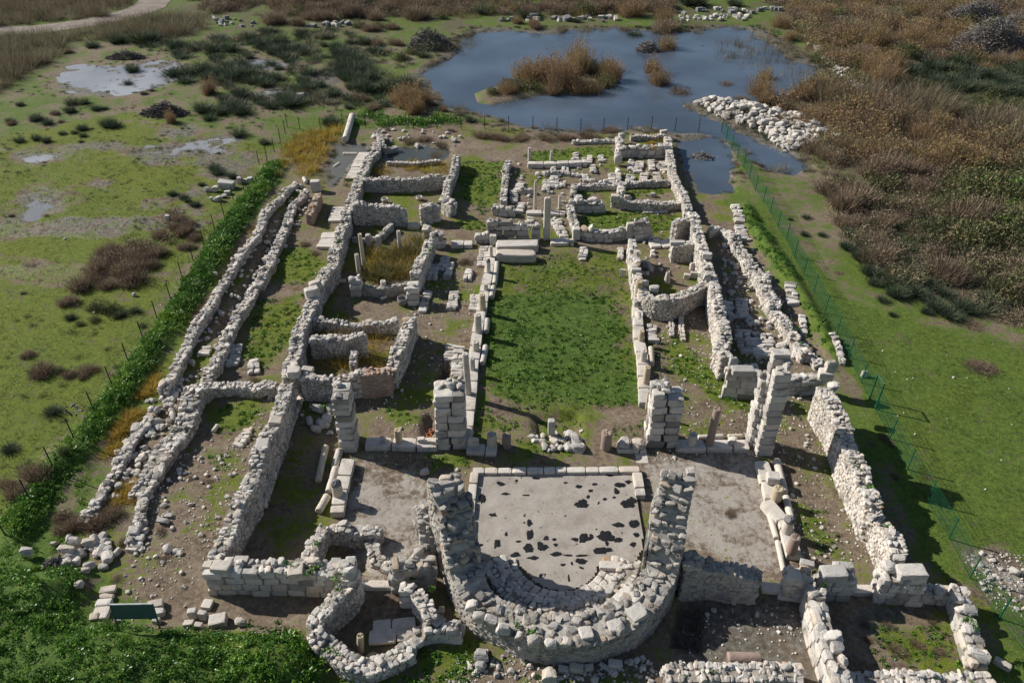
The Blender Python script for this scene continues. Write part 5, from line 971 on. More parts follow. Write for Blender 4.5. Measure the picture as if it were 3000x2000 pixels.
strew('stone beside the stepped pier and its stub row', 'stones by the stepped pier', [(690, 985), (735, 925), (785, 930), (785, 1010), (760, 1012)], 13, (.35, .7), seed=5)
strew('white boulder of the long bank in the pond', 'boulders of the pond bank', [(1588, 236), (1640, 224), (1700, 232), (1780, 254), (1870, 276), (1920, 308), (1962, 354), (1938, 366), (1880, 338), (1800, 346), (1740, 300), (1650, 266)], 520, (.3, .85), seed=6)
strew('stone of the far pebbly shore', 'stones on the far right shore', [(1850, 95), (1890, 105), (1940, 160), (1985, 205), (1960, 210), (1900, 150)], 70, (.3, .8), seed=7)
strew('squared stone of the far ruined wall line', 'blocks of the far wall line', [(1140, 42), (1420, 40), (1420, 52), (1140, 54)], 26, (.5, 1.0), 'block', 'stone block', seed=8)
strew('squared stone of the far top ruin line', 'blocks of the far top wall line', [(1550, 24), (1790, 20), (1790, 31), (1550, 34)], 28, (.5, 1.0), 'block', 'stone block', seed=9)
strew('small rubble stone of the far shore line', 'stones of the far shore line', [(1555, 38), (1720, 36), (1720, 48), (1555, 50)], 40, (.4, .9), seed=10)
strew('stone among the rushes at the far left wall remains', 'stones of the far left remains', [(470, 35), (560, 45), (600, 62), (480, 62)], 20, (.4, .9), 'block', 'stone block', seed=11)
strew('dark squared stone before the brown shrubs', 'blocks before the brown shrubs', [(705, 52), (800, 52), (800, 62), (705, 64)], 11, (.6, 1.1), 'block', 'stone block', seed=12)
strew('stone in the shaded ditch of the right flank', 'stones in the right flank ditch', [(1650, 560), (1700, 580), (1740, 660), (1790, 740), (1840, 830), (1760, 850), (1700, 820), (1665, 700)], 110, (.18, .5), seed=13)
strew('small stone at the front of the great apse', 'stones before the apse', [(1070, 1480), (1130, 1500), (1260, 1540), (1400, 1535), (1480, 1510), (1500, 1560), (1080, 1566)], 36, (.15, .4), seed=14)
strew('stone on the ground of the atrium rooms', 'stones of the atrium ground', [(1160, 380), (1300, 360), (1530, 350), (1550, 400), (1330, 420), (1320, 540), (1180, 480)], 95, (.18, .5), seed=15)
strew('stone at the edge of the far flooded rooms', 'stones of the far flooded rooms', [(850, 290), (1060, 305), (1060, 345), (1030, 340), (860, 330)], 34, (.25, .6), seed=16)
strew('stone fallen in the court behind the side chapel', 'stones of the side chapel court', [(1470, 545), (1600, 540), (1610, 600), (1480, 640), (1470, 590)], 26, (.25, .6), seed=17)
strew('pale stone on the lawn by the near fence', 'stones by the near fence', [(2210, 1270), (2290, 1260), (2352, 1330), (2352, 1400), (2290, 1380)], 5, (.15, .35), seed=18)
strew('small white stone strewn along the outermost hedge-side walls', 'stones along the outermost walls', [(690, 430), (730, 440), (640, 600), (530, 790), (430, 930), (360, 930), (440, 790), (560, 600)], 230, (.15, .4), seed=19)
place_strewn()
# --- small chips of stone lying on the bare ground
B = Batch()
for poly, n in (([(330, 1060), (560, 1000), (600, 900), (740, 900), (520, 1290), (300, 1440), (280, 1260)], 700), ([(820, 900), (1000, 620), (1100, 600), (1080, 960), (1140, 1060), (1080, 1090), (860, 1060)], 500), ([(1490, 700), (1620, 720), (1700, 900), (1740, 1050), (1480, 1060), (1480, 900)], 450), ([(1780, 900), (1880, 900), (2040, 1290), (1830, 1300), (1780, 1050)], 400), ([(1150, 380), (1540, 340), (1590, 540), (1160, 540)], 450), ([(1640, 540), (1700, 520), (1900, 840), (1700, 880)], 600), ([(1060, 1500), (1500, 1520), (1520, 1568), (1000, 1568)], 350), ([(2200, 1270), (2352, 1270), (2352, 1420), (2290, 1400)], 260), ([(1300, 1290), (1470, 1300), (1430, 1370), (1300, 1385), (1180, 1370), (1120, 1310)], 0), ([(1560, 1400), (1860, 1390), (1880, 1500), (1560, 1520)], 120), ([(0, 300), (600, 300), (330, 800), (0, 1000)], 110), ([(1980, 800), (2352, 780), (2352, 1200), (2100, 1150)], 25)):
    P = W(poly); k = 0
    while k < n:
        x = random.uniform(P[:, 0].min(), P[:, 0].max()); y = random.uniform(P[:, 1].min(), P[:, 1].max())
        if sdf(P, np.array([x]), np.array([y]))[0] < 0: continue
        k += 1; s = random.uniform(.02, .06) * (2.2 if random.random() < .1 else 1); B.add('rub', (x, y, gz1(x, y) + s * .3), (s, s * .8, s * .6), random.uniform(0, 6), random.uniform(.2, .8), .3)
link('stone_chips', B.build('stone_chips', M['lime']), kind='stuff')
# --- information board
sx, sy = G((330, 1468)); sb = bpy.data.objects.new('information_board', None); C.objects.link(sb); sb.location = (sx, sy, gz1(sx, sy) - .3)
sb['label'] = 'green information board on two legs among the brambles, seen from behind'; sb['category'] = 'sign'; sb['kind'] = 'thing'
def box(name, lo, hi, mat, parent=None, rot=None, bev=0.0):
    V, Q_ = cubegrid(1); lo, hi = np.array(lo), np.array(hi); V = (V + 1) / 2 * (hi - lo) + lo
    return link(name, mesh_quads(name, V, Q_, [mat]), parent=parent, rot=rot)
M['board'] = plain('board_green', (.05, .10, .09), .5, 0, .12, 2); M['alu'] = plain('pale_frame', (.42, .45, .43), .5)
pn = box('panel', (-.86, -.02, 1.15), (.86, .015, 1.95), M['board'], sb)
box('frame', (-.92, -.035, 1.95), (.92, .03, 2.0), M['alu'], sb); box('frame', (-.92, -.035, 1.10), (.92, .03, 1.149), M['board'], sb)
for s in (-1, 1): box('leg', (s * .90 - .03, -.03, -.3), (s * .90 + .03, .03, 1.95), M['board'], sb)
sb.rotation_euler = (-.12, 0, .02)
# ------------------------------------------------------------------ plants
def blades(n, r0, ln, wd, spread, curve, seed, tint=(.2, .8), up=.0, seg=2, base_h=0.0):
    """a tuft of narrow tapering blades"""
    r = np.random.default_rng(seed); V, Q_, Tn = [], [], []
    for i in range(n):
        a = r.uniform(0, 2 * np.pi); rr = r0 * math.sqrt(r.random()); el = r.uniform(*spread); L = r.uniform(*ln); t = r.uniform(*tint)
        p = np.array([rr * math.cos(a), rr * math.sin(a), r.uniform(0, base_h)]); a2 = a + r.normal(0, .5)
        h = np.array([math.cos(a2), math.sin(a2), 0]); side = np.array([-math.sin(a2 + r.normal(0, .8)), math.cos(a2 + r.normal(0, .8)), 0]); o = len(V)
        for k in range(seg + 1):
            f = k / seg; w_ = wd * (1 - .75 * f) * .5; c = p + h * L * (math.cos(el) * f + curve * f * f * .4) + np.array([0, 0, L * (math.sin(el) * f - curve * f * f * .35)])
            V += [c - side * w_, c + side * w_]; Tn += [t, t]
            if k: Q_.append((o + 2 * k - 2, o + 2 * k - 1, o + 2 * k + 1, o + 2 * k))
    return np.array(V), np.array(Q_), np.array(Tn)
def leaves(n, shape, sz, seed, tint=(.1, .9), lumps=6, flat=.5, core=.55):
    """leaf-sized faces through the volume of an uneven crown, radius 1, standing on z=0"""
    r = np.random.default_rng(seed); cs_ = r.normal(size=(lumps, 3)); cs_ /= np.linalg.norm(cs_, axis=1)[:, None]; cs_[:, 2] = np.abs(cs_[:, 2]); cs_ *= r.uniform(.25, .62, (lumps, 1)); rad = r.uniform(.32, .55, lumps)
    V, Q_, Tn = [], [], []; lt = r.uniform(*tint, lumps)
    for i in range(n):
        k = r.integers(lumps); d = r.normal(size=3); d /= np.linalg.norm(d); p = cs_[k] + d * rad[k] * r.uniform(core, 1) ** .5
        if p[2] < 0: p[2] = abs(p[2]) * .3
        u = r.normal(size=3); u /= np.linalg.norm(u); nn = d * (1 - flat) + r.normal(size=3) * .6; u -= nn * (u @ nn) / (nn @ nn); u /= np.linalg.norm(u) + 1e-6; v = np.cross(nn / np.linalg.norm(nn), u)
        s = r.uniform(*sz); o = len(V); p = p * np.array(shape)
        V += [p - u * s - v * s * .5, p + u * s - v * s * .35, p + u * s * 1.1 + v * s * .45, p - u * s * .8 + v * s * .5]; Q_.append((o, o + 1, o + 2, o + 3)); Tn += [float(np.clip(r.normal(lt[k], .2), 0, 1))] * 4
    return np.array(V), np.array(Q_), np.array(Tn)
def join(*L):
    V, Q_, Tn, o = [], [], [], 0
    for v, q, t in L: V.append(v); Q_.append(q + o); Tn.append(t); o += len(v)
    return np.concatenate(V), np.concatenate(Q_), np.concatenate(Tn)
def tpl(name, parts, mat):
    V, Q_, Tn = join(*parts); return mesh_quads(name, V, Q_, [mat], {'tint': Tn})
def dome(n, r0, ln, wd, seed, tint=(.1, .9), zs=.8, curve=.25):
    """blades that fan out from a broad root into a full rounded mound"""
    r = np.random.default_rng(seed); V, Q_, Tn = [], [], []
    for i in range(n):
        a = r.uniform(0, 2 * np.pi); f = math.sqrt(r.random()); rr = r0 * f; el = 1.5 - 1.15 * f * r.uniform(.55, 1.1); L = r.uniform(*ln); t = r.uniform(*tint)
        p = np.array([rr * math.cos(a), rr * math.sin(a), 0]); a2 = a + r.normal(0, .35); h = np.array([math.cos(a2), math.sin(a2), 0]); b_ = r.uniform(0, 6.28); side = np.array([math.cos(b_), math.sin(b_), .2]); o = len(V)
        for k in range(3):
            g = k / 2; w_ = wd * (1 - .7 * g) * .5; c = p + h * L * (math.cos(el) * g + curve * g * g * .4) + np.array([0, 0, L * zs * (math.sin(el) * g - curve * g * g * .3)])
            V += [c - side * w_, c + side * w_]; Tn += [t, t]
            if k: Q_.append((o + 2 * k - 2, o + 2 * k - 1, o + 2 * k + 1, o + 2 * k))
    return np.array(V), np.array(Q_), np.array(Tn)
def lumpy(make, seed, n=5, sp=.42, sz=(.5, .8)):
    """several rounded clumps grown together into one uneven plant"""
    r = np.random.default_rng(seed); P_ = []
    for i in range(n):
        V, Q_, Tn = make(seed * 13 + i); k = r.uniform(*sz); a = r.uniform(0, 6.28); d = sp * math.sqrt(r.random()) if i else 0
        P_.append((V * k + np.array([d * math.cos(a), d * math.sin(a), 0]), Q_, np.clip(Tn + r.normal(0, .14), 0, 1)))
    return P_
RUSH = [tpl('rush_tussock', [dome(420, .34, (.5, .95), .034, 10 + i, (.05, .85), .78), dome(60, .4, (.3, .6), .03, 20 + i, (.8, 1), .5)] + (lumpy(lambda q: dome(180, .34, (.5, .9), .04, q, (.05, .85)), 30 + i, 3, .6, (.5, .75)) if i % 2 else []), M['rush']) for i in range(5)]
SHRUB = [tpl('shrub', lumpy(lambda q: dome(150, .42, (.5, .95), .032, q, (.05, .85), .95, .12), 40 + i, 7, .55, (.45, .75)) + [leaves(360, (.95, .95, .72), (.016, .036), 45 + i, (.1, .95), 9)], M['shrub']) for i in range(4)]
TAM = [tpl('tamarisk', lumpy(lambda q: dome(110, .4, (.5, 1.0), .026, q, (.0, .7), 1.1, .15), 60 + i, 7, .5, (.45, .8)) + [leaves(900, (.95, .95, .98), (.014, .034), 70 + i, (.1, 1), 11, .5, .3)], M['tamarisk']) for i in range(4)]
OLIV = [tpl('scrub_bush', [leaves(900, (1, 1, .75), (.02, .045), 80 + i, (.1, .9), 9, .5, .4)] + lumpy(lambda q: dome(60, .4, (.5, .9), .03, q, (.2, .9), 1.0, .15), 85 + i, 4, .5, (.5, .8)), M['olive']) for i in range(3)]
GOLD = [tpl('golden_tuft', lumpy(lambda q: dome(110, .35, (.5, .95), .034, q, (.1, .9), 1.1, .3), 90 + i, 5, .5, (.45, .8)) + [leaves(110, (.8, .8, .6), (.02, .04), 95 + i, (.2, .9))], M['gold']) for i in range(3)]
GREENB = [tpl('green_bush', [leaves(900, (1, 1, .6), (.026, .055), 100 + i, (.1, .95), 9)], M['bramble']) for i in range(3)]
KIND = {'rush': (RUSH, 'rush_tussock', 'rush tussock', .62), 'shrub': (SHRUB, 'shrub', 'shrub', .62), 'tam': (TAM, 'tamarisk_bush', 'tamarisk', .75), 'oliv': (OLIV, 'scrub_bush', 'bush', .6), 'gold': (GOLD, 'golden_tuft', 'dry grass', .6), 'green': (GREENB, 'green_bush', 'bush', .5)}
def plant(kind, x, y, wpx, label, group=None, hs=1.0):
    """x, y: foot as seen; wpx: width in traced pixels"""
    T_, nm, cat, hr = KIND[kind]; X, Y = G((x, y)); w_ = wpx * mpp((x, y)); s = w_ / 1.7
    link(nm, random.choice(T_), label, cat, group, 'thing', loc=(X, Y + s * .3, gz1(X, Y) - .04), rot=(0, 0, random.uniform(0, 6.28)), scale=(s, s, s * hs * {'tam': 1.65, 'rush': 1.3, 'shrub': 1.35, 'oliv': 1.3}.get(kind, 1) * random.uniform(.85, 1.15)))
def plants(kind, rc, L, label, group, hs=1.0):
    for q_ in L:
        x, y = T(rc, q_[0], q_[1]); plant(kind, x, y, q_[2] / 4, label, group, hs)
plants('rush', 0, [(840, 440, 150), (1070, 400, 200), (1280, 400, 250), (1380, 390, 220), (1610, 450, 180), (1730, 470, 200), (1950, 480, 200), (2120, 480, 200), (2290, 370, 150), (2280, 540, 120)], 'dark rush tussock in the far row behind the shallow marsh water', 'far row of rushes behind the marsh water')
plants('rush', 0, [(1210, 660, 160), (1170, 775, 105)], 'dark rush tussock standing in the shallow marsh water', 'pair of rushes in the marsh water')
plants('rush', 0, [(1600, 700, 180), (1720, 700, 200), (1850, 660, 220), (1960, 700, 200), (2080, 640, 200), (2130, 740, 250), (2250, 720, 220), (2320, 770, 180), (1900, 740, 160), (2010, 760, 160)], 'dark rush tussock of the long dense clump beside the marsh water', 'dense rush clump beside the marsh water')
plants('rush', 0, [(2200, 900, 200), (2100, 1010, 220), (1860, 1040, 200), (2200, 1060, 220), (1920, 1110, 150), (2010, 1060, 180), (2060, 930, 150)], 'dark rush tussock near the heap of dark branches', 'rushes near the dark branch heap')
plants('rush', 0, [(640, 1040, 130), (650, 970, 140), (770, 960, 120), (880, 1020, 120), (960, 1010, 80), (750, 1200, 130), (760, 1260, 90), (680, 1230, 80), (570, 1240, 90), (740, 1310, 60), (1390, 840, 60), (1320, 870, 80)], 'small dark rush tussock on the open marsh grass', 'small rushes on the open marsh grass')
plants('rush', 0, [(980, 1170, 180), (1040, 1180, 160)], 'dark rush tussock of the bushy pair in the middle of the marsh grass', 'bushy rush pair')
plants('rush', 0, [(330, 1290, 110), (420, 1310, 110), (170, 1310, 120), (330, 1110, 140), (430, 1150, 130), (180, 975, 90), (90, 1130, 100)], 'rush tussock at the left border of the marsh', 'rushes at the left border')
plants('rush', 0, [(2190, 1255, 180), (1960, 1560, 130)], 'rush tussock standing alone on pale mud near the fence', 'lone rushes near the fence')
plants('rush', 1, [(650, 360, 110), (620, 430, 100), (420, 330, 160), (90, 310, 140), (200, 410, 250), (60, 440, 200), (300, 480, 220), (420, 500, 180), (150, 500, 200)], 'rush tussock of the thicket between marsh mud and brown shrubs', 'rush thicket below the brown shrubs')
plants('rush', 1, [(760, 520, 200), (830, 580, 260), (930, 580, 240), (800, 640, 220), (980, 640, 220), (840, 740, 240), (950, 760, 240), (1050, 740, 220), (920, 840, 220), (1040, 850, 220), (1200, 850, 220), (1290, 800, 200), (1400, 800, 200), (880, 680, 220), (1000, 690, 200), (740, 460, 160)], 'rush tussock of the tall dark belt beside the pond', 'tall rush belt beside the pond')
plants('rush', 1, [(1080, 490, 150), (1000, 410, 150), (870, 410, 120), (1530, 530, 150), (1970, 1125, 130)], 'rush tussock on the green shore of the pond', 'rushes on the pond shore')
plants('rush', 1, [(480, 700, 180), (440, 770, 160), (580, 800, 140), (470, 850, 220), (350, 850, 160), (250, 930, 240), (310, 990, 260), (210, 640, 100), (280, 570, 80), (40, 720, 150), (160, 740, 180), (80, 800, 180), (50, 970, 90), (130, 1000, 110), (720, 900, 180), (850, 1000, 100)], 'rush tussock round the half-hidden white drum', 'rushes round the white drum')
plants('rush', 1, [(690, 1150, 200), (75, 1330, 120)], 'rush tussock next to the fence posts', 'rushes next to the fence posts')
plants('rush', 3, [(1250, 560, 220), (1400, 580, 240), (1520, 660, 240), (1650, 660, 220), (1780, 620, 240), (1800, 850, 220), (1950, 860, 220), (2100, 880, 240), (2050, 720, 220), (2200, 800, 220), (1900, 710, 220), (1330, 690, 220), (1690, 760, 200), (2290, 700, 220), (1560, 770, 180), (1180, 500, 160), (1840, 740, 200), (2280, 880, 220)], 'grey-green rush tussock on the far right below the dead branches', 'rush field on the far right')
plants('rush', 13, [(740, 730, 180), (900, 720, 180), (760, 610, 150), (1000, 820, 220), (1120, 850, 200), (1280, 770, 260), (950, 970, 230), (1000, 1060, 180), (1120, 1050, 200), (1250, 1060, 200), (1200, 1180, 240), (1380, 1170, 240), (1350, 1000, 200), (1640, 1170, 200), (860, 830, 200), (1480, 1080, 200)], 'pale-tipped rush tussock at the edge of the right lawn', 'rushes at the edge of the right lawn')
plants('rush', 13, [(1560, 1300, 240), (1690, 1370, 240), (1790, 1300, 240), (1880, 1320, 240), (1060, 1215, 130), (1470, 1320, 140), (1150, 1340, 90)], 'rush tussock nearest on the right lawn, beside the dry litter', 'nearest rushes of the right lawn')
plants('rush', 13, [(350, 440, 90), (210, 455, 60), (340, 600, 90), (500, 605, 90)], 'little dark rush tuft on the tracks along the right fence', 'little rush tufts along the right fence')
plants('rush', 10, [(1580, 230, 110), (1680, 260, 110), (1790, 330, 110), (1720, 290, 80), (1850, 140, 80), (2000, 40, 160), (2130, 70, 110)], 'rush tuft near the pile of worked blocks', 'rushes near the block pile')
plants('rush', 10, [(1230, 1310, 130), (640, 1370, 120), (210, 1130, 60), (100, 420, 60), (1100, 1340, 150)], 'rush tuft among the brown shrubs of the left lawn', 'rush tufts of the left lawn')
plants('rush', 20, [(470, 680, 190), (80, 1020, 180)], 'round dark rush tussock on the left lawn by the track', 'round rushes by the left track')
plants('shrub', 1, [(140, 230, 280), (380, 240, 170), (620, 190, 230), (350, 80, 260), (850, 160, 300), (880, 80, 260), (990, 170, 200), (1450, 180, 300), (1500, 90, 220), (1330, 80, 260), (1620, 70, 220), (700, 90, 240), (520, 110, 200), (1180, 120, 220), (200, 80, 220), (1240, 60, 200)], 'reddish brown shrub of the far belt left of the pond', 'brown shrub belt left of the pond', 1.1)
plants('shrub', 1, [(1240, 270, 160), (1060, 290, 160), (1090, 190, 170), (950, 930, 200), (1060, 1020, 160), (1120, 420, 140), (1280, 420, 160)], 'brown shrub near the pond shore and rushes', 'brown shrubs near the pond shore')
plants('oliv', 1, [(1720, 180, 130), (1330, 560, 200), (1420, 500, 160), (960, 260, 180), (1130, 260, 160)], 'pale olive bush on the green shore left of the pond', 'olive bushes on the left shore')
plants('tam', 1, [(1430, 1000, 330), (1330, 960, 240), (1530, 980, 240), (1480, 1060, 220)], 'orange tamarisk bush at the near left corner of the pond', 'orange tamarisks at the pond corner', 1.2)
plants('tam', 1, [(1720, 1025, 90)], 'tiny bright orange tamarisk alone at the water edge', None)
plants('green', 1, [(1000, 1080, 200), (1120, 1100, 220), (1250, 1130, 240), (1400, 1140, 260), (1560, 1150, 260), (1700, 1130, 240), (1820, 1140, 200), (950, 1140, 160), (1180, 1160, 200)], 'dark green bramble bush along the near pond shore', 'dark brambles along the near pond shore')
plants('tam', 0, [(1570, 1130, 140), (1930, 870, 190)], 'golden tamarisk bush beside the dark branch heaps', 'golden tamarisks by the branch heap', 1.2)
plants('shrub', 0, [(620, 490, 120), (430, 580, 70), (500, 1060, 110), (90, 1150, 90), (560, 1130, 70)], 'small brown shrub on the left marsh', 'small brown shrubs on the left marsh')
for i, (x, y, w_, h) in enumerate([(610, 700, 260, 1.5), (300, 780, 330, 1.2), (60, 830, 230, 1.0), (450, 820, 300, 1.2), (600, 850, 300, 1.0), (830, 800, 270, 1.2), (720, 850, 260, 1.0), (880, 640, 230, 1.1), (180, 840, 230, .9), (520, 760, 260, 1.3), (380, 850, 220, .8), (-180, 880, 190, .9), (-60, 870, 200, .9), (120, 760, 300, 1.0), (-10, 820, 240, .9), (240, 700, 280, 1.1), (620, 620, 280, 1.4), (740, 680, 240, 1.1), (900, 740, 240, 1.1), (400, 700, 280, 1.1)]):
    x, y = T(2, x, y); plant('tam' if i % 3 != 2 else 'oliv', x, y, w_ / 4, 'orange and olive bush of the island thicket in the pond', 'island thicket in the pond', h)
plants('tam', 2, [(1430, 450, 240)], 'olive-orange bush beside the dome of branches in the pond', None, 1.2)
plants('tam', 2, [(1300, 660, 230), (1340, 770, 260)], 'orange bush rising from the pond right of the island', 'bushes right of the island', 1.2)
plants('shrub', 2, [(1560, 850, 260)], 'low pinkish brown bush in the water right of the island bushes', None, .8)
plants('shrub', 2, [(1970, 770, 170), (2110, 900, 160), (1860, 730, 80)], 'low brown bush standing in the right part of the pond', 'low bushes in the right part of the pond', .9)
plants('rush', 2, [(1130, 320, 170), (590, 210, 110), (1650, 60, 300), (1500, 90, 120), (2050, 60, 160), (2110, 130, 90)], 'dark green rush clump at the far shore of the pond', 'rush clumps at the far shore')
plants('shrub', 2, [(1420, 290, 280), (1040, 270, 140), (220, 270, 150), (440, 130, 200), (560, 130, 200), (700, 120, 200), (330, 110, 200), (160, 150, 200), (840, 110, 220)], 'brown shrub along the far shore of the pond', 'brown shrubs along the far shore')
plants('tam', 2, [(1100, 160, 260), (1400, 200, 220), (200, 250, 140), (60, 220, 120)], 'orange tamarisk along the far shore of the pond', 'tamarisks along the far shore')
plants('tam', 2, [(2300, 880, 280), (2330, 720, 180), (2350, 960, 200)], 'tall orange tamarisk behind the white boulder bank', 'tamarisks behind the boulder bank', 1.3)
plants('tam', 3, [(1050, 800, 260), (1270, 440, 260), (1000, 450, 300), (1350, 420, 220), (980, 680, 240), (1110, 640, 240), (1480, 480, 220), (400, 880, 240), (560, 960, 260), (1060, 980, 200), (720, 900, 240)], 'orange-brown tamarisk of the thicket right of the pond', 'tamarisk thicket right of the pond', 1.15)
plants('shrub', 3, [(720, 320, 300), (830, 280, 260), (510, 400, 150), (650, 430, 150), (560, 220, 220), (1000, 230, 240), (900, 180, 220), (1180, 200, 220), (420, 160, 220), (1560, 560, 220), (800, 1050, 300), (980, 1100, 300), (1250, 1080, 300), (650, 1080, 240), (420, 1400, 300), (560, 1480, 260), (300, 1150, 220), (150, 1150, 200), (420, 1230, 220)], 'reddish brown shrub of the thicket right of the pond', 'brown shrub thicket right of the pond')
plants('tam', 3, [(200, 380, 180), (120, 260, 180)], 'pale tamarisk at the far right pond shore', 'pale tamarisks at the far right shore')
plants('green', 13, [(1520, 270, 190)], 'bright yellow-green bush alone in the brown scrub', None)
plants('shrub', 10, [(1480, 620, 180), (1640, 470, 180), (1680, 600, 210), (1740, 520, 160), (1700, 730, 170), (1780, 640, 160), (1590, 540, 150)], 'brown shrub of the small group below the lone white block', 'brown shrubs below the lone block')
plants('shrub', 10, [(1000, 790, 250), (1080, 850, 300), (1300, 790, 230), (1450, 790, 210), (900, 930, 260), (1220, 1040, 350), (1130, 960, 300), (1350, 900, 200), (700, 1110, 270), (620, 1240, 200), (980, 1090, 200), (1250, 860, 220), (820, 1010, 220)], 'dark brown shrub of the big patch on the left lawn', 'big brown shrub patch on the left lawn')
plants('oliv', 10, [(1000, 1300, 260), (870, 1290, 210), (1060, 1360, 150), (720, 1430, 120), (1300, 1440, 110), (850, 1390, 150)], 'olive bush below the big brown shrub patch', 'olive bushes below the shrub patch')
plants('shrub', 20, [(380, 310, 290), (620, 330, 170), (800, 290, 190), (250, 150, 150), (760, 340, 130)], 'blackish brown shrub on the near left lawn', 'dark shrubs on the near left lawn', .8)
plants('shrub', 20, [(330, 1290, 290), (150, 1440, 250), (60, 1340, 160)], 'tan feathery shrub by the near left fence posts', 'tan shrubs by the near left fence', 1.1)
plants('oliv', 20, [(620, 1100, 150), (560, 300, 140)], 'small olive bush by the left fence', 'small olive bushes by the left fence')
plants('gold', 20, [(1370, 450, 256), (1320, 520, 229), (1400, 380, 202)], 'golden tuft between hedge and wall, farthest of the golden ones', 'farther golden tufts along the hedge', .8)
plants('gold', 20, [(1160, 760, 324), (1060, 900, 310), (1010, 1040, 270), (1230, 700, 216), (1110, 830, 270)], 'bright golden tuft at the foot of the hedge by the loose stones', 'bright golden tufts at the hedge foot', .8)
plants('gold', 20, [(1130, 1440, 351), (1200, 1380, 270), (1080, 1510, 297), (1230, 1480, 243)], 'golden brown tuft inside the collapsed wall lines', 'golden tufts inside the collapsed walls', .7)
plants('shrub', 30, [(700, 140, 260), (600, 190, 240), (880, 160, 280), (1040, 70, 240), (950, 60, 220), (560, 80, 200), (1130, 300, 130), (1280, 230, 110), (980, 420, 150)], 'rusty dry shrub around the ruined corner by the brambles', 'rusty shrubs round the ruined corner', .8)
plants('shrub', 33, [(890, 1060, 120), (1090, 1050, 110), (1200, 1300, 170), (1380, 1240, 130), (1580, 1310, 130), (930, 1190, 100), (1510, 1020, 110), (690, 1380, 120), (1720, 670, 110)], 'grey dry weed in the grassy front room', 'dry weeds of the grassy front room', .8)
plants('shrub', 32, [(2000, 40, 130)], 'single dry weed on the pale sandy floor', None, .6)
plants('shrub', 30, [(1480, 200, 120), (1500, 450, 130), (1080, 640, 140), (1250, 220, 110)], 'grey dry weed on the bare dirt yard', 'dry weeds of the dirt yard', .6)
plants('shrub', 11, [(1930, 860, 150), (440, 690, 120), (540, 770, 90), (1220, 110, 60)], 'rusty red weed among the stone rows of the left aisle', 'rusty weeds of the aisle', .7)
plants('shrub', 20, [(1430, 650, 150), (1520, 680, 140), (1330, 1090, 140), (2010, 400, 90), (2330, 370, 110), (1920, 1300, 90), (1760, 1270, 100), (1290, 960, 110)], 'rusty weed among the collapsed wall stones', 'rusty weeds of the collapsed wall', .6)
plants('shrub', 2, [(200, 1170, 90), (500, 1290, 220), (700, 1270, 200), (900, 1210, 180), (330, 1290, 200), (80, 1290, 180), (1780, 1250, 60)], 'grey-brown weed on the mud between pond and atrium', 'weeds on the mud by the pond', .6)
plants('shrub', 1, [(1400, 1310, 150), (1550, 1300, 160), (1800, 1210, 80), (2100, 1270, 200), (2250, 1290, 200), (1700, 1340, 150), (1230, 1200, 90), (1650, 1420, 150)], 'brown weed at the edge of the far flooded rooms', 'weeds of the far flooded rooms', .6)
plants('gold', 2, [(1320, 1260, 150), (1370, 1310, 130), (1270, 1330, 120)], 'golden weed inside the far corner enclosure', 'golden weeds of the far enclosure', .8)
plants('shrub', 23, [(1480, 1260, 110), (1060, 900, 120), (1130, 950, 120), (960, 960, 90), (1180, 1260, 110)], 'brown weed on the lawn by the right fence', 'brown weeds by the right fence', .5)
plants('shrub', 23, [(2000, 300, 330)], 'flattened heap of cut reddish stalks on the right lawn', None, .35)
plants('shrub', 13, [(1900, 1450, 280), (1000, 920, 90), (660, 950, 110), (540, 900, 80), (930, 1080, 60)], 'dry brown litter on the right lawn edge', 'dry litter of the right lawn', .3)
def thicket(poly, n, kinds, size, label, group, hs=1.0, seed=0):
    P = W(poly); r = np.random.default_rng(seed + 9000); k = 0
    while k < n:
        x = r.uniform(P[:, 0].min(), P[:, 0].max()); y = r.uniform(P[:, 1].min(), P[:, 1].max())
        if sdf(P, np.array([x]), np.array([y]))[0] < 0: continue
        k += 1; T_, nm, cat, hr = KIND[kinds[r.integers(len(kinds))]]; s = r.uniform(*size) / 1.7
        link(nm, T_[r.integers(len(T_))], label, cat, group, 'thing', loc=(x, y, gz1(x, y) - .05), rot=(0, 0, r.uniform(0, 6.28)), scale=(s, s, s * hs * r.uniform(.9, 1.5)))
thicket([(1905, 420), (2000, 400), (2352, 400), (2380, 720), (2240, 690), (2130, 660), (2030, 620), (1950, 530)], 46, ['shrub', 'shrub', 'oliv'], (2.2, 4.5), 'brown or olive bush standing out of the broad scrub right of the fence', 'bushes in the broad right scrub', 1.1, 1)
thicket([(2150, 470), (2230, 410), (2380, 390), (2380, 570), (2220, 560)], 16, ['oliv', 'oliv', 'green'], (3.5, 6.0), 'large dark green bush of the evergreen patch at the right border', 'evergreen patch bushes', 1.0, 2)
thicket([(1800, 240), (1880, 190), (2100, 270), (2352, 330), (2352, 400), (2000, 390), (1880, 340)], 34, ['tam', 'tam', 'shrub'], (2.5, 5.0), 'feathery pinkish orange bush behind the white boulder bank', 'feathery bushes behind the boulder bank', 1.0, 3)
thicket([(1820, 20), (2352, 0), (2352, 150), (2000, 200), (1890, 120)], 44, ['tam', 'shrub', 'oliv', 'tam'], (2.5, 5.5), 'rust or orange bush on the far right slope before the branch heaps', 'bushes of the far right slope', .9, 4)
thicket([(600, -20), (1560, -20), (1540, 34), (1080, 44), (620, 50)], 44, ['shrub', 'shrub', 'tam', 'oliv', 'rush'], (2.5, 5.5), 'brown or olive bush in the scrub along the far edge of the view', 'bushes of the far scrub edge', .9, 5)
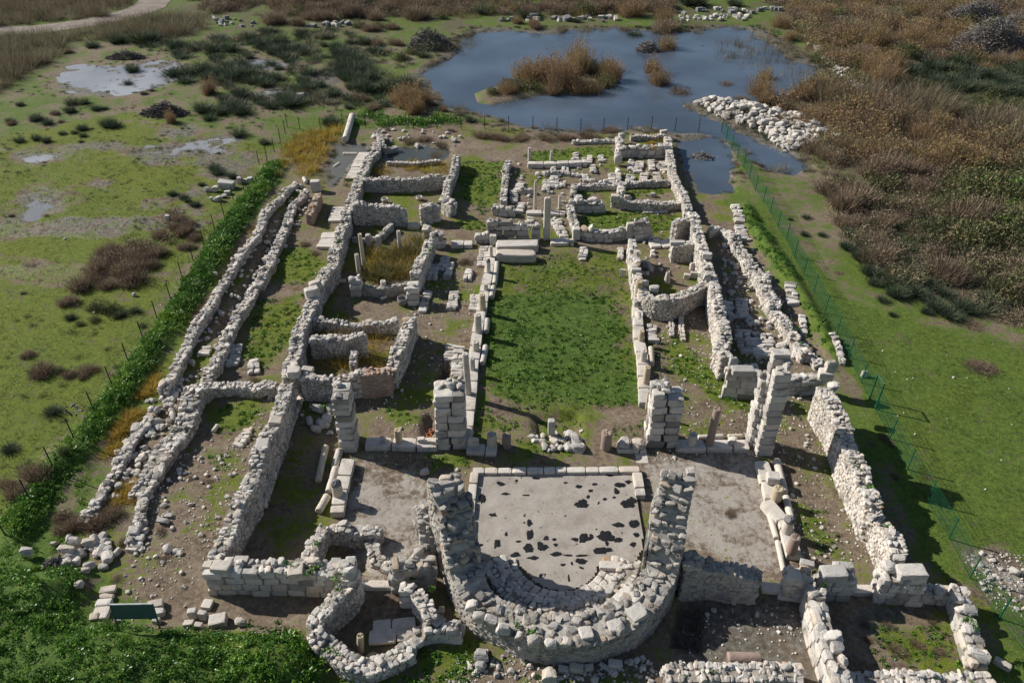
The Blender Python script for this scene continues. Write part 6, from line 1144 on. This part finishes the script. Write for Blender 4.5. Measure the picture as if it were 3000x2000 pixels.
# --- heaps of dead branches
def heap(label, p, wpx, hr=.4, n=420, asp=.7, seed=0, tint=(.1, .9)):
    X, Y = G(p); R0 = wpx * mpp(p) / 2; r = np.random.default_rng(seed + 800); V, Q_, Tn = [], [], []
    for i in range(n):
        a = r.uniform(0, 6.283); rr = math.sqrt(r.random()); c = np.array([R0 * rr * math.cos(a), R0 * asp * rr * math.sin(a), R0 * hr * 2 * (1 - rr ** 1.6) * r.uniform(.5, 1.05) * (.7 + .6 * float(vnoise(rr * 3 * math.cos(a) + seed, rr * 3 * math.sin(a))))])
        d = r.normal(size=3) * np.array([1, 1, .45]); d /= np.linalg.norm(d); L = r.uniform(.3, 1.3) * R0 ** .4 * .6; w_ = r.uniform(.02, .055); t = r.uniform(*tint)
        s = np.cross(d, r.normal(size=3)); s /= np.linalg.norm(s); u = np.cross(d, s); o = len(V); m_ = c + (s * r.normal(0, .12) + u * abs(r.normal(0, .12))) * L
        for q_, ww in ((c - d * L / 2, w_), (m_, w_ * .9), (c + d * L / 2, w_ * .4)):
            V += [q_ + s * ww, q_ + u * ww, q_ - s * ww, q_ - u * ww]; Tn += [t] * 4
        for k in (0, 4):
            for e in range(4): Q_.append((o + k + e, o + k + (e + 1) % 4, o + k + 4 + (e + 1) % 4, o + k + 4 + e))
    link('branch_heap', mesh_quads('branch_heap', V, Q_, [M['wood']], {'tint': Tn}), label, 'branch heap', None, 'thing', loc=(X, Y + R0 * asp * .3, gz1(X, Y) - .05))
heap('grey heap of dead branches on the pond shore left of the water', T(1, 1600, 450), 108, .42, 1100, .6, 1); heap('dome of bleached branches standing in the pond', T(2, 1250, 460), 60, .5, 700, .8, 2, (.3, 1)); heap('dark heap of branches on the open marsh', T(0, 1500, 1060), 110, .22, 700, .5, 3, (0, .5)); heap('low dark branch heap behind the marsh water', T(0, 1150, 540), 95, .16, 420, .4, 4, (0, .4))
heap('largest grey heap of dead brush in the far right corner', T(3, 2050, 470), 190, .36, 2400, .5, 5, (.25, .9)); heap('grey brush heap at the top right behind the largest one', T(3, 1900, 200), 150, .3, 1700, .5, 6, (.25, .9)); heap('grey brush heap cut by the right edge of the view', T(3, 2320, 260), 110, .3, 900, .6, 7, (.2, .8)); heap('dark root heap in front of the grey brush heaps', T(3, 1500, 270), 70, .22, 400, .6, 8, (0, .5))
heap('scatter of bleached sticks on the left lawn', T(20, 640, 640), 45, .06, 40, .9, 9, (.5, 1)); heap('dead branch litter in the right water pool', T(2, 1750, 1440), 75, .22, 160, .6, 10, (.5, 1)); heap('bird-like driftwood stump in the pond', T(2, 1748, 410), 9, .9, 30, .8, 11, (0, .5)); heap('pale dead twigs by the hollow at the brambles', T(30, 500, 520), 50, .3, 160, .7, 12, (.3, .9))
# --- masses too dense to count
def mass(name, poly, dens, kind, size, mat, seed=0, label=None, pts=None, thr=.33, ring=None, dta=.9):
    P = pts if pts is not None else W(poly); r = np.random.default_rng(seed + 4000); A = (P[:, 0].max() - P[:, 0].min()) * (P[:, 1].max() - P[:, 1].min()); n = int(A * dens)
    x = r.uniform(P[:, 0].min(), P[:, 0].max(), n); y = r.uniform(P[:, 1].min(), P[:, 1].max(), n); dd = sdf(P, x, y); k = ((dd > 0) if ring is None else ((dd > ring[0]) & (dd < ring[1]))) & (fnoise(x + seed, y, 3.5) > thr); x = x[k]; y = y[k]
    px_, py_ = pix(x, y); k = (px_ > -60) & (px_ < 2420) & (py_ > -80) & (py_ < 1640); x = x[k]; y = y[k]; n = len(x)
    z = gz(x, y); s = r.uniform(*size, n) * (.7 + .6 * fnoise(x, y, 4.0)); a = r.uniform(0, 6.283, n); which = r.integers(0, len(kind), n); dt = (fnoise(x + 31, y, 3.0) - .5) * dta + r.normal(0, .24, n)
    Vs, Qs, Ts, o = [], [], [], 0
    for i, (V, Q_, Tn) in enumerate(kind):
        m_ = which == i; c, sn = np.cos(a[m_])[:, None], np.sin(a[m_])[:, None]; ss = s[m_][:, None]
        P3 = np.stack([(V[None, :, 0] * c - V[None, :, 1] * sn) * ss + x[m_][:, None], (V[None, :, 0] * sn + V[None, :, 1] * c) * ss + y[m_][:, None], V[None, :, 2] * ss + z[m_][:, None] - .03], -1)
        k = m_.sum(); Vs.append(P3.reshape(-1, 3)); Qs.append((Q_[None] + (np.arange(k) * len(V))[:, None, None]).reshape(-1, 4) + o); o += k * len(V); Ts.append(np.clip(Tn[None] + dt[m_][:, None], 0, 1).ravel())
    link(name, mesh_quads(name, np.concatenate(Vs), np.concatenate(Qs), [mat], {'tint': np.concatenate(Ts)}), kind='stuff')
kReed = [dome(60, .5, (.9, 1.5), .034, 500 + i, (.1, .9), 1.15, .1) for i in range(4)]
kDry = [join(*lumpy(lambda q: dome(12, .42, (.5, 1.0), .03, q, (.05, .9), .95, .12), 510 + i, 4, .45, (.55, .85)), leaves(300, (.95, .95, .8), (.022, .048), 515 + i, (.05, .95), 8, .5, .3)) for i in range(5)]
kTam = [join(*lumpy(lambda q: dome(14, .42, (.6, 1.1), .026, q, (.0, .7), 1.1, .12), 710 + i, 4, .45, (.55, .85)), leaves(300, (.95, .95, 1.05), (.02, .044), 715 + i, (.1, 1), 9, .5, .3)) for i in range(4)]
kOl = [join(leaves(200, (.9, .9, .75), (.024, .055), 520 + i, (.1, .9), 6, .5, .3), dome(18, .4, (.5, .9), .04, 525 + i, (.2, .9))) for i in range(4)]
kRush = [dome(90, .4, (.5, .95), .05, 535 + i, (.05, .85), .78) for i in range(3)]
kHerb = [leaves(26, (.30, .30, .20), (.035, .07), 530 + i, (.1, .95), 5, .3, .2) for i in range(5)]
kBram = [leaves(48, (.42, .42, .30), (.028, .06), 540 + i, (.05, .95), 6, .3, .3) for i in range(5)]
kTurf = [blades(9, .16, (.06, .14), .022, (.5, 1.4), .4, 550 + i, (.1, .9), seg=1) for i in range(5)]
kGold = [blades(26, .3, (.35, .9), .03, (.9, 1.5), .45, 560 + i, (.1, .95)) for i in range(4)]
mass('reeds', [(-60, -40), (340, -40), (290, 20), (240, 38), (140, 50), (0, 62), (-60, 66)], 1.0, kReed, (.8, 1.3), M['reed'], 1)
mass('reeds', [(-60, 88), (60, 86), (140, 78), (230, 64), (310, 46), (470, 36), (480, 66), (400, 88), (260, 96), (150, 96), (130, 140), (60, 165), (0, 210), (-60, 220)], 1.0, kReed, (.8, 1.3), M['reed'], 2)
mass('dry_scrub', [(360, -60), (1560, -60), (1540, 30), (1300, 34), (1060, 36), (700, 42), (480, 30)], .8, kDry, (.8, 2.4), M['shrub'], 3, thr=.40, dta=1.5)
mass('tamarisk_scrub', [(600, -40), (1560, -40), (1540, 36), (1300, 40), (1060, 40), (800, 30)], .2, kTam, (1.0, 2.0), M['tamarisk'], 95)
mass('dry_scrub', [(1560, -60), (2420, -60), (2420, 20), (2100, 30), (1980, 110), (1850, 90), (1800, 20)], .8, kDry, (.8, 2.4), M['shrub'], 4, thr=.42, dta=1.5)
mass('tamarisk_scrub', [(1800, 10), (2420, -20), (2420, 140), (2200, 150), (2000, 170), (1900, 150), (1850, 90)], .3, kTam, (1.4, 3.0), M['tamarisk'], 94, thr=.45, dta=1.5)
mass('dry_scrub', [(1905, 345), (2000, 300), (2352, 240), (2420, 240), (2420, 740), (2330, 740), (2240, 700), (2130, 680), (2030, 640), (1985, 590), (1940, 530), (1910, 460), (1915, 400)], 1.1, kDry, (.7, 2.2), M['shrub'], 5, thr=.41, dta=1.5)
mass('rush_field', [(1985, 590), (1940, 530), (1990, 480), (2150, 560), (2352, 640), (2352, 740), (2240, 710), (2130, 680), (2030, 640)], .5, kRush, (.8, 1.7), M['rush'], 108, thr=.45)
mass('olive_scrub', [(1930, 330), (2420, 200), (2420, 720), (2050, 640), (1960, 540)], .7, kOl, (.8, 1.9), M['olive'], 6, thr=.48)
mass('green_scrub', [(2150, 470), (2230, 400), (2420, 380), (2420, 560), (2300, 590), (2180, 570), (2120, 520)], 1.6, kOl, (1.2, 2.6), M['olive'], 7)
mass('tamarisk_scrub', [(1780, 250), (1830, 190), (1900, 190), (2000, 250), (2100, 270), (2200, 290), (2350, 330), (2350, 400), (2150, 390), (1980, 380), (1900, 340), (1840, 300)], .6, kTam, (1.3, 3.2), M['tamarisk'], 8, thr=.42, dta=1.5)
mass('reeds', [(1850, 215), (1960, 210), (2120, 230), (2180, 270), (2060, 300), (1900, 260)], .5, kReed, (1.5, 2.2), M['reed'], 9)
mass('reeds', [(2240, 290), (2352, 290), (2380, 370), (2280, 370)], .7, kReed, (1.5, 2.1), M['reed'], 10)
mass('pond_reeds', [(1650, 95), (1760, 80), (1800, 120), (1870, 150), (1850, 180), (1730, 175), (1690, 150), (1640, 135)], .9, [blades(14, .6, (.5, 1.1), .04, (1.2, 1.55), .05, 580 + i, (.1, .7)) for i in range(4)], (.8, 1.2), M['reed'], 11)
mass('olive_scrub', [(1780, 60), (1850, 90), (2000, 160), (2352, 150), (2420, 260), (2000, 300), (1900, 200), (1850, 100)], .6, kOl, (.8, 1.9), M['olive'], 12, thr=.42)
mass('shrub_patch', [(150, 650), (240, 580), (330, 545), (400, 480), (440, 500), (380, 560), (330, 620), (250, 680), (170, 700)], .55, kDry, (.8, 1.5), M['shrub'], 107, thr=.3)
mass('rush_field', [(300, 100), (470, 92), (600, 70), (760, 66), (860, 90), (940, 130), (940, 220), (860, 250), (760, 240), (560, 262), (440, 250), (470, 200), (380, 188), (400, 140)], .5, kRush, (.7, 1.6), M['rush'], 90, thr=.47)
mass('rush_field', [(2000, 160), (2200, 140), (2420, 150), (2420, 260), (2200, 230), (2080, 200)], .5, kRush, (.8, 1.6), M['rush'], 91)
mass('dry_scrub', [(1640, 262), (1760, 262), (1900, 300), (1950, 350), (1900, 420), (1840, 380), (1800, 320), (1700, 290)], .9, kTam, (.5, 1.1), M['shrub'], 92, thr=.4)
mass('shore_weeds', None, 1.3, kRush, (.25, .6), M['rush'], 96, pts=POND, ring=(-2.6, .3), thr=.45)
mass('shore_weeds', None, 1.0, kDry, (.25, .6), M['shrub'], 97, pts=POND, ring=(-3.0, .6), thr=.42)
mass('pond_reeds', None, .5, kReed, (.4, .9), M['reed'], 98, pts=POND, ring=(-.6, 1.5), thr=.55)
mass('marsh_tufts', [(0, 230), (130, 150), (480, 100), (900, 80), (960, 200), (800, 300), (640, 330), (480, 320), (300, 330), (0, 420)], .5, kRush, (.12, .4), M['rush'], 99, thr=.45)
mass('marsh_tufts', [(0, 230), (130, 150), (480, 100), (900, 80), (960, 200), (800, 300), (640, 330), (480, 320), (300, 330), (0, 420)], .3, kDry, (.15, .4), M['shrub'], 100, thr=.5)
mass('lawn_tufts', [(0, 420), (480, 330), (620, 330), (420, 650), (230, 930), (60, 1100), (0, 1100)], .9, kOl, (.14, .42), M['olive'], 101, thr=.49)
mass('lawn_weeds', [(1980, 790), (2352, 800), (2420, 1568), (2330, 1480), (2160, 1300), (2060, 1050)], .6, kOl, (.1, .26), M['olive'], 102, thr=.47)
mass('dry_tufts', [(600, 560), (760, 480), (1050, 300), (1150, 360), (1090, 700), (1060, 1000), (820, 1060), (560, 880)], 2.2, kGold, (.18, .42), M['gold'], 103, thr=.52)
mass('dry_tufts', [(1160, 380), (1560, 330), (1590, 540), (1180, 560)], 1.6, kDry, (.15, .4), M['shrub'], 104, thr=.5)
mass('dry_tufts', [(1640, 540), (1700, 500), (1920, 840), (1720, 880)], 1.6, kDry, (.15, .4), M['shrub'], 105, thr=.5)
mass('turf', [(600, 900), (1080, 940), (1480, 960), (1740, 960), (1740, 1060), (1300, 1070), (900, 1080), (480, 1250), (330, 1400), (480, 1050)], 5, kTurf, (.8, 1.6), M['turf'], 106, thr=.47)
mass('golden_grass', [(872, 344), (1036, 348), (1030, 374), (876, 374)], 1.8, kGold, (.4, .8), M['gold'], 113, thr=.45)
for i, (pl, lo) in enumerate(((POOL_R, -1.2), (ROOM1, -.9), (POOL_L, -.9), (CHAN, -.5))):
    mass('pool_weeds', None, 2.2, kRush if i % 2 == 0 else kDry, (.2, .5), M['olive' if i % 2 == 0 else 'shrub'], 130 + i, pts=pl, ring=(lo, .5), thr=.42)
for i, p in enumerate(MARSH): mass('marsh_weeds', None, 1.2, kRush, (.12, .4), M['rush'], 140 + i, pts=p, ring=(-2.5, .8), thr=.42)
mass('golden_reeds', [(640, 395), (640, 370), (665, 315), (700, 305), (790, 290), (770, 330), (745, 370), (720, 400), (700, 410)], 3.2, kGold, (.8, 1.4), M['gold'], 13)
mass('golden_grass', [(856, 380), (1030, 374), (1028, 400), (852, 404)], 6, kGold, (.5, .8), M['gold'], 14)
mass('golden_grass', [(720, 752), (880, 745), (900, 800), (888, 846), (800, 850), (720, 845)], 4.5, kGold, (.6, 1.1), M['gold'], 15)
mass('golden_grass', [(838, 585), (880, 570), (960, 545), (972, 560), (945, 640), (840, 650)], 5, kGold, (.7, 1.3), M['gold'], 16)
mass('reeds', [(860, 590), (965, 555), (940, 645), (850, 650)], 2.0, kReed, (.6, .9), M['olive'], 17)
mass('herbs', None, 5, kHerb, (.5, .85), M['herb'], 18, pts=NAVE, thr=.36, dta=1.6)
mass('herbs', None, 5, kHerb, (.55, 1.1), M['herb'], 118, pts=NAVE_LUSH, thr=.36, dta=1.6)
mass('turf', None, 14, kTurf, (.8, 1.6), M['turf'], 119, pts=NAVE, thr=.2, dta=1.4)
for i, p in enumerate(GREENS): mass('herbs', None, 7.5, kHerb, (.55, 1.0), M['herb'], 20 + i, pts=p)
mass('herbs', None, 3.0, kHerb, (.6, 1.0), M['herb'], 60, pts=W([(740, 1530), (960, 1480), (1100, 1500), (1540, 1540), (1540, 1600), (740, 1600)]))
mass('hedge_leaves', None, 12, kBram, (.8, 1.2), M['bramble'], 61, pts=HEDGE, thr=.40, dta=1.6)
mass('hedge_leaves', None, 14, kTurf, (1.5, 3.0), M['herb'], 162, pts=HEDGE, thr=.1, dta=1.6)
mass('golden_grass', None, 1.6, kGold, (.4, .9), M['gold'], 163, pts=W([(640, 400), (655, 430), (560, 600), (470, 740), (380, 880), (330, 960), (290, 1020), (260, 1010), (330, 890), (430, 760), (520, 620), (600, 480)]), thr=.5)
mass('hedge_leaves', None, 5, kHerb, (.8, 1.3), M['herb'], 161, pts=HEDGE, thr=.4, dta=1.4)
mass('bramble_leaves', None, 11, kBram, (.85, 1.3), M['bramble'], 62, pts=BRAMBLE, thr=.05, dta=1.5)
mass('bank_leaves', None, 9, kBram, (.6, 1.0), M['herb'], 63, pts=BANK_R)
mass('bramble_leaves', None, 5, kBram, (.6, 1.1), M['bramble'], 64, pts=W([(-20, 1170), (60, 1060), (180, 1080), (230, 1140), (170, 1230), (100, 1330), (-20, 1340)]))
mass('turf', [(1740, 470), (1830, 560), (1950, 690), (2050, 730), (2352, 790), (2420, 800), (2420, 1568), (2300, 1450), (2160, 1320), (2040, 1050), (1940, 830), (1800, 600)], 9, kTurf, (.8, 1.5), M['turf'], 65)
mass('turf', [(-20, 320), (480, 310), (640, 340), (560, 470), (420, 650), (240, 920), (60, 1100), (-20, 1150)], 5, kTurf, (.9, 1.7), M['turf'], 66)
mass('olive_scrub', [(0, 700), (230, 760), (300, 850), (200, 950), (100, 1060), (0, 1000)], .25, kOl, (.3, .6), M['olive'], 67)
mass('rusty_weeds', [(820, 960), (1000, 640), (1100, 600), (1080, 950), (860, 1060)], .5, kDry, (.12, .3), M['shrub'], 68)
mass('turf', [(1490, 650), (1620, 700), (1740, 900), (1740, 1000), (1500, 1010), (1480, 800)], 6, kTurf, (.8, 1.5), M['turf'], 69)
mass('turf', [(560, 560), (760, 560), (660, 880), (520, 870)], 6, kTurf, (.8, 1.5), M['turf'], 70)
mass('turf', [(1780, 900), (1880, 900), (2040, 1290), (1830, 1300)], 6, kTurf, (.8, 1.5), M['turf'], 71)
mass('turf', [(1990, 1400), (2200, 1400), (2260, 1540), (1980, 1540)], 9, kTurf, (.8, 1.5), M['turf'], 72)
# tufts rooted in the wall tops and slab joints
def tufts(pts, seed):
    r = np.random.default_rng(seed); Vs, Qs, Ts, o = [], [], [], 0
    for (p, h) in pts:
        V, Q_, Tn = kHerb[r.integers(len(kHerb))]; s = r.uniform(.4, .9); x, y = G(p, h)
        Vs.append(V * s + np.array([x, y, h])); Qs.append(Q_ + o); Ts.append(Tn); o += len(V)
    for (x, y, z) in TOPS:
        V, Q_, Tn = kHerb[r.integers(len(kHerb))]; s = r.uniform(.25, .7); Vs.append(V * s + np.array([x, y, z])); Qs.append(Q_ + o); Ts.append(Tn); o += len(V)
    link('wall_weeds', mesh_quads('wall_weeds', np.concatenate(Vs), np.concatenate(Qs), [M['herb']], {'tint': np.concatenate(Ts)}), kind='stuff')
def spread(rc, L, h, n, dr):
    out = []
    for (x, y) in L:
        for k in range(n): out.append((T(rc, x + random.gauss(0, dr), y + random.gauss(0, dr * .6)), h))
    return out
WT = spread(31, [(310, 480), (510, 510), (570, 310), (760, 620), (740, 700), (640, 1280), (720, 1290), (490, 560)], 1.75, 5, 22) + spread(33, [(410, 550), (520, 670), (1080, 130), (1150, 300), (1090, 220), (1830, 1000), (1900, 1070)], 1.6, 4, 15) + spread(23, [(640, 870), (800, 1090), (830, 1150), (880, 1240), (930, 1330), (970, 1430)], 2.0, 4, 12) + spread(11, [(230, 190), (200, 240), (130, 320), (740, 640), (760, 700), (980, 40), (1500, 860), (1580, 720), (620, 930)], 1.3, 5, 15) + spread(31, [(2080, 640), (2060, 700), (2120, 880), (1450, 620), (1600, 700)], 1.0, 6, 25) + spread(32, [(1290, 200), (1300, 290), (1150, 680), (60, 1030), (180, 1100)], 1.6, 4, 15) + spread(21, [(1760, 1330), (1720, 1290), (640, 600), (760, 940)], .6, 5, 20) + spread(12, [(1250, 1110), (1360, 1180), (1780, 890), (1720, 970)], 1.5, 5, 20) + spread(2, [(1360, 1300)], .6, 4, 20) + [((1790 + i * 9 + random.gauss(0, 5), 690 + i * 14 + random.gauss(0, 4)), .55) for i in range(12)]
tufts(WT, 5)
# ------------------------------------------------------------------ wire fences
def tube(a, b_, r, n=6):
    a, b_ = np.array(a, float), np.array(b_, float); d = (b_ - a) / np.linalg.norm(b_ - a); s = np.cross(d, [.3, .9, .1]); s /= np.linalg.norm(s); u = np.cross(d, s); V, Q_ = [], []
    for q_ in (a, b_):
        for k in range(n): V.append(q_ + r * (s * math.cos(2 * math.pi * k / n) + u * math.sin(2 * math.pi * k / n)))
    for k in range(n): Q_.append((k, (k + 1) % n, n + (k + 1) % n, n + k))
    return np.array(V), np.array(Q_)
def joinq(L):
    V, Q_, o = [], [], 0
    for v, q in L: V.append(v); Q_.append(q + o); o += len(v)
    return np.concatenate(V), np.concatenate(Q_)
def fence(label, pts, h, mat, mesh_mat, vert=.10, wr=.0045, rows=9, pr=.035, lean=(0, 0), mesh=True, vert_every=True):
    P = [G((x / K, y / K)) for x, y in pts]; c = P[0]; root = bpy.data.objects.new('wire_fence', None); C.objects.link(root); root.location = (c[0], c[1], 0)
    root['label'] = label; root['category'] = 'fence'; root['kind'] = 'thing'
    Z = [gz1(*p) for p in P]; L = []
    for p, z in zip(P, Z):
        z = max(z, -.2); b_ = (p[0] - c[0], p[1] - c[1], z - .1); t_ = (b_[0] + lean[0] * h, b_[1] + lean[1] * h, z + h)
        V, Q_ = tube(b_, t_, pr); link('post', mesh_quads('post', V, np.concatenate([Q_, [[6, 7, 8, 9], [9, 10, 11, 6]]]), [mat]), parent=root)
    if mesh:
        for i in range(len(P) - 1):
            a, b_ = P[i] - c, P[i + 1] - c; d = b_ - a; ln = np.hypot(*d); za, zb = max(Z[i], -.2), max(Z[i + 1], -.2)
            for k in range(rows):
                f = (k + .3) / rows * h; L.append(tube((a[0], a[1], za + f), (b_[0], b_[1], zb + f), wr * 1.2, 3))
            for k in range(int(ln / vert)):
                q_ = a + d * (k + .5) / int(ln / vert); z = za + (zb - za) * (k + .5) / int(ln / vert); L.append(tube((q_[0], q_[1], z + .03), (q_[0], q_[1], z + h - .02), wr, 3))
        V, Q_ = joinq(L); link('wire_mesh', mesh_quads('wire_mesh', V, Q_, [mesh_mat]), parent=root)
    return root
LF = [(804, 445), (783, 472), (760, 486), (716, 562), (686, 596), (658, 640), (630, 677), (599, 722), (569, 773), (536, 820), (501, 879), (461, 934), (421, 997), (378, 1064), (332, 1137), (282, 1218), (223, 1298), (163, 1383), (96, 1478), (19, 1573)]
FF = [(822, 416), (836, 391), (842, 371), (879, 381), (940, 383), (1005, 371), (1072, 373), (1140, 377), (1212, 379), (1281, 379), (1351, 379), (1420, 378), (1490, 379), (1561, 379), (1631, 381), (1701, 383), (1768, 381), (1838, 379), (1908, 379), (1978, 379), (2047, 381), (2114, 381)]
RF = [(2114, 381), (2128, 407), (2144, 434), (2160, 462), (2178, 491), (2195, 525), (2213, 560), (2236, 592), (2256, 624), (2279, 666), (2304, 701), (2327, 753), (2354, 805), (2384, 857), (2416, 918), (2451, 978), (2486, 1048), (2523, 1121), (2547, 1169)]
RN = [(2564, 1198), (2607, 1285), (2658, 1375), (2716, 1470), (2779, 1578), (2840, 1693), (2926, 1811), (3020, 1940)]
fence('left fence of dark posts along the green hedge', LF, 1.5, M['fence'], M['fence'], .3, .003, 4)
fence('far fence of dark posts standing along and in the pond', FF, 1.5, M['fence'], M['fence'], .3, .003, 4, .04)
fence('right fence with green wire mesh, far stretch up to the gate', RF, 1.55, M['gfence'], M['gfence'], .09, .005, 9)
fence('right fence with green wire mesh, near stretch from the gate', RN, 1.55, M['gfence'], M['gfence'], .09, .005, 9)
a, b_ = G((2547 / K, 1169 / K)), G((2564 / K, 1198 / K)); gt = bpy.data.objects.new('wire_gate', None); C.objects.link(gt); gt.location = (a[0], a[1], 0)
gt['label'] = 'narrow green wire gate with a raised top bar in the right fence'; gt['category'] = 'gate'; gt['kind'] = 'thing'
d = b_ - a; L = []
V, Q_ = joinq([tube((0, 0, -.1), (0, 0, 1.95), .05), tube((d[0], d[1], -.1), (d[0], d[1], 1.95), .05), tube((0, 0, 1.93), (d[0], d[1], 1.93), .04), tube((0, 0, .15), (d[0], d[1], .15), .03)])
link('frame', mesh_quads('frame', V, Q_, [M['gfence']]), parent=gt)
for k in range(10): q_ = d * (k + .5) / 10; L.append(tube((q_[0], q_[1], .15), (q_[0], q_[1], 1.9), .005, 3))
for k in range(9): L.append(tube((0, 0, .3 + k * .19), (d[0], d[1], .3 + k * .19), .005, 3))
V, Q_ = joinq(L); link('wire_mesh', mesh_quads('wire_mesh', V, Q_, [M['gfence']]), parent=gt)
